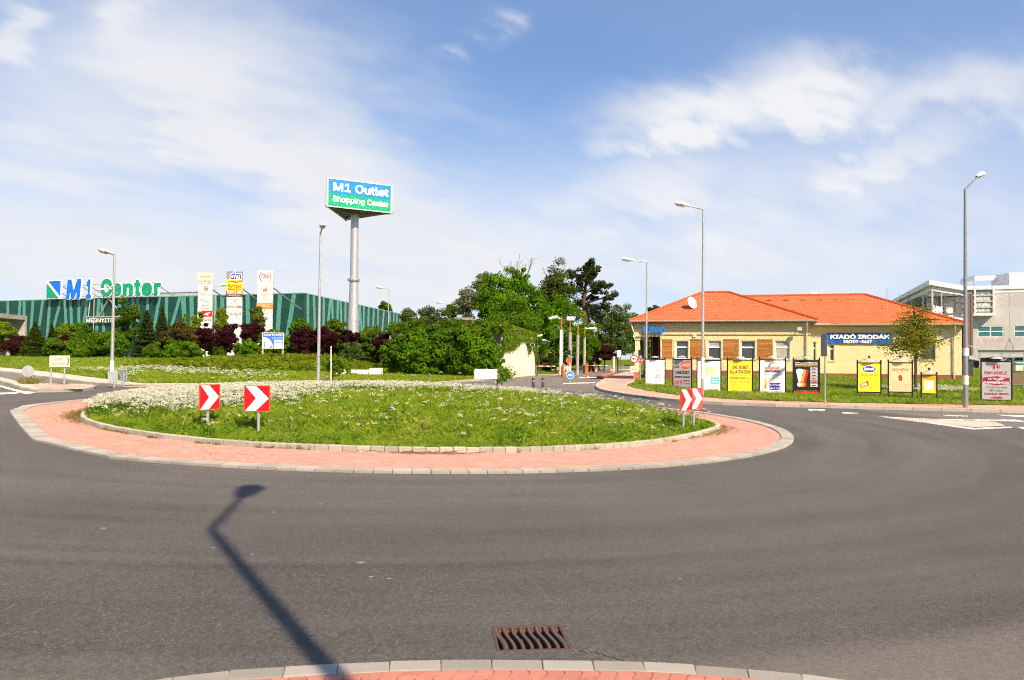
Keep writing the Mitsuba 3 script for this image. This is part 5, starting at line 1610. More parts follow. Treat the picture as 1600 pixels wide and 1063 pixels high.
def chevron(quad, depth0, depth1, post_px, post_y, label, red=RED):
    """quad: x0, x1, top, bottom in the photograph."""
    x0, x1, yt, yb = quad
    k = thing('chevron_board', label, 'chevron sign', CG)
    p0, p1 = W(x0, (yt + yb) / 2, depth0), W(x1, (yt + yb) / 2, depth1)
    wl_ = Wall(p0[:2], p1[:2])
    F, w = wl_.F, wl_.L
    dm_ = (depth0 + depth1) / 2
    z1, z0 = W((x0 + x1) / 2, yt, dm_)[2], W((x0 + x1) / 2, yb, dm_)[2]
    h = z1 - z0
    pk = numbered(f'{k}__panel')
    vv, ff, cc = MB().box((0, z0, -.02), (w, z1, 0), red, F).arrays()
    scene[pk] = mikit.ply((vv, ff), 'paint', False, color=cc)
    MB().prism(Polygon([(w * .03, z1), (w * .46, z1), (w * .985, z0 + h * .5), (w * .46, z0), (w * .03, z0), (w * .46, z0 + h * .5)]), .0005, .003, WHT, F).build('chevron', 'paint', parent=pk)
    m = MB()
    e = .012
    for a, b in (((-e, z0 - e, -.025), (w + e, z0 - .0005, .006)), ((-e, z1 + .0005, -.025), (w + e, z1 + e, .006)), ((-e, z0, -.025), (-.0005, z1, .006)), ((w + .0005, z0, -.025), (w + e, z1, .006))):
        m.box(a, b, (0.60, 0.10, 0.03), F)
    m.build('rim', 'paint', parent=pk)
    s = float((plane_hit(post_px, post_y, wl_.A, wl_.r, wl_.n) - wl_.A) @ wl_.r)
    q = F((s, 0, -.055))[0]
    zg = float(dome(q[0], q[1])) - .2
    MB().tube([(q[0], q[1], zg), (q[0], q[1], z1 - .05)], .03, (0.45, 0.46, 0.48), 12).build('post', 'metal', True, parent=k)
    for z in (z0 + .08, z1 - .1):
        MB().box((s - .05, z, -.09), (s + .05, z + .03, -.021), (0.4, 0.4, 0.42), F).build('clamp', 'metal', parent=k)


chevron((312.4, 342.5, 601.8, 639.5), 15.3, 15.7, 327.5, 650, 'red and white chevron board on a grey post in the white flowers, leftmost of four')
chevron((382.3, 420.6, 603.4, 642.2), 14.95, 14.95, 402.5, 660, 'red and white chevron board at the front kerb of the roundabout, second from left')
chevron((1064, 1081.2, 609.0, 641.2), 18.6, 19.06, 1071, 650, 'red and white chevron board at the right end, front one of the pair')
chevron((1079.5, 1097.4, 607.4, 639.0), 19.2, 19.66, 1087, 648, 'faded red and white chevron board at the right end, rear one of the pair', (0.64, 0.07, 0.075))

# ------------------------------------------------------------------ road signs
def sign_post(k, p, z0, z1, r=.03, col=(0.5, 0.51, 0.53)):
    MB().tube([(p[0], p[1], z0), (p[0], p[1], z1)], r, col, 10).build('post', 'metal', True, parent=k)


def plate(k, px0, px1, yt, yb, d0, d1, posts, ybase, col, text=None, arrow=True, back=False, zbase=None, edge=(0.68, 0.62, 0.45), tc=(0.30, 0.27, 0.22)):
    p0, p1 = W(px0, (yt + yb) / 2, d0), W(px1, (yt + yb) / 2, d1)
    wl_ = Wall(p0[:2], p1[:2])
    F, w, dm_ = wl_.F, wl_.L, (d0 + d1) / 2
    z1, z0 = W((px0 + px1) / 2, yt, dm_)[2], W((px0 + px1) / 2, yb, dm_)[2]
    h = z1 - z0
    pk = numbered(f'{k}__plate')
    vv, ff, cc = MB().box((0, z0, -.03), (w, z1, 0), col, F, .012).arrays()
    scene[pk] = mikit.ply((vv, ff), 'paint', False, color=cc)
    m = MB()
    if not back:
        for a, b in (((.0, z0), (w, z0 + .03)), ((0, z1 - .03), (w, z1)), ((0, z0 + .0305), (.03, z1 - .0305)), ((w - .03, z0 + .0305), (w, z1 - .0305))):
            m.box((*a, .0002), (*b, .004), edge, F)
    if text:
        for t, y, f_ in text:
            m.text(t, w * .43, z0 + h * y, h * .2, tc, F, width=w * f_, z=.001)
    if arrow:
        m.prism(Polygon([(w * .86, z1 - .05), (w * .90, z1 - .05), (w * .97, z0 + h / 2), (w * .90, z0 + .05), (w * .86, z0 + .05), (w * .925, z0 + h / 2)]), .0002, .003, (0.03, 0.03, 0.03), F)
    if m.v:
        m.build('print', 'paint', parent=pk, kind='stuff')
    for px in posts:
        s = float((plane_hit(px, (yt + yb) / 2, wl_.A, wl_.r, wl_.n) - wl_.A) @ wl_.r)
        q = F((s, 0, .03 if back else -.065))[0]
        zb_ = float(gz(q[0], q[1])) - .1 if zbase is None else zbase
        sign_post(k, q, zb_, z1 - .06 if not back else z1 - .08)


k = thing('direction_sign', 'cream direction sign with faded lettering on two posts of the left traffic island', 'road sign')
plate(k, 77.5, 109, 555.8, 573.6, 29.6, 30.2, (81.5, 102.5), 606, (0.62, 0.58, 0.48), (('SZOMOR', .58, .42), ('KÖNYVPIAC', .16, .78)))
k = thing('direction_sign', 'white direction sign with grey lettering standing before the ivy covered wall', 'road sign')
plate(k, 741.5, 783, 576.8, 592.2, 45.0, 45.8, (755.5, 775.5), 603, (0.78, 0.78, 0.78), (('M1 TOP RAKTÁR', .58, .80), ('IPARI PARK', .16, .56)), edge=(0.75, .75, .75), tc=(.42, .42, .44))
k = thing('direction_sign', 'small white direction sign on the lawn, right of two grey sign backs', 'road sign')
plate(k, 577, 598, 575.5, 589.5, 49.0, 49.6, (592.5,), 594, (0.76, 0.74, 0.72), (('SZEMÉLY', .58, .66), ('BEHAJTÁS', .18, .56)), edge=(0.7, .66, .55), tc=(.45, .42, .42))
k = thing('direction_sign', 'white arrow sign half hidden behind a grey sign back on the lawn', 'road sign')
plate(k, 548.5, 577, 578, 587.5, 50.6, 51.2, (552, 574), 594, (0.74, 0.74, 0.72), edge=(0.7, .68, .6))
k = thing('square_sign', 'grey back of a square road sign standing alone on the lawn under the pylon', 'road sign')
plate(k, 524.8, 540.8, 577.2, 592.6, 48.0, 48.3, (532,), 598, (0.47, 0.51, 0.56), arrow=False, back=True)
k = thing('square_sign', 'grey back of a tilted square road sign in front of the white arrow sign', 'road sign')
plate(k, 558.5, 574.5, 578.6, 593.2, 48.5, 48.9, (565.5,), 598, (0.50, 0.54, 0.60), arrow=False, back=True)
k = thing('square_sign', 'grey back of a square plate at the left road, beside the lamp foot', 'road sign')
plate(k, 168.8, 184.4, 580.5, 599.0, 30.6, 31.0, (178,), 603, (0.36, 0.41, 0.42), arrow=False, back=True)
k = thing('square_sign', 'narrow grey back of a plate seen at an angle, right of the lamp foot', 'road sign')
plate(k, 187.5, 197.6, 577.8, 596.5, 33.0, 31.6, (195,), 603, (0.33, 0.38, 0.40), arrow=False, back=True)


def round_sign(label, cx, cy, rpx, depth, ybase, col, face=None, back=False, name='round_sign', n=28, rot=0.0, yaw=0.0, zb=None):
    k = thing(name, label, 'road sign')
    c = W(cx, cy, depth)
    r = rpx / FOC * depth
    rr = np.array([math.cos(yaw), math.sin(yaw), 0])
    F = Frame(c, rr, (0, 0, 1))
    pk = numbered(f'{k}__disc')
    pts = lambda q: Polygon([(q * math.cos(t + rot), q * math.sin(t + rot)) for t in np.linspace(0, 2 * math.pi, n, endpoint=False)])
    vv, ff, cc = MB().prism(pts(r), -.02, 0, col, F).arrays()
    scene[pk] = mikit.ply((vv, ff), 'metal' if back else 'paint', False, color=cc)
    m = MB()
    if face:
        face(m, F, r, pts)
        m.build('print', 'paint', parent=pk, kind='stuff')
    z0 = float(gz(c[0], c[1])) - .1 if zb is None else zb
    q = F((0, 0, .03 if back else -.055))[0]
    sign_post(k, q, z0, c[2] + r * .6)
    return k


round_sign('silvery back of a round road sign on the grassy tip of the left traffic island', 43.5, 580.5, 9.2, 32.5, 600, (0.62, 0.64, 0.66), back=True)


def arrow_face(m, F, r, pts):
    m.prism(pts(r * .9), .001, .003, (0.03, 0.22, 0.62), F)
    m.prism(Polygon([(-r * .6, -r * .14), (r * .1, -r * .14), (r * .1, -r * .42), (r * .66, 0), (r * .1, r * .42), (r * .1, r * .14), (-r * .6, r * .14)]), .0031, .005, (0.8, 0.8, 0.82), F)


round_sign('blue round sign with a white arrow in the mouth of the gate road', 891, 586, 6.2, 53.0, 600, (0.75, 0.77, 0.8), arrow_face)


def truck_face(m, F, r, pts):
    m.prism(pts(r * .74), .001, .003, (0.78, 0.78, 0.78), F)
    m.box((-r * .42, -r * .16, .0031), (r * .08, r * .2, .005), BLACK, F).box((r * .1, -r * .16, .0031), (r * .42, r * .08, .005), BLACK, F)
    for x in (-.25, .25):
        m.prism(Polygon([(r * (x + .09 * math.cos(t)), r * (-.2 + .09 * math.sin(t))) for t in np.linspace(0, 6.28, 12, endpoint=False)]), .0051, .006, BLACK, F)


k = round_sign('white round sign with red rim and black lorry on a thin post at the pavement', 990.8, 561, 6.4, 52.5, 604, (0.60, 0.02, 0.03), truck_face)
p = W(990.8, 577, 52.4)
F = Frame(p, (1, 0, 0), (0, 0, 1))
MB().box((-.26, -.20, -.02), (.26, .22, 0), (0.62, 0.62, 0.45), F).box((-.2, -.03, .001), (.2, .02, .003), (0.2, 0.2, 0.2), F).build('supplementary_plate', 'paint', parent=k)

# the pole with the sign seen edge-on, at the right-hand kerb
k = thing('sign_pole', 'tall thin grey sign pole with a dark edge-on sign at the kerb', 'road sign')
p = hit(1289, 637)
zt_ = W(1288, 520.5, p[1])[2]
sign_post(k, p, p[2] - .1, zt_, .032, (0.42, 0.43, 0.44))
z0, z1 = W(1288, 557, p[1])[2], W(1288, 522, p[1])[2]
MB().box((p[0] - .05, p[1] - .30, z0), (p[0] - .035, p[1] + .30, z1), (0.16, 0.19, 0.24)).build('plate', 'paint', parent=k)
MB().box((p[0] - .035, p[1] - .045, z0 + .2), (p[0] + .04, p[1] + .045, z0 + .25), (0.3, 0.3, 0.32)).build('clamp', 'metal', parent=k)

# ------------------------------------------------------------------ the gate: pillars, barriers, lights
GG = 'concrete pillars with rusty pipe tops at the gate'
gate_pos = []
for i, (x0, x1, yb, ytc, ytp, dep, striped) in enumerate(((873.8, 879.8, 589.3, 515.5, 495.5, 68.5, 1), (887.7, 893.0, 586.0, 519.5, 501, 75.0, 0), (899.8, 904.8, 584.7, 524, 506.3, 82.0, 0), (910.7, 915.3, 582.7, 527.4, 511, 88.5, 0))):
    k = thing('gate_pillar', ('concrete gate pillar with a white and blue measuring scale, nearest of the row', 'concrete gate pillar carrying a white lamp box and a traffic light, second of the row', 'plain concrete gate pillar with a bare rusty pipe top, third of the row', 'farthest concrete gate pillar with a white lamp and a round sign at its top')[i], 'gate pillar', None)
    c = W((x0 + x1) / 2, 560, dep)
    r = (x1 - x0) / 2 / FOC * dep
    zt_ = W((x0 + x1) / 2, ytc, dep)[2]
    zp = W((x0 + x1) / 2, ytp, dep)[2]
    zg = float(gz(c[0], c[1])) - .1
    gate_pos.append((c, zg, zt_, zp))
    MB().tube([(c[0], c[1], zg), (c[0], c[1], zt_)], r, (0.40, 0.36, 0.32), 16).build('shaft', 'concrete', True, parent=k)
    MB().tube([(c[0], c[1], zt_), (c[0], c[1], zp)], r * .48, (0.36, 0.12, 0.05), 10).build('pipe', 'matte', True, parent=k)
    if striped:
        fr = Frame((c[0], c[1] - r - .005, zg), (1, 0, 0), (0, 0, 1))
        m = MB().box((-r * .8, .25, -.02), (r * .75, zt_ - zg - .02, .012), (0.72, 0.73, 0.76), fr)
        nz = int((zt_ - zg - .3) / .14)
        for j in range(nz):
            m.box((r * .05, .3 + j * .14, .0121), (r * .75, .3 + j * .14 + .055, .016), (0.04, 0.06, 0.16), fr)
        m.build('scale', 'paint', parent=k, kind='stuff')
for i, px, txt in ((0, 864.5, 'white lamp head on the nearest gate pillar pointing left'), (3, 925, 'white lamp head on the farthest gate pillar pointing right')):
    c, zg, zt_, zp = gate_pos[i]
    k = thing('gate_lamp', txt, 'lamp')
    e = W(px, 497 if i == 0 else 514, c[1])
    MB().tube([(c[0], c[1], zp - .15), ((c[0] + e[0]) / 2, c[1], e[2])], .04, (0.5, 0.5, 0.5)).build('arm', 'metal', parent=k)
    MB().rbox(np.array((-.42, -.10, -.16)), np.array((.42, .14, .16)), .10, (0.78, 0.78, 0.76), Frame(e, (1, 0, .25 if i == 0 else 0), (0, 0, 1))).build('head', 'paint', parent=k)
c, zg, zt_, zp = gate_pos[1]
k = thing('gate_lamp', 'white flat lamp box on top of the second gate pillar', 'lamp')
MB().rbox(np.array((-.30, -.02, -.2)), np.array((.52, .36, .2)), .04, (0.76, 0.76, 0.74), Frame((c[0], c[1], zp), (1, 0, 0), (0, 0, 1))).build('head', 'paint', parent=k)
MB().tube([(c[0], c[1], zp - .1), (c[0], c[1], zp + .01)], .05, (0.4, .4, .4)).build('bracket', 'metal', parent=k)


def traffic_light(px, py, dep, label, foot=None):
    k = thing('traffic_light', label, 'traffic light', None)
    c = W(px, py, dep)
    F = Frame(c, (1, 0, 0), (0, 0, 1))
    MB().rbox(np.array((-.14, -.30, -.12)), np.array((.14, .30, .06)), .03, (0.010, 0.014, 0.013), F).build('housing', 'paint', parent=k)
    for j, col in enumerate(((0.02, 0.28, 0.12), (0.04, 0.03, 0.01), (0.05, 0.008, 0.008))):
        lens = numbered(f'{k}__lens')
        vv, ff, cc = MB().prism(ellipse(0, -.18 + .18 * j, .075, .075, 20), .061, .075, col, F).arrays()
        scene[lens] = mikit.ply((vv, ff), 'glass', False, color=cc)
        if j == 0:
            scene[lens]['emitter'] = {'type': 'area', 'radiance': rgb(0.02, 0.35, 0.13)}
    for j in range(3):
        a = np.linspace(.15, math.pi - .15, 9)
        m = MB()
        V = [(.085 * math.cos(t), -.18 + .18 * j + .085 * math.sin(t), z) for z in (.061, .17) for t in a]
        m.add(V, [(i, i + 1, 9 + i + 1, 9 + i) for i in range(8)], (0.01, 0.012, 0.012), F)
        m.build('hood', 'paint', parent=k)
    if foot is not None:
        sign_post(k, (c[0], c[1] + .12), foot, c[2] + .25, .04, (0.3, 0.3, 0.3))
    return k


c, zg, zt_, zp = gate_pos[1]
traffic_light(902, 499.5, 74.6, 'black traffic light beside the lamp box on the second gate pillar', None)
MB().tube([(c[0], c[1], zp - .05), W(902, 499.5, 74.7)], .03, (0.3, .3, .3)).build('bracket', 'metal', parent='traffic_light')
traffic_light(889, 553, 66.0, 'black traffic light with green lens over the red octagonal sign left of the gate', float(gz(*W(889, 553, 66)[:2])) - .1)
traffic_light(1000.6, 553.5, 56.6, 'black traffic light with green lens at the porch column', float(gz(*W(1000.6, 553.5, 56.6)[:2])) - .1)


def stop_face(txt):
    def fn(m, F, r, pts):
        m.prism(pts(r * .92), .001, .003, (0.50, 0.012, 0.02), F)
        m.text(txt, 0, -r * .25, r * .5, (0.7, 0.65, 0.65), F, width=r * 1.3, z=.0031)
    return fn


round_sign('red octagonal stop sign beneath the traffic light at the porch column', 1000.8, 563.4, 4.8, 56.0, 590, (0.62, 0.5, 0.5), stop_face('STOP'), n=8, rot=math.pi / 8, name='stop_sign')
round_sign('faded red octagonal sign on the island left of the gate road', 889, 563.6, 5.0, 65.5, 588, (0.60, 0.20, 0.16), lambda m, F, r, pts: m.prism(pts(r * .9), .001, .003, (0.62, 0.10, 0.075), F), n=8, rot=math.pi / 8, name='stop_sign')
round_sign('grey round sign back high on the farthest gate pillar', 929.3, 515, 4.2, 88.6, 583, (0.42, 0.44, 0.46), back=True, zb=gate_pos[3][2])
MB().tube([gate_pos[3][0] * (1, 1, 0) + (0, 0, gate_pos[3][3] - .1), W(929.3, 515, 88.7)], .03, (0.35, .35, .36)).build('bracket', 'metal', parent='round_sign_003')
round_sign('small dark mirror with grey rim high on the ivy clad white wall', 832, 539.3, 3.6, 67.0, 560, (0.5, 0.52, 0.53), lambda m, F, r, pts: m.prism(pts(r * .82), .001, .004, (0.03, 0.03, 0.04), F), name='traffic_mirror', zb=W(832, 552, 67)[2])

# ticket machines, barriers
k = thing('barrier_post', 'orange barrier post beside the scaled gate pillar', 'barrier')
c = W(880.9, 560, 68.2)
zg = float(gz(c[0], c[1])) - .1
MB().rbox(np.array((-.12, 0, -.15)), np.array((.12, 1.20, .15)), .03, (0.66, 0.13, 0.02), Frame((c[0], c[1], zg), (1, 0, 0), (0, 0, 1))).box((-.08, 1.201, -.1), (.08, 1.25, .1), (.3, .3, .3), Frame((c[0], c[1], zg), (1, 0, 0), (0, 0, 1))).build('cabinet', 'paint', parent=k)
k = thing('barrier', 'orange barrier cabinet with a thin red and white boom across the gate road', 'barrier')
c = W(916.5, 560, 88.0)
zg = float(gz(c[0], c[1])) - .1
F = Frame((c[0], c[1], zg), (1, 0, 0), (0, 0, 1))
MB().rbox(np.array((-.18, 0, -.15)), np.array((.18, 1.22, .15)), .03, (0.66, 0.13, 0.02), F).build('cabinet', 'paint', parent=k)
for j in range(7):
    MB().box((.19 + j * .38, .98, -.02), (.19 + (j + 1) * .38, 1.05, .02), ((0.62, 0.10, 0.05), (0.72, 0.66, 0.6))[j % 2], F).build('boom', 'paint', parent=k)
k = thing('barrier', 'low red and white boom closing the green drive beside the white wall', 'barrier')
p, q = W(838, 572.5, 77), W(869, 572.8, 77)
for j in range(6):
    a, b = p + (q - p) * j / 6, p + (q - p) * (j + 1) / 6
    MB().tube([a, b], .06, ((0.40, 0.13, 0.09), (0.66, 0.60, 0.52))[j % 2], 8).build('boom', 'paint', parent=k)
MB().tube([(p[0], p[1], gz(p[0], p[1]) - .1), p], .07, (0.3, 0.15, 0.1)).build('post', 'paint', parent=k)
MB().tube([(q[0], q[1], gz(q[0], q[1]) - .1), q], .07, (0.3, 0.15, 0.1)).build('post', 'paint', parent=k)
k = thing('barrier', 'dark red lowered boom across the far lane at the porch', 'barrier')
p, q = W(976, 571.3, 72), W(994, 571.6, 70)
MB().tube([p, q], .05, (0.30, 0.06, 0.05)).build('boom', 'paint', parent=k)
MB().rbox(np.array((-.15, 0, -.15)), np.array((.15, 1.1, .15)), .03, (0.4, 0.07, 0.05), Frame((q[0], q[1], float(gz(q[0], q[1])) - .05), (1, 0, 0), (0, 0, 1))).build('cabinet', 'paint', parent=k)

k = thing('notice_plate', 'white notice plate on a post between the first two gate pillars', 'sign')
c = W(886.3, 575.5, 66.5)
F = Frame(c, (1, 0, 0), (0, 0, 1))
MB().box((-.25, -.2, -.02), (.25, .2, 0), (0.72, 0.70, 0.66), F).build('plate', 'paint', parent=k)
sign_post(k, c + (0, .04, 0), float(gz(c[0], c[1])) - .1, c[2] + .1)

CN = 'small orange cones on the gate road'


def cone(px, py, label, s=1.0, dark=False):
    k = thing('traffic_cone', label, 'traffic cone')
    p = hit(px, py)
    b = (0.05, 0.05, 0.05) if dark else (0.60, 0.11, 0.03)
    MB().rbox(np.array((-.2, 0, -.2)) * s, np.array((.2, .05, .2)) * s, .015, b, Frame(p, (1, 0, 0), (0, 0, 1))).build('base', 'paint', parent=k)
    zs = [(.05, .145), (.22, .112), (.22, .113), (.38, .083), (.38, .082), (.62, .04)]
    cs = [(0.62, 0.12, 0.03), (0.75, 0.72, 0.7), (0.62, 0.12, 0.03)]
    for j in range(3):
        MB().tube([p + (0, 0, zs[2 * j][0] * s), p + (0, 0, zs[2 * j + 1][0] * s)], [zs[2 * j][1] * s, zs[2 * j + 1][1] * s], cs[j], 12).build('band', 'paint', True, parent=k)


cone(955, 583, 'orange traffic cone at the far end of the orange divider', 1.15)
cone(931, 583, 'dark based traffic cone left of the orange divider', 1.0, True)
cone(918.5, 593.5, 'pale traffic cone in the mouth of the gate road', .8)
cone(923.5, 581, 'orange traffic cone beside the orange barrier cabinet', .9)
k = thing('lane_divider', 'orange rubber lane divider lying on the gate road', 'lane divider')
p, q = hit(934.5, 591), hit(959, 583.8)
n = 9
for j in range(n):
    a, b = p + (q - p) * (j + .06) / n, p + (q - p) * (j + .94) / n
    u = nrm(b - a)
    F = Frame(a, u, (0, 0, 1))
    MB().rbox(np.array((0, 0, -.17)), np.array((np.linalg.norm(b - a), .18, .17)), .06, (0.66, 0.13, 0.03), F).build('segment', 'paint', parent=k)

for i, px in enumerate((833.3, 848.3)):
    k = thing('bollard', ('dark post bollard at the exit of the roundabout, left of two', 'dark post bollard at the exit of the roundabout, right of two')[i], 'bollard', None)
    c = W(px, 600, 40.5)
    zt_ = W(px, 590.5, 40.5)[2]
    zg = float(gz(c[0], c[1])) - .1
    MB().tube([(c[0], c[1], zg), (c[0], c[1], zt_ - .06), (c[0], c[1], zt_)], [.075, .075, .05], (0.045, 0.055, 0.055), 12).build('post', 'paint', True, parent=k)
    MB().tube([(c[0], c[1], zt_ - .22), (c[0], c[1], zt_ - .14)], .078, (0.25, 0.27, 0.27), 12).build('band', 'paint', True, parent=k)

# distant furniture beyond the gate
k = round_sign('grey back of a triangular sign with a round one below, far down the gate road', 945.3, 548.5, 2.6, 104, 566, (0.36, 0.40, 0.42), back=True)
c = W(945.3, 541.5, 104)
MB().prism(Polygon([(-.28, -.2), (.28, -.2), (0, .32)]), -.02, 0, (0.36, 0.40, 0.42), Frame(c, (1, 0, 0), (0, 0, 1))).build('triangle', 'metal', parent=k)
k = thing('notice_board', 'white upright notice board on two dark legs far down the gate road', 'sign')
c0 = W(964.3, 555, 98)
c1 = W(970.5, 555, 98)
z0, z1 = W(967, 558.5, 98)[2], W(967, 547.5, 98)[2]
MB().box((c0[0], 98, z0), (c1[0], 98.06, z1), (0.74, 0.74, 0.72)).build('panel', 'paint', parent=k)
for x in (c0[0] + .06, c1[0] - .1):
    MB().box((x, 98, float(gz(c0[0], 98)) - .2), (x + .05, 98.05, z0), BLACK).build('leg', 'paint', parent=k)
k = thing('concrete_post', 'short pale post beside the white notice board', 'post')
c = W(958.8, 562, 94)
MB().tube([(c[0], c[1], float(gz(c[0], c[1])) - .1), (c[0], c[1], W(959, 557.5, 94)[2])], .16, (0.55, 0.53, 0.40), 12).build('shaft', 'matte', True, parent=k)
MB().tube([(c[0], c[1], W(959, 557.5, 94)[2]), (c[0], c[1], W(959, 557.0, 94)[2])], .18, (0.5, 0.48, 0.4), 12).build('cap', 'matte', parent=k)
k = thing('cabin', 'low pale building half hidden behind the trees beyond the gate', 'building')
c0, c1 = W(912, 560, 119), W(932, 560, 119.4)
cwall = Wall(c0[:2], c1[:2])
MB().box((0, .2, -4), (cwall.L, 3.2, 0), (0.55, 0.50, 0.36), cwall.F).build('wall', 'matte', parent=k)
MB().box((-.3, 3.201, -4.3), (cwall.L + .3, 3.4, .3), (0.3, 0.22, 0.16), cwall.F).build('roof', 'matte', parent=k)
k = thing('brick_shed', 'pinkish shed wall glimpsed behind the ivy wall and the first gate pillar', 'building')
c0, c1 = W(852, 560, 97), W(877, 560, 97.3)
cwall = Wall(c0[:2], c1[:2])
zt_ = W(865, 543, 96)[2]
MB().box((0, .2, -3), (cwall.L, zt_, 0), (0.46, 0.27, 0.19), cwall.F).build('wall', 'matte', parent=k)
MB().box((-.2, zt_ + .001, -3.2), (cwall.L + .2, zt_ + .15, .25), (0.28, 0.2, 0.16), cwall.F).build('roof', 'matte', parent=k)

# brick tower glimpsed over the ivy
k = thing('brick_house', 'small brick house with a flat slab roof rising out of the ivy and bushes', 'building')
c0, c1 = W(711.5, 560, 73), W(734, 560, 73.2)
cwall = Wall(c0[:2], c1[:2])
zt_ = W(722, 500.5, 73)[2]
MB().box((0, .2, -4), (cwall.L, zt_, 0), (0.36, 0.19, 0.10), cwall.F).build('wall', 'matte', parent=k)
MB().box((-.15, zt_ + .001, -4.3), (cwall.L + .25, zt_ + .26, .3), (0.24, 0.22, 0.21), cwall.F).build('roof', 'matte', parent=k)
MB().box((cwall.L * .18, zt_ - .45, .001), (cwall.L * .5, zt_ - .05, .01), (0.10, 0.05, 0.03), cwall.F).build('window', 'matte', parent=k)

# ivy covered building: white end wall
iv = thing('ivy_building', 'low building with a bare white end wall overgrown with ivy at its top', 'building')
ia, ib = hit(787, 591.5), hit(836, 586.8)
iw = Wall(ia[:2], ib[:2])
izt = iw.at(790, 508)[1]
izr = iw.at(836, 523)[1]
MB().prism(Polygon([(0, -.2), (iw.L, -.2), (iw.L, izr), (iw.L * .55, izt), (0, izt)]), -.3, 0, (0, 0, 0), iw.F).build('end_wall', 'white_wall', parent=iv)
il = Wall((ia[0] - 8.6, ia[1] + 1.2), ia[:2])
MB().box((0, -.2, -6), (il.L - .31, izt - .6, -.02), (0.3, 0.24, 0.18), il.F).build('long_wall', 'matte', parent=iv)
MB().box((-.2, izt - .599, -6.2), (il.L - .31, izt - .45, .15), (0.2, 0.17, 0.14), il.F).build('roof', 'matte', parent=iv)
MB().rbox(np.array((-.22, -.1, -.1)), np.array((.22, .12, .12)), .06, (0.74, 0.72, 0.66), Frame(W(798.5, 512, 66), (1, 0, 0), (0, 0, 1))).build('lamp', 'paint', parent=iv)
MB().rbox(np.array((-.25, -.1, -.1)), np.array((.25, .08, .1)), .06, (0.78, 0.76, 0.70), Frame(W(843.5, 524.5, 70.5), (1, 0, .25), (0, 0, 1))).build('lamp', 'paint', parent=iv)

# tree stump
k = thing('tree_stump', 'weathered pale tree stump on the lawn under the ivy bushes', 'tree stump')
c = hit(721, 585.5)
zt_ = W(721, 574.5, c[1])[2]
m = MB()
V, Fq, n = [], [], 18
for j, (t, q) in enumerate(((-.1, 1.15), (.2, .95), (.7, .85), (1.0, .7))):
    for i in range(n):
        a = 2 * math.pi * i / n
        r = .30 * q * (1 + .12 * math.sin(5 * a + 1) + .06 * math.sin(11 * a))
        V.append((c[0] + r * math.cos(a), c[1] + r * math.sin(a), c[2] + t * (zt_ - c[2])))
for j in range(3):
    for i in range(n):
        Fq.append((j * n + i, j * n + (i + 1) % n, (j + 1) * n + (i + 1) % n, (j + 1) * n + i))
m.add(V, Fq, (0.36, 0.20, 0.11))
m.build('trunk', 'bark', parent=k)
V2 = np.vstack([np.array(V)[-n:], [(c[0], c[1], zt_ + .02)]])
MB().add(V2, [(i, (i + 1) % n, n) for i in range(n)], (0.42, 0.28, 0.17)).build('cut_face', 'bark', parent=k)

# ------------------------------------------------------------------ grey trade building on the right
gb = thing('trade_building', 'large pale grey panelled trade building with a covered roof terrace at the right edge', 'building')
Q0, Q1, Q2 = W(1452, 560, 91.5), W(1518, 560, 100.0), W(1625, 560, 97.5)
Q3 = W(1388, 560, 126.0)
Q4 = W(1760, 560, 92.0)
GF = Wall(Q1[:2], Q2[:2])
ztop = W(1518, 447.5, 100)[2]
zgf = .5
LGX = (0.43, 0.43, 0.45)
# facade of panels with real openings
ups = [GF.at(1499 + 22, 0)[0]]
u0, u1 = GF.at(1520, 480)[0], GF.at(1548, 480)[0]
up_z = (GF.at(1535, 490)[1], GF.at(1535, 454)[1])
lo = [GF.rect(1527.5, 509.5, 1568, 527), GF.rect(1584.5, 508.5, 1626, 527)]
fac = sbox(-.1, zgf, GF.L + 12, ztop - .9)
for a in lo:
    fac = fac.difference(sbox(*a))
MB().prism(fac, -.3, 0, LGX, GF.F).build('facade', 'grey_panel', parent=gb)
MB().box((-.1, zgf, -14), (GF.L + 12, ztop - 1.0, -.7), (0.5, 0.5, 0.5), GF.F).build('core', 'matte', parent=gb)
MB().box((-.3, ztop - .9, -14), (GF.L + 12, ztop - .45, .06), (0.66, 0.66, 0.68), GF.F).build('cornice', 'paint', parent=gb)
MB().box((-.4, ztop - .449, -14), (GF.L + 12, ztop, .22), (0.72, 0.72, 0.73), GF.F).build('coping', 'paint', parent=gb)
for s in (GF.at(1578, 480)[0],):
    MB().box((s - .05, zgf, .001), (s + .05, ztop - .91, .03), (0.42, 0.42, 0.44), GF.F).build('joint_strip', 'paint', parent=gb)
TEAL = (0.035, 0.155, 0.185)
for a in lo:
    wk = numbered(f'{gb}__window')
    m = MB()
    x0, z0, x1, z1 = a
    for p, q in (((x0, z0), (x1, z0 + .1)), ((x0, z1 - .1), (x1, z1)), ((x0, z0 + .1), (x0 + .1, z1 - .1)), ((x1 - .1, z0 + .1), (x1, z1 - .1)), ((x0 + .1, (z0 + z1) / 2 - .07), (x1 - .1, (z0 + z1) / 2 + .07)), (((x0 + x1) / 2 - .07, z0 + .1), ((x0 + x1) / 2 + .07, (z0 + z1) / 2 - .071)), (((x0 + x1) / 2 - .07, (z0 + z1) / 2 + .071), ((x0 + x1) / 2 + .07, z1 - .1))):
        m.box((*p, -.14), (*q, -.04), (0.62, 0.63, 0.64), GF.F)
    vv, ff, cc = m.arrays()
    scene[wk + '__frame'] = mikit.ply((vv, ff), 'paint', False, color=cc)
    vv, ff, cc = MB().box((x0 + .05, z0 + .05, -.12), (x1 - .05, z1 - .05, -.10), TEAL, GF.F).arrays()
    scene[wk + '__pane'] = mikit.ply((vv, ff), 'paint', False, color=cc)
wk = numbered(f'{gb}__bay_window')
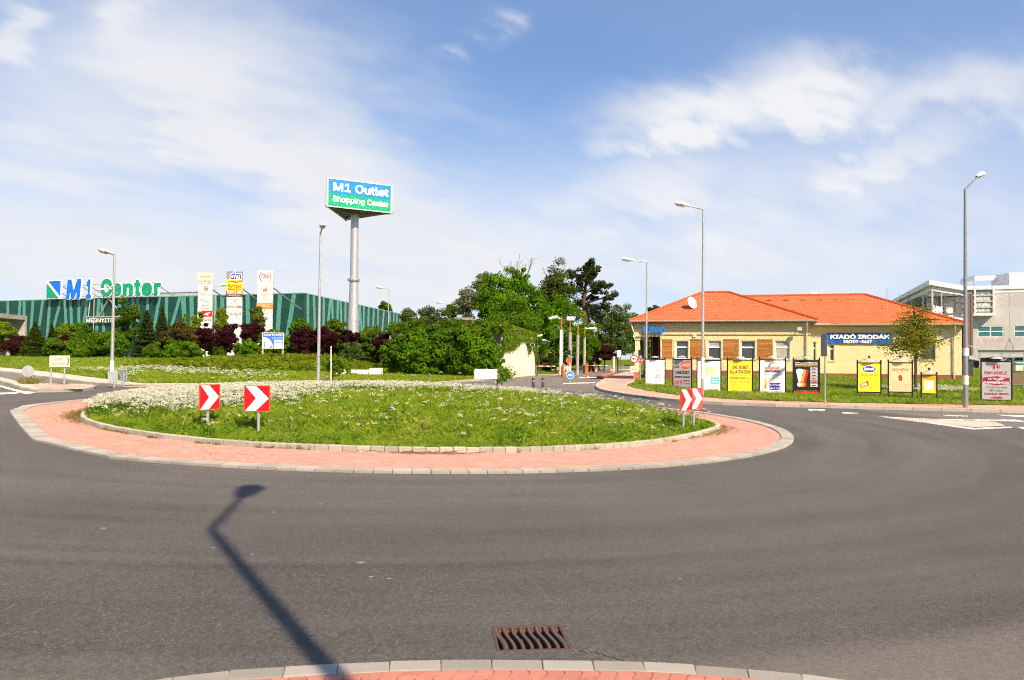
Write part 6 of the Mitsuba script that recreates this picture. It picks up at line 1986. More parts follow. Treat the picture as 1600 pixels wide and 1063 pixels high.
m = MB()
z0, z1 = up_z
m.box((u0 - 1.4, z0 - .35, .001), (u1 + .2, z0, 1.3), (0.64, 0.64, 0.66), GF.F).box((u0 - 1.4, z1, .001), (u1 + .2, z1 + .3, 1.3), (0.64, 0.64, 0.66), GF.F).box((u1 - .05, z0 + .001, .001), (u1 + .2, z1 - .001, 1.3), (0.6, 0.6, 0.62), GF.F)
for s in (u0, (u0 + u1) / 2 - 9):
    if s > -2:
        m.box((s - .1, z0 + .001, 1.1), (s + .1, z1 - .001, 1.29), (0.66, 0.66, 0.68), GF.F)
for t in (.25, .5, .76):
    m.box((u0 - 1.4, z0 + (z1 - z0) * t - .05, 1.12), (u1 - .06, z0 + (z1 - z0) * t + .05, 1.28), (0.66, 0.66, 0.68), GF.F)
vv, ff, cc = m.arrays()
scene[wk + '__frame'] = mikit.ply((vv, ff), 'paint', False, color=cc)
vv, ff, cc = MB().box((u0 - 1.4, z0 + .002, 1.0), (u1 - .06, z1 - .002, 1.08), (0.16, 0.19, 0.22), GF.F).arrays()
scene[wk + '__pane'] = mikit.ply((vv, ff), 'glass', False, color=cc)
m = MB()
r_ = np.random.default_rng(5)
for t in (.06, .31, .56):
    for i in range(16):
        s = u0 + (u1 - u0 - .4) * i / 16 + .1
        m.box((s, z0 + (z1 - z0) * t, 1.081), (s + .2, z0 + (z1 - z0) * t + r_.uniform(.35, .8), 1.1), (r_.uniform(.3, .65),) * 3, GF.F)
v_, f_, c_ = m.arrays()
scene[wk + '__stored_goods'] = mikit.ply((v_, f_), 'matte', False, color=c_)
tag(wk + '__stored_goods', kind='stuff')
m = MB()
a = GF.at(1527, 531)[0], GF.at(1568, 531)[0]
zt0, zt1 = GF.at(1548, 535)[1], GF.at(1548, 530.5)[1]
m.text('2. BEJÁRAT', (a[0] + a[1]) / 2, zt0, zt1 - zt0, (0.52, 0.30, 0.31), GF.F, width=a[1] - a[0], z=.01)
m.build('lettering', 'paint', parent=gb)
# roof terrace to the left of the facade
TW, TS = Wall(Q0[:2], Q1[:2]), Wall(Q3[:2], Q0[:2])
z_r = W(1452, 437.5, 91.5)[2]
slab = Polygon([Q0[:2], Q1[:2], Q1[:2] + (6, 12), Q3[:2] + (10, 6), Q3[:2]])
MB().prism(slab, z_r - .55, z_r, (0.62, 0.62, 0.64), Frame((0, 0, 0), (1, 0, 0), (0, 1, 0))).build('terrace_roof', 'paint', parent=gb)
MB().prism(slab.buffer(-.5), z_r - 1.1, z_r - .551, (0.52, 0.52, 0.54), Frame((0, 0, 0), (1, 0, 0), (0, 1, 0))).build('terrace_soffit', 'paint', parent=gb)
z_f = TW.at(1463, 492)[1]
MB().prism(slab.buffer(-.25), z_f - .4, z_f, (0.50, 0.50, 0.52), Frame((0, 0, 0), (1, 0, 0), (0, 1, 0))).build('terrace_floor', 'matte', parent=gb)
MB().prism(slab.buffer(-1.6), zgf, z_f - .401, (0.50, 0.50, 0.52), Frame((0, 0, 0), (1, 0, 0), (0, 1, 0))).build('lower_wall', 'grey_panel', parent=gb)
MB().prism(slab.buffer(-3.0).difference(slab.buffer(-3.2)), z_f, z_r - 1.15, (0.05, 0.06, 0.07), Frame((0, 0, 0), (1, 0, 0), (0, 1, 0))).build('terrace_glazing', 'glass', parent=gb)  # added dark glass sheet, its colour stands in for the terrace's deep shade
MB().box((TW.L * .90, z_f, -5.0), (TW.L * .98, z_r - 1.2, -.3), (0.50, 0.50, 0.52), TW.F).build('terrace_wall', 'matte', parent=gb)
for px in (1463, 1477):
    s = TW.at(px, 470)[0]
    if s > .4:
        MB().box((s - .06, z_f, -.5), (s + .06, z_r - 1.11, -.38), (0.45, 0.45, 0.47), TW.F).build('post', 'paint', parent=gb)
for t in (.55, .8, .97):
    MB().box((TS.L * t - .09, z_f, -.6), (TS.L * t + .09, z_r - 1.11, -.42), (0.45, 0.45, 0.47), TS.F).build('post', 'paint', parent=gb)
a, b = TW.at(1459, 485)[0], TW.at(1491, 485)[0]
for p, q in ((a, (a + b) / 2 - .05), ((a + b) / 2 + .05, b)):
    MB().box((p, z_f, -.25), (q, z_f + 1.1, -.18), (0.62, 0.63, 0.66), TW.F).build('balustrade', 'paint', parent=gb)
# brown steel columns in front, stair
for px0, px1, yt, yb, dep in ((1511.5, 1515.5, 461, 526, 93), (1516.5, 1520.5, 459.5, 532, 93), (1475.5, 1479, 474, 493, 91), (1493, 1496.5, 467.5, 488, 92)):
    c0, c1 = W(px0, 500, dep), W(px1, 500, dep)
    z0, z1 = W(px0, yb, dep)[2], W(px0, yt, dep)[2]
    MB().box((c0[0], dep, z0 if yb < 520 else zgf), (c1[0], dep + .35, z1), (0.13, 0.095, 0.085), None).build('column', 'paint', parent=gb)
p, q = W(1468, 493, 90.5), W(1512, 488, 92.5)
MB().tube([p, q], .12, (0.10, 0.10, 0.10), 6).tube([p + (0, 0, 1.0), q + (0, 0, 1.6)], .05, (0.12, 0.12, 0.12), 6).tube([p + (0, 0, .1), W(1498, 468, 92)], .05, (0.12, .12, .12), 6).build('stair_rail', 'paint', parent=gb, kind='stuff')
# curved parapet drum on the roof
pts = [W(1503, 437, 112), W(1510, 435, 109), W(1524, 434, 107.5), W(1580, 431.5, 106), W(1700, 428, 102)]
zb_, zt_ = W(1545, 438.5, 107)[2], W(1545, 431, 107)[2]
pl_ = smooth_line([p[:2] for p in pts], 1.2)
V = [(x, y, z) for x, y in pl_ for z in (zb_, zt_)]
Fq = [(2 * i, 2 * i + 2, 2 * i + 3, 2 * i + 1) for i in range(len(pl_) - 1)]
m = MB().add(V, Fq, (0.66, 0.65, 0.63))
V2 = [(x - .05, y + .35, z) for x, y in pl_ for z in (zb_, zt_)]
m.add(V2, Fq, (0.5, 0.5, 0.5)).add([(x + dx, y + dy, zt_) for x, y in pl_ for dx, dy in ((0, 0), (-.05, .35))], [(2 * i, 2 * i + 2, 2 * i + 3, 2 * i + 1) for i in range(len(pl_) - 1)], (0.6, 0.6, 0.6))
m.build('roof_drum', 'paint', parent=gb)
m = MB()
for x, y in pl_[::4]:
    m.box((x - .04, y - .1, ztop - .1), (x + .04, y - .02, zt_ + .12), (0.22, 0.22, 0.22))
m.build('drum_stand', 'paint', parent=gb, kind='stuff')
c = W(1580.5, 436, 104)
MB().box((c[0] - .12, c[1], ztop - .2), (c[0] + .12, c[1] + .2, W(1580, 427.5, 104)[2]), (0.25, 0.25, 0.26)).build('flue', 'paint', parent=gb)
p = W(1600, 432, 105)
MB().box((p[0] - 2.6, p[1] - 1, ztop - .1), (p[0] + 10, p[1] + 3, W(1600, 427.8, 105)[2]), (0.52, 0.56, 0.60)).build('plant_room', 'paint', parent=gb)

# guard beam before the car park, cars
k = thing('guard_beam', 'long grey guard beam on posts at the top of the grass bank', 'guard rail')
p, q = W(1528, 550, 84), W(1640, 549.5, 80)
gw = Wall(p[:2], q[:2])
zb0, zb1 = W(1560, 552.5, 82.5)[2], W(1560, 548.5, 82.5)[2]
MB().box((0, zb0, -.12), (gw.L, zb1, 0), (0.46, 0.46, 0.47), gw.F).box((0, zb1 + .001, -.2), (gw.L, zb1 + .1, .06), (0.22, 0.19, 0.18), gw.F).build('beam', 'paint', parent=k, kind='stuff')
for i in range(4):
    s = .1 + i * gw.L / 3.2
    MB().box((s, float(gz(*gw.F((s, 0, 0))[0][:2])) - .2, -.1), (s + .18, zb0, -.02), (0.48, 0.48, 0.49), gw.F).build('post', 'paint', parent=k)
k = thing('tripod_pole', 'thin triangular wire stay standing on the grey guard beam', 'stay')
for a, b in (((1577.5, 529), (1570, 548)), ((1577.5, 529), (1584, 547))):
    MB().tube([W(*a, 82.2), W(*b, 82.2)], .03, (0.2, 0.18, 0.18), 6).build('leg', 'metal', parent=k)
k = thing('stair_rail', 'short grey steel stair with railings at the corner of the grey building', 'stair')
for i in range(5):
    c = W(1513 + i * 3.0, 545 + i * .6, 90)
    MB().box((c[0] - .25, c[1] - .6, c[2] - 1.2), (c[0] + .25, c[1] + .6, c[2] - .8 - i * .06), (0.36, 0.37, 0.39)).build('step', 'paint', parent=k)
MB().tube([W(1513, 540, 89.4), W(1527, 544, 89.4), W(1528, 550, 89.4)], .04, (0.5, 0.5, 0.52), 6).build('rail', 'metal', parent=k)
k = thing('waste_bin', 'dark tall bin behind the right street lamp', 'bin')
c = W(1511.5, 555, 60)
zg = float(gz(c[0], c[1]))
MB().rbox(np.array((-.32, 0, -.3)), np.array((.32, 1.35, .3)), .06, (0.035, 0.04, 0.05), Frame((c[0], c[1], zg), (1, 0, 0), (0, 0, 1))).build('body', 'paint', parent=k)
MB().rbox(np.array((-.36, 1.351, -.34)), np.array((.36, 1.45, .34)), .03, (0.05, 0.055, 0.06), Frame((c[0], c[1], zg), (1, 0, 0), (0, 0, 1))).build('lid', 'paint', parent=k)


def car(px, dep, yaw, body, label):
    k = thing('parked_car', label, 'car', None)
    c = W(px, 555, dep)
    zg = float(gz(c[0], c[1])) + .1
    F = Frame((c[0], c[1], zg), (math.cos(yaw), math.sin(yaw), 0), (0, 0, 1))
    side = Polygon([(-2.1, .35), (-2.15, .75), (-2.0, .95), (-1.2, 1.02), (-.7, 1.42), (.75, 1.45), (1.45, 1.05), (2.1, .92), (2.18, .6), (2.1, .32)])
    MB().prism(side.difference(Polygon([(-.9, 1.03), (-.6, 1.36), (.7, 1.38), (1.2, 1.05)])), -.82, .82, body, F).build('body', 'paint', parent=k)
    MB().prism(Polygon([(-.89, 1.03), (-.6, 1.355), (.7, 1.375), (1.19, 1.05)]), -.80, .80, (0.02, 0.025, 0.03), F).build('windows', 'glass', parent=k)
    for x in (-1.35, 1.35):
        for z in (-.83, .68):
            MB().prism(ellipse(x, .32, .32, .32, 20), z, z + .15, (0.015, 0.015, 0.015), F).prism(ellipse(x, .32, .18, .18, 16), z + (.151 if z > 0 else -.012), z + (.163 if z > 0 else -.001), (0.4, 0.4, 0.4), F).build('wheel', 'paint', parent=k)


car(1541, 90.0, -1.0, (0.55, 0.56, 0.58), 'silver parked car at the left end of the guard beam')
car(1556, 89.0, -1.0, (0.03, 0.035, 0.05), 'dark parked car behind the middle of the guard beam')
car(1573, 87.8, -1.0, (0.06, 0.07, 0.09), 'dark grey parked car under the wire stay')
car(1589, 86.6, -1.0, (0.70, 0.71, 0.72), 'white parked car at the right end of the guard beam')
car(1602, 85.4, -1.0, (0.66, 0.67, 0.68), 'pale parked car cut by the right edge of the photo')

# green stand with a pale box at the right edge
k = thing('utility_stand', 'green metal stand with a turquoise lid and pale box at the right edge', 'stand')
c = W(1592, 590, 47.0)
zg = float(gz(c[0], c[1]))
zt_ = W(1592, 566, 47)[2]
F = Frame((c[0], c[1], zg), (1, 0, 0), (0, 0, 1))
for x in (-.2, .42):
    MB().box((x - .03, -.05, -.03), (x + .03, zt_ - zg - .02, .03), (0.10, 0.28, 0.12), F).build('leg', 'paint', parent=k)
MB().rbox(np.array((-.38, zt_ - zg - .12, -.3)), np.array((.55, zt_ - zg, .3)), .04, (0.20, 0.45, 0.50), F).build('lid', 'paint', parent=k)
MB().rbox(np.array((-.34, zt_ - zg - .55, -.2)), np.array((.15, zt_ - zg - .14, .2)), .03, (0.55, 0.50, 0.42), F).build('box', 'paint', parent=k)
MB().box((-.45, 0.02, -.25), (.2, zt_ - zg - .58, .1), (0.16, 0.11, 0.08), F).build('base', 'matte', parent=k)
MB().box((-.6, .3, .1), (.9, .34, .14), (0.10, 0.28, 0.12), F).build('rail', 'paint', parent=k)


# ------------------------------------------------------------------ vegetation
def unit(v):
    return v / np.maximum(np.linalg.norm(v, axis=1, keepdims=True), 1e-9)


def leaf_faces(P, N, long, wide, col, D=None):
    """Rhombic leaves: centre P, facing N, lying along D."""
    n = len(P)
    D = unit(rng.normal(size=(n, 3))) if D is None else D
    A = unit(np.cross(N, D))
    B = unit(np.cross(A, N))
    long = np.broadcast_to(np.asarray(long, float), (n,))[:, None]
    wide = np.broadcast_to(np.asarray(wide, float), (n,))[:, None]
    fold = N * long * 0.18
    v = np.stack([P + B * long / 2, P + A * wide / 2 - fold, P - B * long / 2, P - A * wide / 2 - fold], 1).reshape(-1, 3)
    i = np.arange(n)[:, None] * 4
    f = np.vstack([i + [0, 1, 2], i + [0, 2, 3]])
    return v, f, np.repeat(col, 4, 0)


def tints(base, n, var=0.22, hue=0.10):
    c = np.asarray(base, float) * rng.normal(1, var, (n, 1)).clip(.45, 1.7)
    return (c * rng.normal(1, hue, (n, 3)).clip(.7, 1.35)).clip(0.004, 0.8)


def cloud_leaves(centres, radii, cols, per, size, squash=0.75, up=0.35):
    """Leaves in clumps; each clump a loose ball whose leaves look outwards and up."""
    C = np.repeat(centres, per, 0)
    R = np.repeat(radii, per)[:, None]
    d = unit(rng.normal(size=(len(C), 3)))
    q = rng.uniform(0.25, 1.08, (len(C), 1)) ** 0.6
    P = C + d * R * q * (1, 1, squash)
    N = unit(d + rng.normal(0, 0.55, d.shape) + (0, 0, up))
    base = np.repeat(cols, per, 0) * rng.normal(1, 0.2, (len(C), 1)).clip(.5, 1.6) * rng.normal(1, .07, (len(C), 3)).clip(.8, 1.25)
    s = size * rng.uniform(0.65, 1.3, len(C))
    return leaf_faces(P, N, s, s * 0.62, base.clip(.004, .8))


BARK = (0.085, 0.062, 0.045)


def trunk_mesh(m, base, top, r, bend=0.0, col=BARK, n=7):
    base, top = np.asarray(base, float), np.asarray(top, float)
    t = np.linspace(0, 1, 6)[:, None]
    o = np.array([rng.normal(0, bend), rng.normal(0, bend), 0])
    m.tube(base + (top - base) * t + o * np.sin(t * math.pi), r * (1.15 - 0.75 * t[:, 0]), col, n)


def broad(name, label, cat, cx, yt, yb, hw, depth, col, group=None, leaf=0.26, nclump=56, per=100, trunk=True, twig=0, lump=0.30, tone=0.16, kind=None, dead=0):
    """A broadleaved tree or bush: crown between two pixel heights."""
    k = thing(name, label, cat, group)
    c = W(cx, (yt + yb) / 2, depth)
    rz, rx = (yb - yt) / 2 / FOC * depth, hw / FOC * depth
    ry = min(rx, 3.5) * 0.9
    sd = rng.integers(1000)
    d = unit(rng.normal(size=(nclump, 3)))
    w = 0.55 + 0.9 * meshkit.noise(d * 1.7 + 5, int(sd))
    q = rng.uniform(0.15, 1.0, (nclump, 1)) ** 0.45
    rad = np.array([rx, ry, rz]) * (1 - lump * 0.45)
    centres = c + d * q * rad * np.minimum(w, 1.25)[:, None]
    radii = lump * min(rx, rz) * rng.uniform(0.65, 1.35, nclump)
    cols = tints(col, nclump, tone, 0.06)
    v, f, cc = cloud_leaves(centres, radii, cols, per, leaf)
    key = numbered(f'{k}__crown')
    scene[key] = mikit.ply((v, f), 'leaf', False, color=cc)
    g = float(gz(c[0], c[1])) - .1
    if trunk:
        m = MB()
        r = 0.05 + 0.022 * rx
        trunk_mesh(m, (c[0], c[1], g), (c[0], c[1], c[2] + rz * .45), r, 0.06 * rx)
        for j in rng.choice(nclump, min(nclump, 9), replace=False):
            s = (c[0], c[1], c[2] - rz * rng.uniform(-.1, .7))
            trunk_mesh(m, s, centres[j], r * .42, .05 * rx, n=5)
        m.build('trunk', 'bark', parent=k)
    if dead:
        m = MB()
        for j in range(dead):
            a = rng.uniform(-1, 1)
            b0 = np.array((c[0] + a * rx * .4, c[1], c[2] + rz * .35))
            b1 = b0 + (rng.normal(a * .7, .5) * rx * .6, rng.normal(0, .4), rz * rng.uniform(.45, .80))
            trunk_mesh(m, b0, b1, .04, .15, (0.16, 0.12, 0.09), 5)
            for _ in range(4):
                t = rng.uniform(.4, .95)
                p = b0 + (b1 - b0) * t
                trunk_mesh(m, p, p + (rng.normal(0, .6), rng.normal(0, .4), rng.uniform(.2, .7)), .018, .05, (0.16, 0.12, 0.09), 4)
        m.build('bare_branch', 'bark', parent=k, kind='stuff')
    return k


def conifer(name, label, cat, cx, yt, yb, hw, depth, col, group=None, levels=20, perl=9, dens=26, droop=0.25, size=.20):
    k = thing(name, label, cat, group)
    b, t = W(cx, yb, depth), W(cx, yt, depth)
    h, R = t[2] - b[2], hw / FOC * depth
    P, N, D, C = [], [], [], []
    for i in range(levels):
        q = i / (levels - 1)
        z = b[2] + h * (0.03 + 0.95 * q)
        r = R * (1 - q) ** 0.85 * rng.uniform(.82, 1.12) + .06
        nb = max(3, int(perl * (1 - .5 * q)))
        for j in range(nb):
            a = 2 * math.pi * (j + rng.uniform(-.3, .3)) / nb + i * 0.7
            rr = r * rng.uniform(.75, 1.1)
            n_ = max(5, int(dens * (0.25 + rr / R)))
            s = rng.uniform(.15, 1, n_) ** .7
            dirv = np.array([math.cos(a), math.sin(a), 0])
            side = np.array([-dirv[1], dirv[0], 0])
            p = np.array([b[0], b[1], z]) + dirv * (s * rr)[:, None] + side * rng.normal(0, .16 * rr * s + .03)[:, None] + np.array([0, 0, 1]) * (-droop * s * rr + rng.normal(0, .05, n_) + 0.12 * rr * s ** 3)[:, None]
            P.append(p)
            N.append(unit(rng.normal(0, .45, (n_, 3)) + (0, 0, 1) + dirv * .3))
            D.append(unit(dirv + rng.normal(0, .5, (n_, 3))))
            C.append(np.tile(np.asarray(col) * rng.normal(1, .15), (n_, 1)) * rng.normal(1, .22, (n_, 1)).clip(.5, 1.6))
    P, N, D, C = map(np.vstack, (P, N, D, C))
    s = size * rng.uniform(.7, 1.4, len(P))
    v, f, cc = leaf_faces(P, N, s * 1.5, s * .55, C.clip(.004, .8), D)
    scene[numbered(f'{k}__crown')] = mikit.ply((v, f), 'leaf', False, color=cc)
    m = MB()
    trunk_mesh(m, (b[0], b[1], float(gz(b[0], b[1])) - .1), t - (0, 0, .2), .06 + .03 * R)
    m.build('trunk', 'bark', parent=k)


YG, FG_, MG, DG = (0.175, 0.265, 0.017), (0.118, 0.245, 0.014), (0.095, 0.185, 0.015), (0.050, 0.095, 0.015)
PLUM, SPR, GREY, BROWN = (0.062, 0.018, 0.024), (0.050, 0.084, 0.022), (0.190, 0.215, 0.11), (0.110, 0.098, 0.026)
HG_ = None
hedge = [
    ('b', 'flowering_tree', 'yellow green tree cut by the left edge before the concrete portal', 6, 502, 548, 22, 91, YG, {}),
    ('b', 'plum_bush', 'dark red plum bush at the left edge in front of the concrete portal', 26, 522, 560, 24, 86, PLUM, {}),
    ('c', 'conifer', 'broad yellowish green conifer right of the concrete portal', 54, 503, 563, 27, 86, (0.062, 0.098, 0.014), dict(levels=26, perl=14, dens=44)),
    ('c', 'conifer', 'narrow dark conifer tip between the broad conifer and a yellow green tree', 80, 506, 562, 12, 87, SPR, {}),
    ('b', 'hedge_tree', 'pale yellow green tree above a dark red plum under the roof emblem', 98, 501, 552, 16, 90, YG, {}),
    ('b', 'plum_bush', 'dark red plum bush behind the cream direction sign', 104, 523, 558, 19, 87, PLUM, {}),
    ('b', 'hedge_tree', 'mid green hedge tree left of the opening banner', 122, 499, 562, 20, 88, FG_, {}),
    ('b', 'hedge_shrub', 'dark green shrub under the opening banner', 148, 508, 563, 25, 86, MG, dict(trunk=False)),
    ('b', 'hedge_tree', 'tall yellow green tree that hides half of the opening banner', 199, 468, 556, 24, 88, (0.085, 0.165, 0.013), dict(nclump=60)),
    ('b', 'hedge_shrub', 'green shrub around the foot of the left street lamp', 178, 512, 565, 24, 85, FG_, dict(trunk=False)),
    ('c', 'conifer', 'dark spruce right of the tall yellow green tree', 228, 485, 568, 27, 85, SPR, dict(levels=28, perl=13, dens=40)),
    ('c', 'conifer', 'slender green spruce under the last letter of the roof sign', 252, 479, 564, 19, 87, (0.060, 0.094, 0.020), dict(levels=26, perl=11, dens=32)),
    ('b', 'hedge_tree', 'brownish green round tree left of the first white totem', 280, 500, 562, 25, 86, BROWN, dict(per=130)),
    ('b', 'hedge_tree', 'yellow green tree overlapping the foot of the first white totem', 303, 482, 552, 16, 92, YG, {}),
    ('b', 'hedge_shrub', 'low green shrub below the first white totem', 298, 531, 566, 26, 78, FG_, dict(trunk=False)),
    ('b', 'plum_bush', 'dark red plum bush on a short stem below the first white totem', 321, 506, 549, 17, 74, PLUM, dict(nclump=50)),
    ('b', 'plum_bush', 'large round dark red plum bush below the middle white totem', 353, 503, 551, 22, 72, PLUM, dict(nclump=56)),
    ('b', 'columnar_tree', 'slim yellow green tree between the first and middle totems', 346, 474, 530, 9, 84, YG, dict(lump=.5)),
    ('b', 'columnar_tree', 'slim pale green tree between the middle and right totems', 401, 475, 536, 12, 84, (0.125, 0.180, 0.03), dict(lump=.45)),
    ('b', 'plum_bush', 'dark red plum bush left of the car wash hoarding', 396, 504, 537, 21, 72, PLUM, {}),
    ('b', 'hedge_shrub', 'mid green shrub under the dark red plum left of the hoarding', 388, 528, 562, 24, 69, FG_, dict(trunk=False)),
    ('b', 'hedge_shrub', 'bright green bush behind the car wash hoarding', 428, 512, 562, 24, 70, FG_, dict(trunk=False)),
    ('b', 'hedge_tree', 'bright yellow green tree top right of the car wash hoarding', 466, 496, 535, 18, 70, (0.10, 0.20, 0.012), {}),
    ('b', 'plum_bush', 'dark red plum bush right of the car wash hoarding', 475, 511, 553, 20, 64, PLUM, dict(nclump=52)),
    ('b', 'plum_bush', 'dark red plum bush directly behind the lamp on the lawn', 508, 507, 554, 21, 64, PLUM, dict(nclump=52)),
    ('b', 'hedge_shrub', 'green shrub between two dark red plums below the pylon', 492, 530, 562, 18, 66, MG, dict(trunk=False)),
    ('b', 'hedge_tree', 'yellow green tree left of the pylon foot', 527, 495, 560, 22, 66, (0.095, 0.155, 0.014), {}),
    ('b', 'plum_bush', 'small purple plum bush in front of the pylon foot', 547, 514, 540, 17, 62, (0.050, 0.018, 0.022), dict(per=80)),
    ('b', 'hedge_shrub', 'loose green shrub below the pylon foot', 552, 532, 572, 18, 61, (0.085, 0.135, 0.03), dict(trunk=False, per=80)),
    ('b', 'hedge_tree', 'yellow green tree right of the pylon foot', 580, 506, 566, 22, 62, (0.10, 0.165, 0.014), {}),
    ('b', 'plum_bush', 'dark red plum bush beside the ivy building, rightmost of the plums', 597, 516, 556, 16, 59, PLUM, {}),
    ('b', 'ivy_bush', 'green bush at the left corner of the ivy building', 618, 510, 584, 24, 54, MG, dict(trunk=False, nclump=50)),
    ('b', 'ivy_bush', 'big dark green bush in front of the ivy building, left of the stump', 655, 506, 593, 36, 52.5, FG_, dict(nclump=80, per=120)),
    ('b', 'ivy_bush', 'dense green bush at the middle of the ivy building above the stump', 694, 511, 590, 32, 53, MG, dict(nclump=70, per=120)),
    ('b', 'ivy_bush', 'tall bright green bush right of the stump', 735, 494, 593, 33, 53, FG_, dict(nclump=80, per=120)),
    ('b', 'ivy_bush', 'green bush hiding the left part of the white end wall', 766, 490, 592, 15, 54.5, FG_, dict(nclump=60)),
    ('b', 'ivy_bush', 'slim low bush at the left edge of the white end wall', 780, 545, 593, 8, 55.0, FG_, dict(trunk=False, nclump=24, per=70, leaf=.2)),
]
hedge += [
    ('b', 'hedge_shrub', 'dark green low shrub between the broad conifer and the dark red plum', 82, 526, 563, 16, 84, MG, dict(trunk=False)),
    ('b', 'hedge_shrub', 'green low shrub behind the right post of the cream direction sign', 120, 528, 564, 18, 83, FG_, dict(trunk=False)),
    ('b', 'hedge_shrub', 'dark green low shrub between the two spruces', 240, 534, 568, 16, 82, MG, dict(trunk=False)),
    ('b', 'hedge_shrub', 'green low shrub under the brownish round tree', 272, 533, 567, 18, 82, FG_, dict(trunk=False)),
    ('b', 'hedge_shrub', 'green low shrub between the two large plum bushes', 338, 530, 562, 14, 76, MG, dict(trunk=False)),
    ('b', 'hedge_shrub', 'green low shrub between the hoarding and the plum on its right', 452, 524, 562, 16, 66, FG_, dict(trunk=False)),
]
back = [
    ('b', 'background_tree', 'small dark tree top over the far end of the green hall', 603, 470, 505, 13, 182, MG, dict(leaf=.5)),
    ('b', 'background_tree', 'grey green willow right of the end of the green hall', 642, 477, 548, 26, 98, (0.095, 0.145, 0.04), dict(nclump=60)),
    ('b', 'background_tree', 'second grey green willow behind the ivy building', 672, 474, 548, 26, 100, (0.090, 0.140, 0.04), dict(nclump=60)),
    ('b', 'background_tree', 'dark green tree behind the distant lamp and the brick house', 706, 468, 540, 22, 108, MG, dict(nclump=60)),
    ('b', 'poplar', 'tall thin silvery poplar at the left of the wood', 753, 411, 500, 15, 100, GREY, dict(leaf=.3, per=60, lump=.42, nclump=40)),
    ('b', 'poplar', 'lower silvery poplar left of the tall one', 731, 440, 510, 20, 98, GREY, dict(leaf=.3, per=60, lump=.38, nclump=40)),
    ('b', 'background_tree', 'bushy bright green maple in front of the silvery poplars', 773, 419, 520, 33, 86, (0.135, 0.290, 0.013), dict(nclump=75, per=120)),
    ('b', 'background_tree', 'tallest bright green tree of the wood with bare twigs on top', 812, 404, 520, 25, 88, (0.125, 0.280, 0.013), dict(nclump=80, per=100, dead=9, lump=.30)),
    ('b', 'background_tree', 'broad green tree top behind the white end wall', 800, 462, 548, 44, 82, (0.115, 0.240, 0.015), dict(nclump=80, per=110)),
    ('b', 'background_tree', 'green tree right of the tallest one behind the mirror', 842, 440, 560, 28, 84, (0.115, 0.255, 0.013), dict(nclump=80)),
    ('b', 'background_tree', 'big dark crowned tree with brownish top behind the gate pillars', 869, 408, 520, 30, 94, (0.098, 0.150, 0.026), dict(nclump=90, per=110, dead=4)),
    ('b', 'background_tree', 'bright green tree directly behind the scaled gate pillar', 880, 458, 572, 38, 90, (0.118, 0.265, 0.013), dict(nclump=100, per=110)),
    ('b', 'background_tree', 'fresh green tree above the farthest gate pillar', 917, 496, 566, 24, 96, (0.120, 0.245, 0.015), dict(nclump=60)),
    ('b', 'background_tree', 'dark shady tree under the pine', 937, 470, 566, 30, 118, (0.060, 0.088, 0.020), dict(nclump=70)),
    ('b', 'background_tree', 'mid green willow right of the pine', 966, 464, 566, 30, 112, (0.105, 0.170, 0.035), dict(nclump=80)),
    ('b', 'background_tree', 'green tree left of the orange roof behind the porch', 990, 485, 566, 20, 116, (0.09, 0.175, 0.022), dict(nclump=50)),
    ('b', 'background_tree', 'small tree top peeping over the left hip of the orange roof', 1022, 476, 540, 14, 96, (0.060, 0.125, 0.018), {}),
    ('b', 'copper_bush', 'copper red bush under the trees beyond the gate', 944, 536, 566, 20, 102, (0.060, 0.026, 0.016), {}),
    ('b', 'hedge_shrub', 'dark hedge bush behind the low boom', 856, 552, 579, 22, 88, DG, dict(trunk=False)),
    ('b', 'hedge_shrub', 'light green shrub at the far bend of the gate road', 900, 548, 572, 18, 108, (0.07, 0.13, 0.02), dict(trunk=False)),
    ('b', 'background_tree', 'dark green tree behind the porch of the yellow building', 1012, 505, 575, 22, 100, FG_, dict(nclump=60)),
]
for kind_, nm, lab, cx, yt, yb, hw, dep, col, kw in hedge + back:
    if kind_ == 'b':
        if nm == 'plum_bush':
            kw = {'leaf': .19, **kw}
        broad(nm, lab, 'bush' if 'bush' in nm or 'shrub' in nm else 'tree', cx, yt, yb, hw, dep, col, None, **kw)
    else:
        conifer(nm, lab, 'conifer', cx, yt, yb, hw, dep, col, **kw)

# dark pine with flat pads of needles
k = thing('pine_tree', 'dark pine with open layered branches rising above the gate trees', 'tree')
dep = 104
base, top = W(924, 572, dep), W(921, 407, dep)
m = MB()
m.tube([base - (0, 0, .8), W(915, 520, dep), W(912, 470, dep), W(917, 430, dep), top], [.42, .34, .25, .15, .04], (0.10, 0.062, 0.045), 8)
pads = [(921, 411, 5, 3), (915, 419, 6, 3), (926, 418, 7, 3), (929, 427, 6, 2.5), (912, 428, 10, 4), (922, 428, 9, 4), (906, 434, 8, 4), (931, 426, 5, 2), (903, 443, 9, 4), (921, 437, 7, 3), (893, 430, 5, 4), (928, 447, 10, 4), (939, 448, 9, 4), (946, 448, 6, 3), (935, 456, 10, 3), (900, 455, 8, 4), (947, 466, 10, 3), (959, 463, 6, 3), (930, 466, 10, 3), (914, 465, 6, 3), (905, 475, 10, 4), (925, 478, 14, 4), (945, 478, 12, 4), (915, 488, 14, 5), (935, 490, 14, 5)]
Cn, Rr, Cl = [], [], []
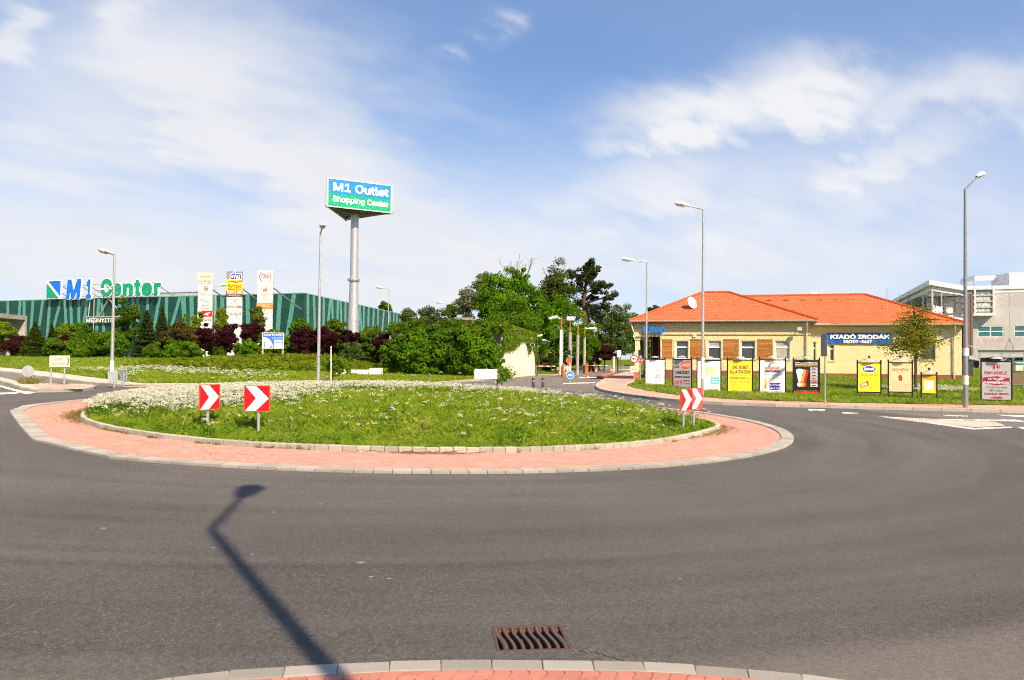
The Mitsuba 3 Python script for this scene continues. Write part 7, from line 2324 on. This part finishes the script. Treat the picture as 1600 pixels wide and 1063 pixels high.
for px, py_, rx, rz in pads:
    p = W(px, py_, dep + rng.uniform(-1.5, 1.5))
    for _ in range(7):
        Cn.append(p + (rng.normal(0, rx / FOC * dep * .5), rng.normal(0, .6), rng.normal(0, rz / FOC * dep * .75)))
        Rr.append(rz / FOC * dep * rng.uniform(1.1, 2.1))
        Cl.append(np.array((0.062, 0.086, 0.032)) * rng.normal(1, .18))
    q = W(915 if py_ > 440 else 918, min(py_ + 10, 500), dep)
    m.tube([q, (q + p) / 2 + (0, 0, .1), p], [.10, .07, .03], (0.075, 0.05, 0.04), 5)
m.build('trunk', 'bark', parent=k)
v, f, cc = cloud_leaves(np.array(Cn), np.array(Rr), np.array(Cl), 60, .28, squash=.75)
scene[numbered(f'{k}__crown')] = mikit.ply((v, f), 'leaf', False, color=cc)

# ivy hanging over the white end wall and the roof edge of the ivy building
def ivy_on(wall, pts, n, col, thick=.22, name='ivy'):
    """Leaves over an outline given in (along, height) on a wall."""
    poly = Polygon(pts)
    x0, y0, x1, y1 = poly.bounds
    out = []
    from shapely.prepared import prep
    pp = prep(poly)
    while len(out) < n:
        s, z = rng.uniform(x0, x1), rng.uniform(y0, y1)
        if pp.contains(Point(s, z)) and meshkit.noise(np.array([[s * 2.2, z * 2.2, 3]]), 9)[0] > .18:
            out.append((s, z, rng.uniform(.01, thick)))
    P = wall.F(np.array(out))
    N = unit(wall.n + rng.normal(0, .5, P.shape) + (0, 0, .5))
    v, f, cc = leaf_faces(P, N, rng.uniform(.10, .22, n), rng.uniform(.08, .16, n), tints(col, n, .25, .08), unit(np.array([0, 0, -1.0]) + rng.normal(0, .4, P.shape)))
    kk = numbered(f'{iv}__{name}')
    scene[kk] = mikit.ply((v, f), 'leaf', False, color=cc)
    tag(kk, kind='stuff')


def ipx(pts):
    return [iw.at(x, y) for x, y in pts]


ivy_on(iw, ipx([(783.5, 504), (800, 509), (815, 513), (838, 521), (838.5, 548), (837.5, 570), (835.5, 566), (834, 550), (830, 543), (827, 554), (824.5, 553), (823, 540), (819, 533), (814, 535), (808, 541), (801, 548), (796, 549), (793, 553), (789, 549), (783.5, 551)]), 4300, (0.135, 0.230, 0.015))
nC = 120
Cn = il.F(np.c_[rng.uniform(-.2, il.L + .1, nC), izt - .5 + np.abs(rng.normal(.05, .28, nC)), -rng.uniform(-.5, 2.0, nC)])
v, f, cc = cloud_leaves(Cn, rng.uniform(.3, .65, nC), tints((0.105, 0.19, 0.015), nC, .2, .06), 90, .2, squash=.6)
kk = numbered(f'{iv}__ivy')
scene[kk] = mikit.ply((v, f), 'leaf', False, color=cc)
tag(kk, kind='stuff')

# low junipers covering the bank
def cover(name, label, xs, n, col, size, hgt):
    C, R, L = [], [], []
    for (px, py0, py1, dep) in xs:
        p = W(px, (py0 + py1) / 2, dep)
        g = float(gz(p[0], p[1]))
        for _ in range(16):
            x, y = p[0] + rng.normal(0, .85), p[1] + rng.normal(0, 1.0)
            C.append((x, y, float(gz(x, y)) + rng.uniform(.1, hgt)))
            R.append(rng.uniform(.25, .5))
            L.append(np.asarray(col) * rng.normal(1, .18))
    v, f, cc = cloud_leaves(np.array(C), np.array(R), np.array(L), n, size, squash=.55, up=.9)
    k = numbered(name)
    scene[k] = mikit.ply((v, f), 'leaf', False, color=cc)
    tag(k, label, 'ground cover', kind='stuff')


bank = []
for px in range(250, 650, 9):
    for dep in (54.5, 57, 59.5, 62):
        bank.append((px + rng.uniform(-5, 5), 562, 584, dep + rng.uniform(-.8, .8)))
cover('juniper_ground_cover', 'yellowish green low junipers covering the bank under the plum bushes', bank, 62, (0.185, 0.255, 0.018), .20, .42)

# young trees
def sapling(name, label, base, top, crown, depth, n, col, leaf, spread, parent_kw=None, branches=12, r=.03, stakes=()):
    k = thing(name, label, 'tree')
    p0, p1 = W(*base, depth), W(*top, depth)
    m = MB()
    m.tube([p0 - (0, 0, .5), p0 * .5 + p1 * .5 + (.03, 0, 0), p1], [r, r * .8, r * .3], BARK, 7)
    P, Cc = [], []
    for cx, cy, rx, ry in crown:
        c = W(cx, cy, depth)
        a, b = rx / FOC * depth, ry / FOC * depth
        for _ in range(branches):
            e = c + (rng.normal(0, a * .62), rng.normal(0, a * .5), rng.normal(0, b * .6))
            s = p0 + (p1 - p0) * rng.uniform(.45, .98)
            s[2] = min(s[2], e[2] + .1)
            m.tube([s, (s + e) / 2 + (0, 0, .06), e], [r * .4, r * .25, .006], BARK, 5)
            q = rng.uniform(.35, 1, (n, 1))
            P.append(s + (e - s) * q + rng.normal(0, spread, (n, 3)))
            Cc.append(tints(col, n, .2, .08))
    m.build('trunk', 'bark', parent=k)
    P = np.vstack(P)
    v, f, cc = leaf_faces(P, unit(rng.normal(0, .7, P.shape) + (0, -.2, .7)), leaf * rng.uniform(.6, 1.3, len(P)), leaf * .6, np.vstack(Cc))
    scene[numbered(f'{k}__crown')] = mikit.ply((v, f), 'leaf', False, color=cc)
    return k


sapling('young_tree', 'young tree with thin yellow green foliage in front of the yellow building', (1431, 612), (1428, 470), [(1430, 490, 30, 26), (1410, 510, 26, 18), (1455, 515, 30, 16), (1430, 530, 40, 18), (1405, 540, 22, 12), (1448, 545, 22, 14)], 42.0, 56, (0.26, 0.275, 0.022), .12, .20, branches=15, r=.085)
sapling('young_tree', 'small staked tree with bright yellow green leaves on the roundabout', (517.5, 622), (518, 560), [(522, 563, 14, 7), (530, 570, 12, 6)], 26.0, 60, (0.13, 0.24, 0.012), .10, .08, branches=9, r=.016)
sapling('young_tree', 'thin leaning sapling with a bent leafy tip right of the white direction sign', (773.5, 626), (778, 576), [(791, 579, 9, 5), (797, 584, 9, 5)], 25.0, 36, (0.20, 0.34, 0.020), .085, .06, branches=8, r=.02)
for i, (px, yt, yb, col, lab) in enumerate(((510.3, 584, 618, (0.10, 0.08, 0.06), 'short dark tree stake on the roundabout left of the small tree'), (517.3, 541, 622, (0.55, 0.52, 0.46), 'tall pale tree stake tied to the small tree on the roundabout'))):
    k = thing('tree_stake', lab, 'stake')
    p0, p1 = W(px, yb, 25.7), W(px, yt, 25.7)
    MB().tube([p0 - (0, 0, .4), p1], [.03, .027], col, 8).build('stake', 'matte', parent=k)
    MB().tube([p1 - (0, 0, .12), p1 - (0, 0, .06)], .032, (0.3, 0.28, 0.24), 8).build('tie', 'matte', parent=k)


# ------------------------------------------------------------------ grass and flowers
def blades(xy, zf, h, w, cols, lean=.35):
    n = len(xy)
    a = rng.uniform(0, 2 * math.pi, n)
    z = zf(xy[:, 0], xy[:, 1]) - .02
    h = np.broadcast_to(h, (n,)) * rng.uniform(.6, 1.35, n)
    d = np.c_[np.cos(a), np.sin(a)] * (np.broadcast_to(w, (n,)) / 2)[:, None]
    t = rng.normal(0, lean, (n, 2)) * h[:, None]
    mid = t * .35
    v = np.stack([np.c_[xy - d, z], np.c_[xy + d, z], np.c_[xy + mid + d * .8, z + h * .55], np.c_[xy + t, z + h]], 1).reshape(-1, 3)
    i = np.arange(n)[:, None] * 4
    return v, np.vstack([i + [0, 1, 2], i + [0, 2, 3]]), np.repeat(cols, 4, 0)


def sample(poly, n):
    from shapely import contains_xy
    x0, y0, x1, y1 = poly.bounds
    out = np.zeros((0, 2))
    while len(out) < n:
        p = rng.uniform((x0, y0), (x1, y1), (n, 2))
        out = np.vstack([out, p[contains_xy(poly, p[:, 0], p[:, 1])]])
    return out[:n]


def n2(xy, f, seed, oct_=3):
    return meshkit.fbm(np.c_[xy * f, np.zeros(len(xy))], oct_, seed)


def grass_cols(xy, dry=0.0, seed=0):
    n = len(xy)
    a, b, c = n2(xy, .9, 1 + seed), n2(xy, 3.1, 2 + seed), n2(xy, .45, 3 + seed)
    G1, G2, G3, ST = map(np.array, ((0.215, 0.345, 0.020), (0.320, 0.410, 0.036), (0.130, 0.250, 0.014), (0.46, 0.41, 0.17)))
    t = np.clip((a - .35) * 3.0, 0, 1)[:, None]
    col = G1 * (1 - t) + G2 * t
    t = np.clip((b - .55) * 4, 0, 1)[:, None] * .8
    col = col * (1 - t) + G3 * t
    dryp = (np.clip((c - .56) * 1.6, 0, .16) + dry)
    m = rng.uniform(0, 1, n) < dryp
    col[m] = ST
    return (col * rng.normal(1, .2, (n, 1)).clip(.5, 1.6)).clip(.004, .7)


def stuff(name, parts, label, cat, bsdf='leaf'):
    n, V, Fc, C = 0, [], [], []
    for v, f, c in parts:
        V.append(v)
        Fc.append(f + n)
        C.append(c)
        n += len(v)
    k = numbered(name)
    scene[k] = mikit.ply((np.vstack(V), np.vstack(Fc)), bsdf, False, color=np.vstack(C))
    tag(k, label, cat, kind='stuff')


isl = ISLAND.buffer(-.10)
xy = sample(isl, 240000)
hh = .10 + .13 * n2(xy, .7, 31) + .10 * (n2(xy, 2.5, 32) - .5)
edge = np.clip((8.0 - np.hypot(xy[:, 0] - CX, xy[:, 1] - CY)) / 1.3, .40, 1)
near_rim = np.clip(1 - (8.0 - np.hypot(xy[:, 0] - CX, xy[:, 1] - CY)) / .5, 0, 1)
parts = [blades(xy, dome, np.maximum(hh, .06) * edge, .011, grass_cols(xy, .03), .55)]
# broad leaved weeds
xy = sample(isl, 40000)
keep = n2(xy, 1.4, 41) > .5
xy = xy[keep]
P = np.c_[xy, dome(xy[:, 0], xy[:, 1]) + rng.uniform(.03, .17, len(xy))]
parts.append(leaf_faces(P, unit(rng.normal(0, .45, P.shape) + (0, -.1, 1)), rng.uniform(.05, .12, len(P)), rng.uniform(.03, .06, len(P)), tints((0.125, 0.26, 0.015), len(P), .25, .08)))
# seeding stalks
xy = sample(isl, 900)
parts.append(blades(xy, dome, rng.uniform(.22, .36, len(xy)), .006, tints((0.30, 0.34, 0.10), len(xy), .2), .12))
# dry grass at the foot of the kerb, outside
ang = np.concatenate([rng.normal(-2.75, .16, 2600), rng.normal(-.30, .13, 1200), rng.uniform(-2.4, -.5, 2600)])
rr_ = np.array([kr(a) for a in ang]) + .03 + np.abs(rng.normal(0, .10, len(ang))) * np.r_[np.ones(3800) * 2.0, np.ones(2600) * .35]
xy = np.c_[CX + rr_ * np.cos(ang), CY + rr_ * np.sin(ang)]
keep = np.r_[rng.uniform(0, 1, 3800) < .6, n2(xy[3800:], 1.6, 51) > .55]
xy = xy[keep]
parts.append(blades(xy, lambda x, y: gz(x, y) + .03, rng.uniform(.02, .09, len(xy)), .009, np.where(rng.uniform(0, 1, (len(xy), 1)) < .6, (0.28, 0.21, 0.08), (0.11, 0.17, 0.02)) * rng.normal(1, .2, (len(xy), 1)).clip(.5, 1.5), .6))
stuff('roundabout_grass', parts, 'tall unmown meadow grass with weeds covering the roundabout', 'grass')

# white umbels
def umbels(xy, zf, h, r, n=9):
    m = len(xy)
    z = zf(xy[:, 0], xy[:, 1])
    top = np.c_[xy + rng.normal(0, .04, (m, 2)), z + h]
    C = np.repeat(top, n, 0)
    a, q = rng.uniform(0, 2 * math.pi, m * n), np.sqrt(rng.uniform(0, 1, m * n))
    R = np.repeat(np.broadcast_to(r, (m,)), n)
    P = C + np.c_[np.cos(a) * q * R, np.sin(a) * q * R, rng.normal(0, .012, m * n) - .2 * q ** 2 * R]
    col = np.array((0.80, 0.80, 0.64)) * rng.normal(1, .10, (m * n, 1)).clip(.6, 1.15)
    A = leaf_faces(P, unit(rng.normal(0, .35, P.shape) + (0, -.15, 1)), R * .62, R * .5, col.clip(0, .8))
    B = blades(np.repeat(xy, 2, 0) + rng.normal(0, .02, (2 * m, 2)), zf, np.repeat(h, 2) * .95, .010, tints((0.075, 0.15, 0.02), 2 * m, .2), .12)
    return A, B


xy = sample(isl, 60000)
x_, y_ = xy[:, 0] - CX, xy[:, 1] - CY
dens = .95 * sst(-1.0, -4.6, x_) * sst(-6.9, -4.4, y_ + .15 * x_) + .70 * sst(3.6, 5.8, y_) + .035 + .45 * sst(.3, 1.2, y_) * sst(2.8, 1.6, y_) * sst(-4.0, -1.0, x_) * sst(3.0, 1.0, x_)
patch = sst(.40, .60, n2(xy, .9, 61)) * .85 + .15
keep = rng.uniform(0, 1, len(xy)) < dens * patch * .66
xy = xy[keep]
A, B = umbels(xy, dome, rng.uniform(.20, .36, len(xy)), rng.uniform(.036, .078, len(xy)))
stuff('white_flowers', [A, B], 'white flat-topped wild flowers massed on the left and far side of the roundabout', 'flowers')

# lawns
vis = Polygon([(-60, 80), (-37, 56), (-15, 33), (-5, 38), (-1, 60), (9, 112), (-10, 120), (-60, 110)]).intersection(LAWN_L)
xy = sample(vis, 60000)
near_l = Polygon([(-40, 62), (-36.6, 55.9), (-15.5, 33.1), (-5, 38.9), (-1.5, 55), (-2, 62)]).intersection(LAWN_L)
xyn = sample(near_l, 110000)
lz = lambda x, y: gz(x, y) + .10
strip_ = LAWN_L.intersection(Polygon([(-37, 54), (-15.8, 32), (-13.5, 32.5), (-33, 57)]))
xyf = sample(near_l, 9000)
keep = rng.uniform(0, 1, len(xyf)) < (sst(5.5, 1.5, np.abs((xyf[:, 0] + 20.5) * .72 + (xyf[:, 1] - 41.5) * .68 - 1.5)) * sst(-25.5, -22, xyf[:, 0]) + .35 * sst(-6, -4, xyf[:, 0]) * sst(48, 40, xyf[:, 1])) * sst(.40, .6, n2(xyf, .5, 71))
xyf = xyf[keep]
A, B = umbels(xyf, lz, rng.uniform(.2, .4, len(xyf)), rng.uniform(.06, .11, len(xyf)), 7)
stuff('lawn_grass', [blades(xy, lz, .16, .06, grass_cols(xy, .05, 5), .5), blades(xyn, lz, .15, .030, grass_cols(xyn, .05, 5), .5)], 'rough green lawn between the left road and the hedge', 'grass')
stuff('white_flowers', [A, B], 'white wild flowers in a strip along the edge of the left lawn', 'flowers')
vis = Polygon([(6, 31), (45, 31), (60, 75), (36, 75), (30, 56), (10, 66)]).intersection(LAWN_R)
xy = sample(vis, 130000)
rz_ = lambda x, y: gz(x, y) + .13
xyf = sample(Polygon([(20.5, 40), (25, 41), (25, 46), (20, 44)]), 500)
A, B = umbels(xyf, rz_, rng.uniform(.15, .3, len(xyf)), rng.uniform(.06, .1, len(xyf)), 6)
stuff('lawn_grass', [blades(xy, rz_, .10 + .05 * (n2(xy, .4, 81) > .5), .028, grass_cols(xy, .09, 9), .5)], 'short green lawn under the poster boards', 'grass')
stuff('white_flowers', [A, B], 'small patch of white wild flowers behind the orange notice board', 'flowers')
xy = sample(Polygon(P2((28, 600.5), (58, 600), (60, 605), (30, 604.5))), 420)
stuff('dry_grass', [blades(xy, lambda x, y: gz(x, y) + .10, rng.uniform(.08, .26, len(xy)), .02, tints((0.24, 0.22, 0.06), len(xy), .25), .5)], 'dry yellowish grass tuft at the foot of the round sign', 'grass')
# twigs lying against the kerb
m = MB()
for _ in range(70):
    a = rng.normal(-1.40, .055)
    r = kr(a) + .06 + abs(rng.normal(0, .16))
    p = np.array((CX + r * math.cos(a), CY + r * math.sin(a), 0))
    p[2] = float(gz(p[0], p[1])) + .035
    d = np.array((rng.normal(0, .18), rng.normal(0, .05), rng.uniform(0, .05)))
    m.tube([p, p + d * .5 + (0, 0, .01), p + d], [.005, .004, .002], (0.16, 0.09, 0.055), 4)
m.build('dead_twigs', 'bark', label='dry brown twigs lying along the front kerb of the roundabout', kind='stuff')
labels['dead_twigs']['category'] = 'twigs'
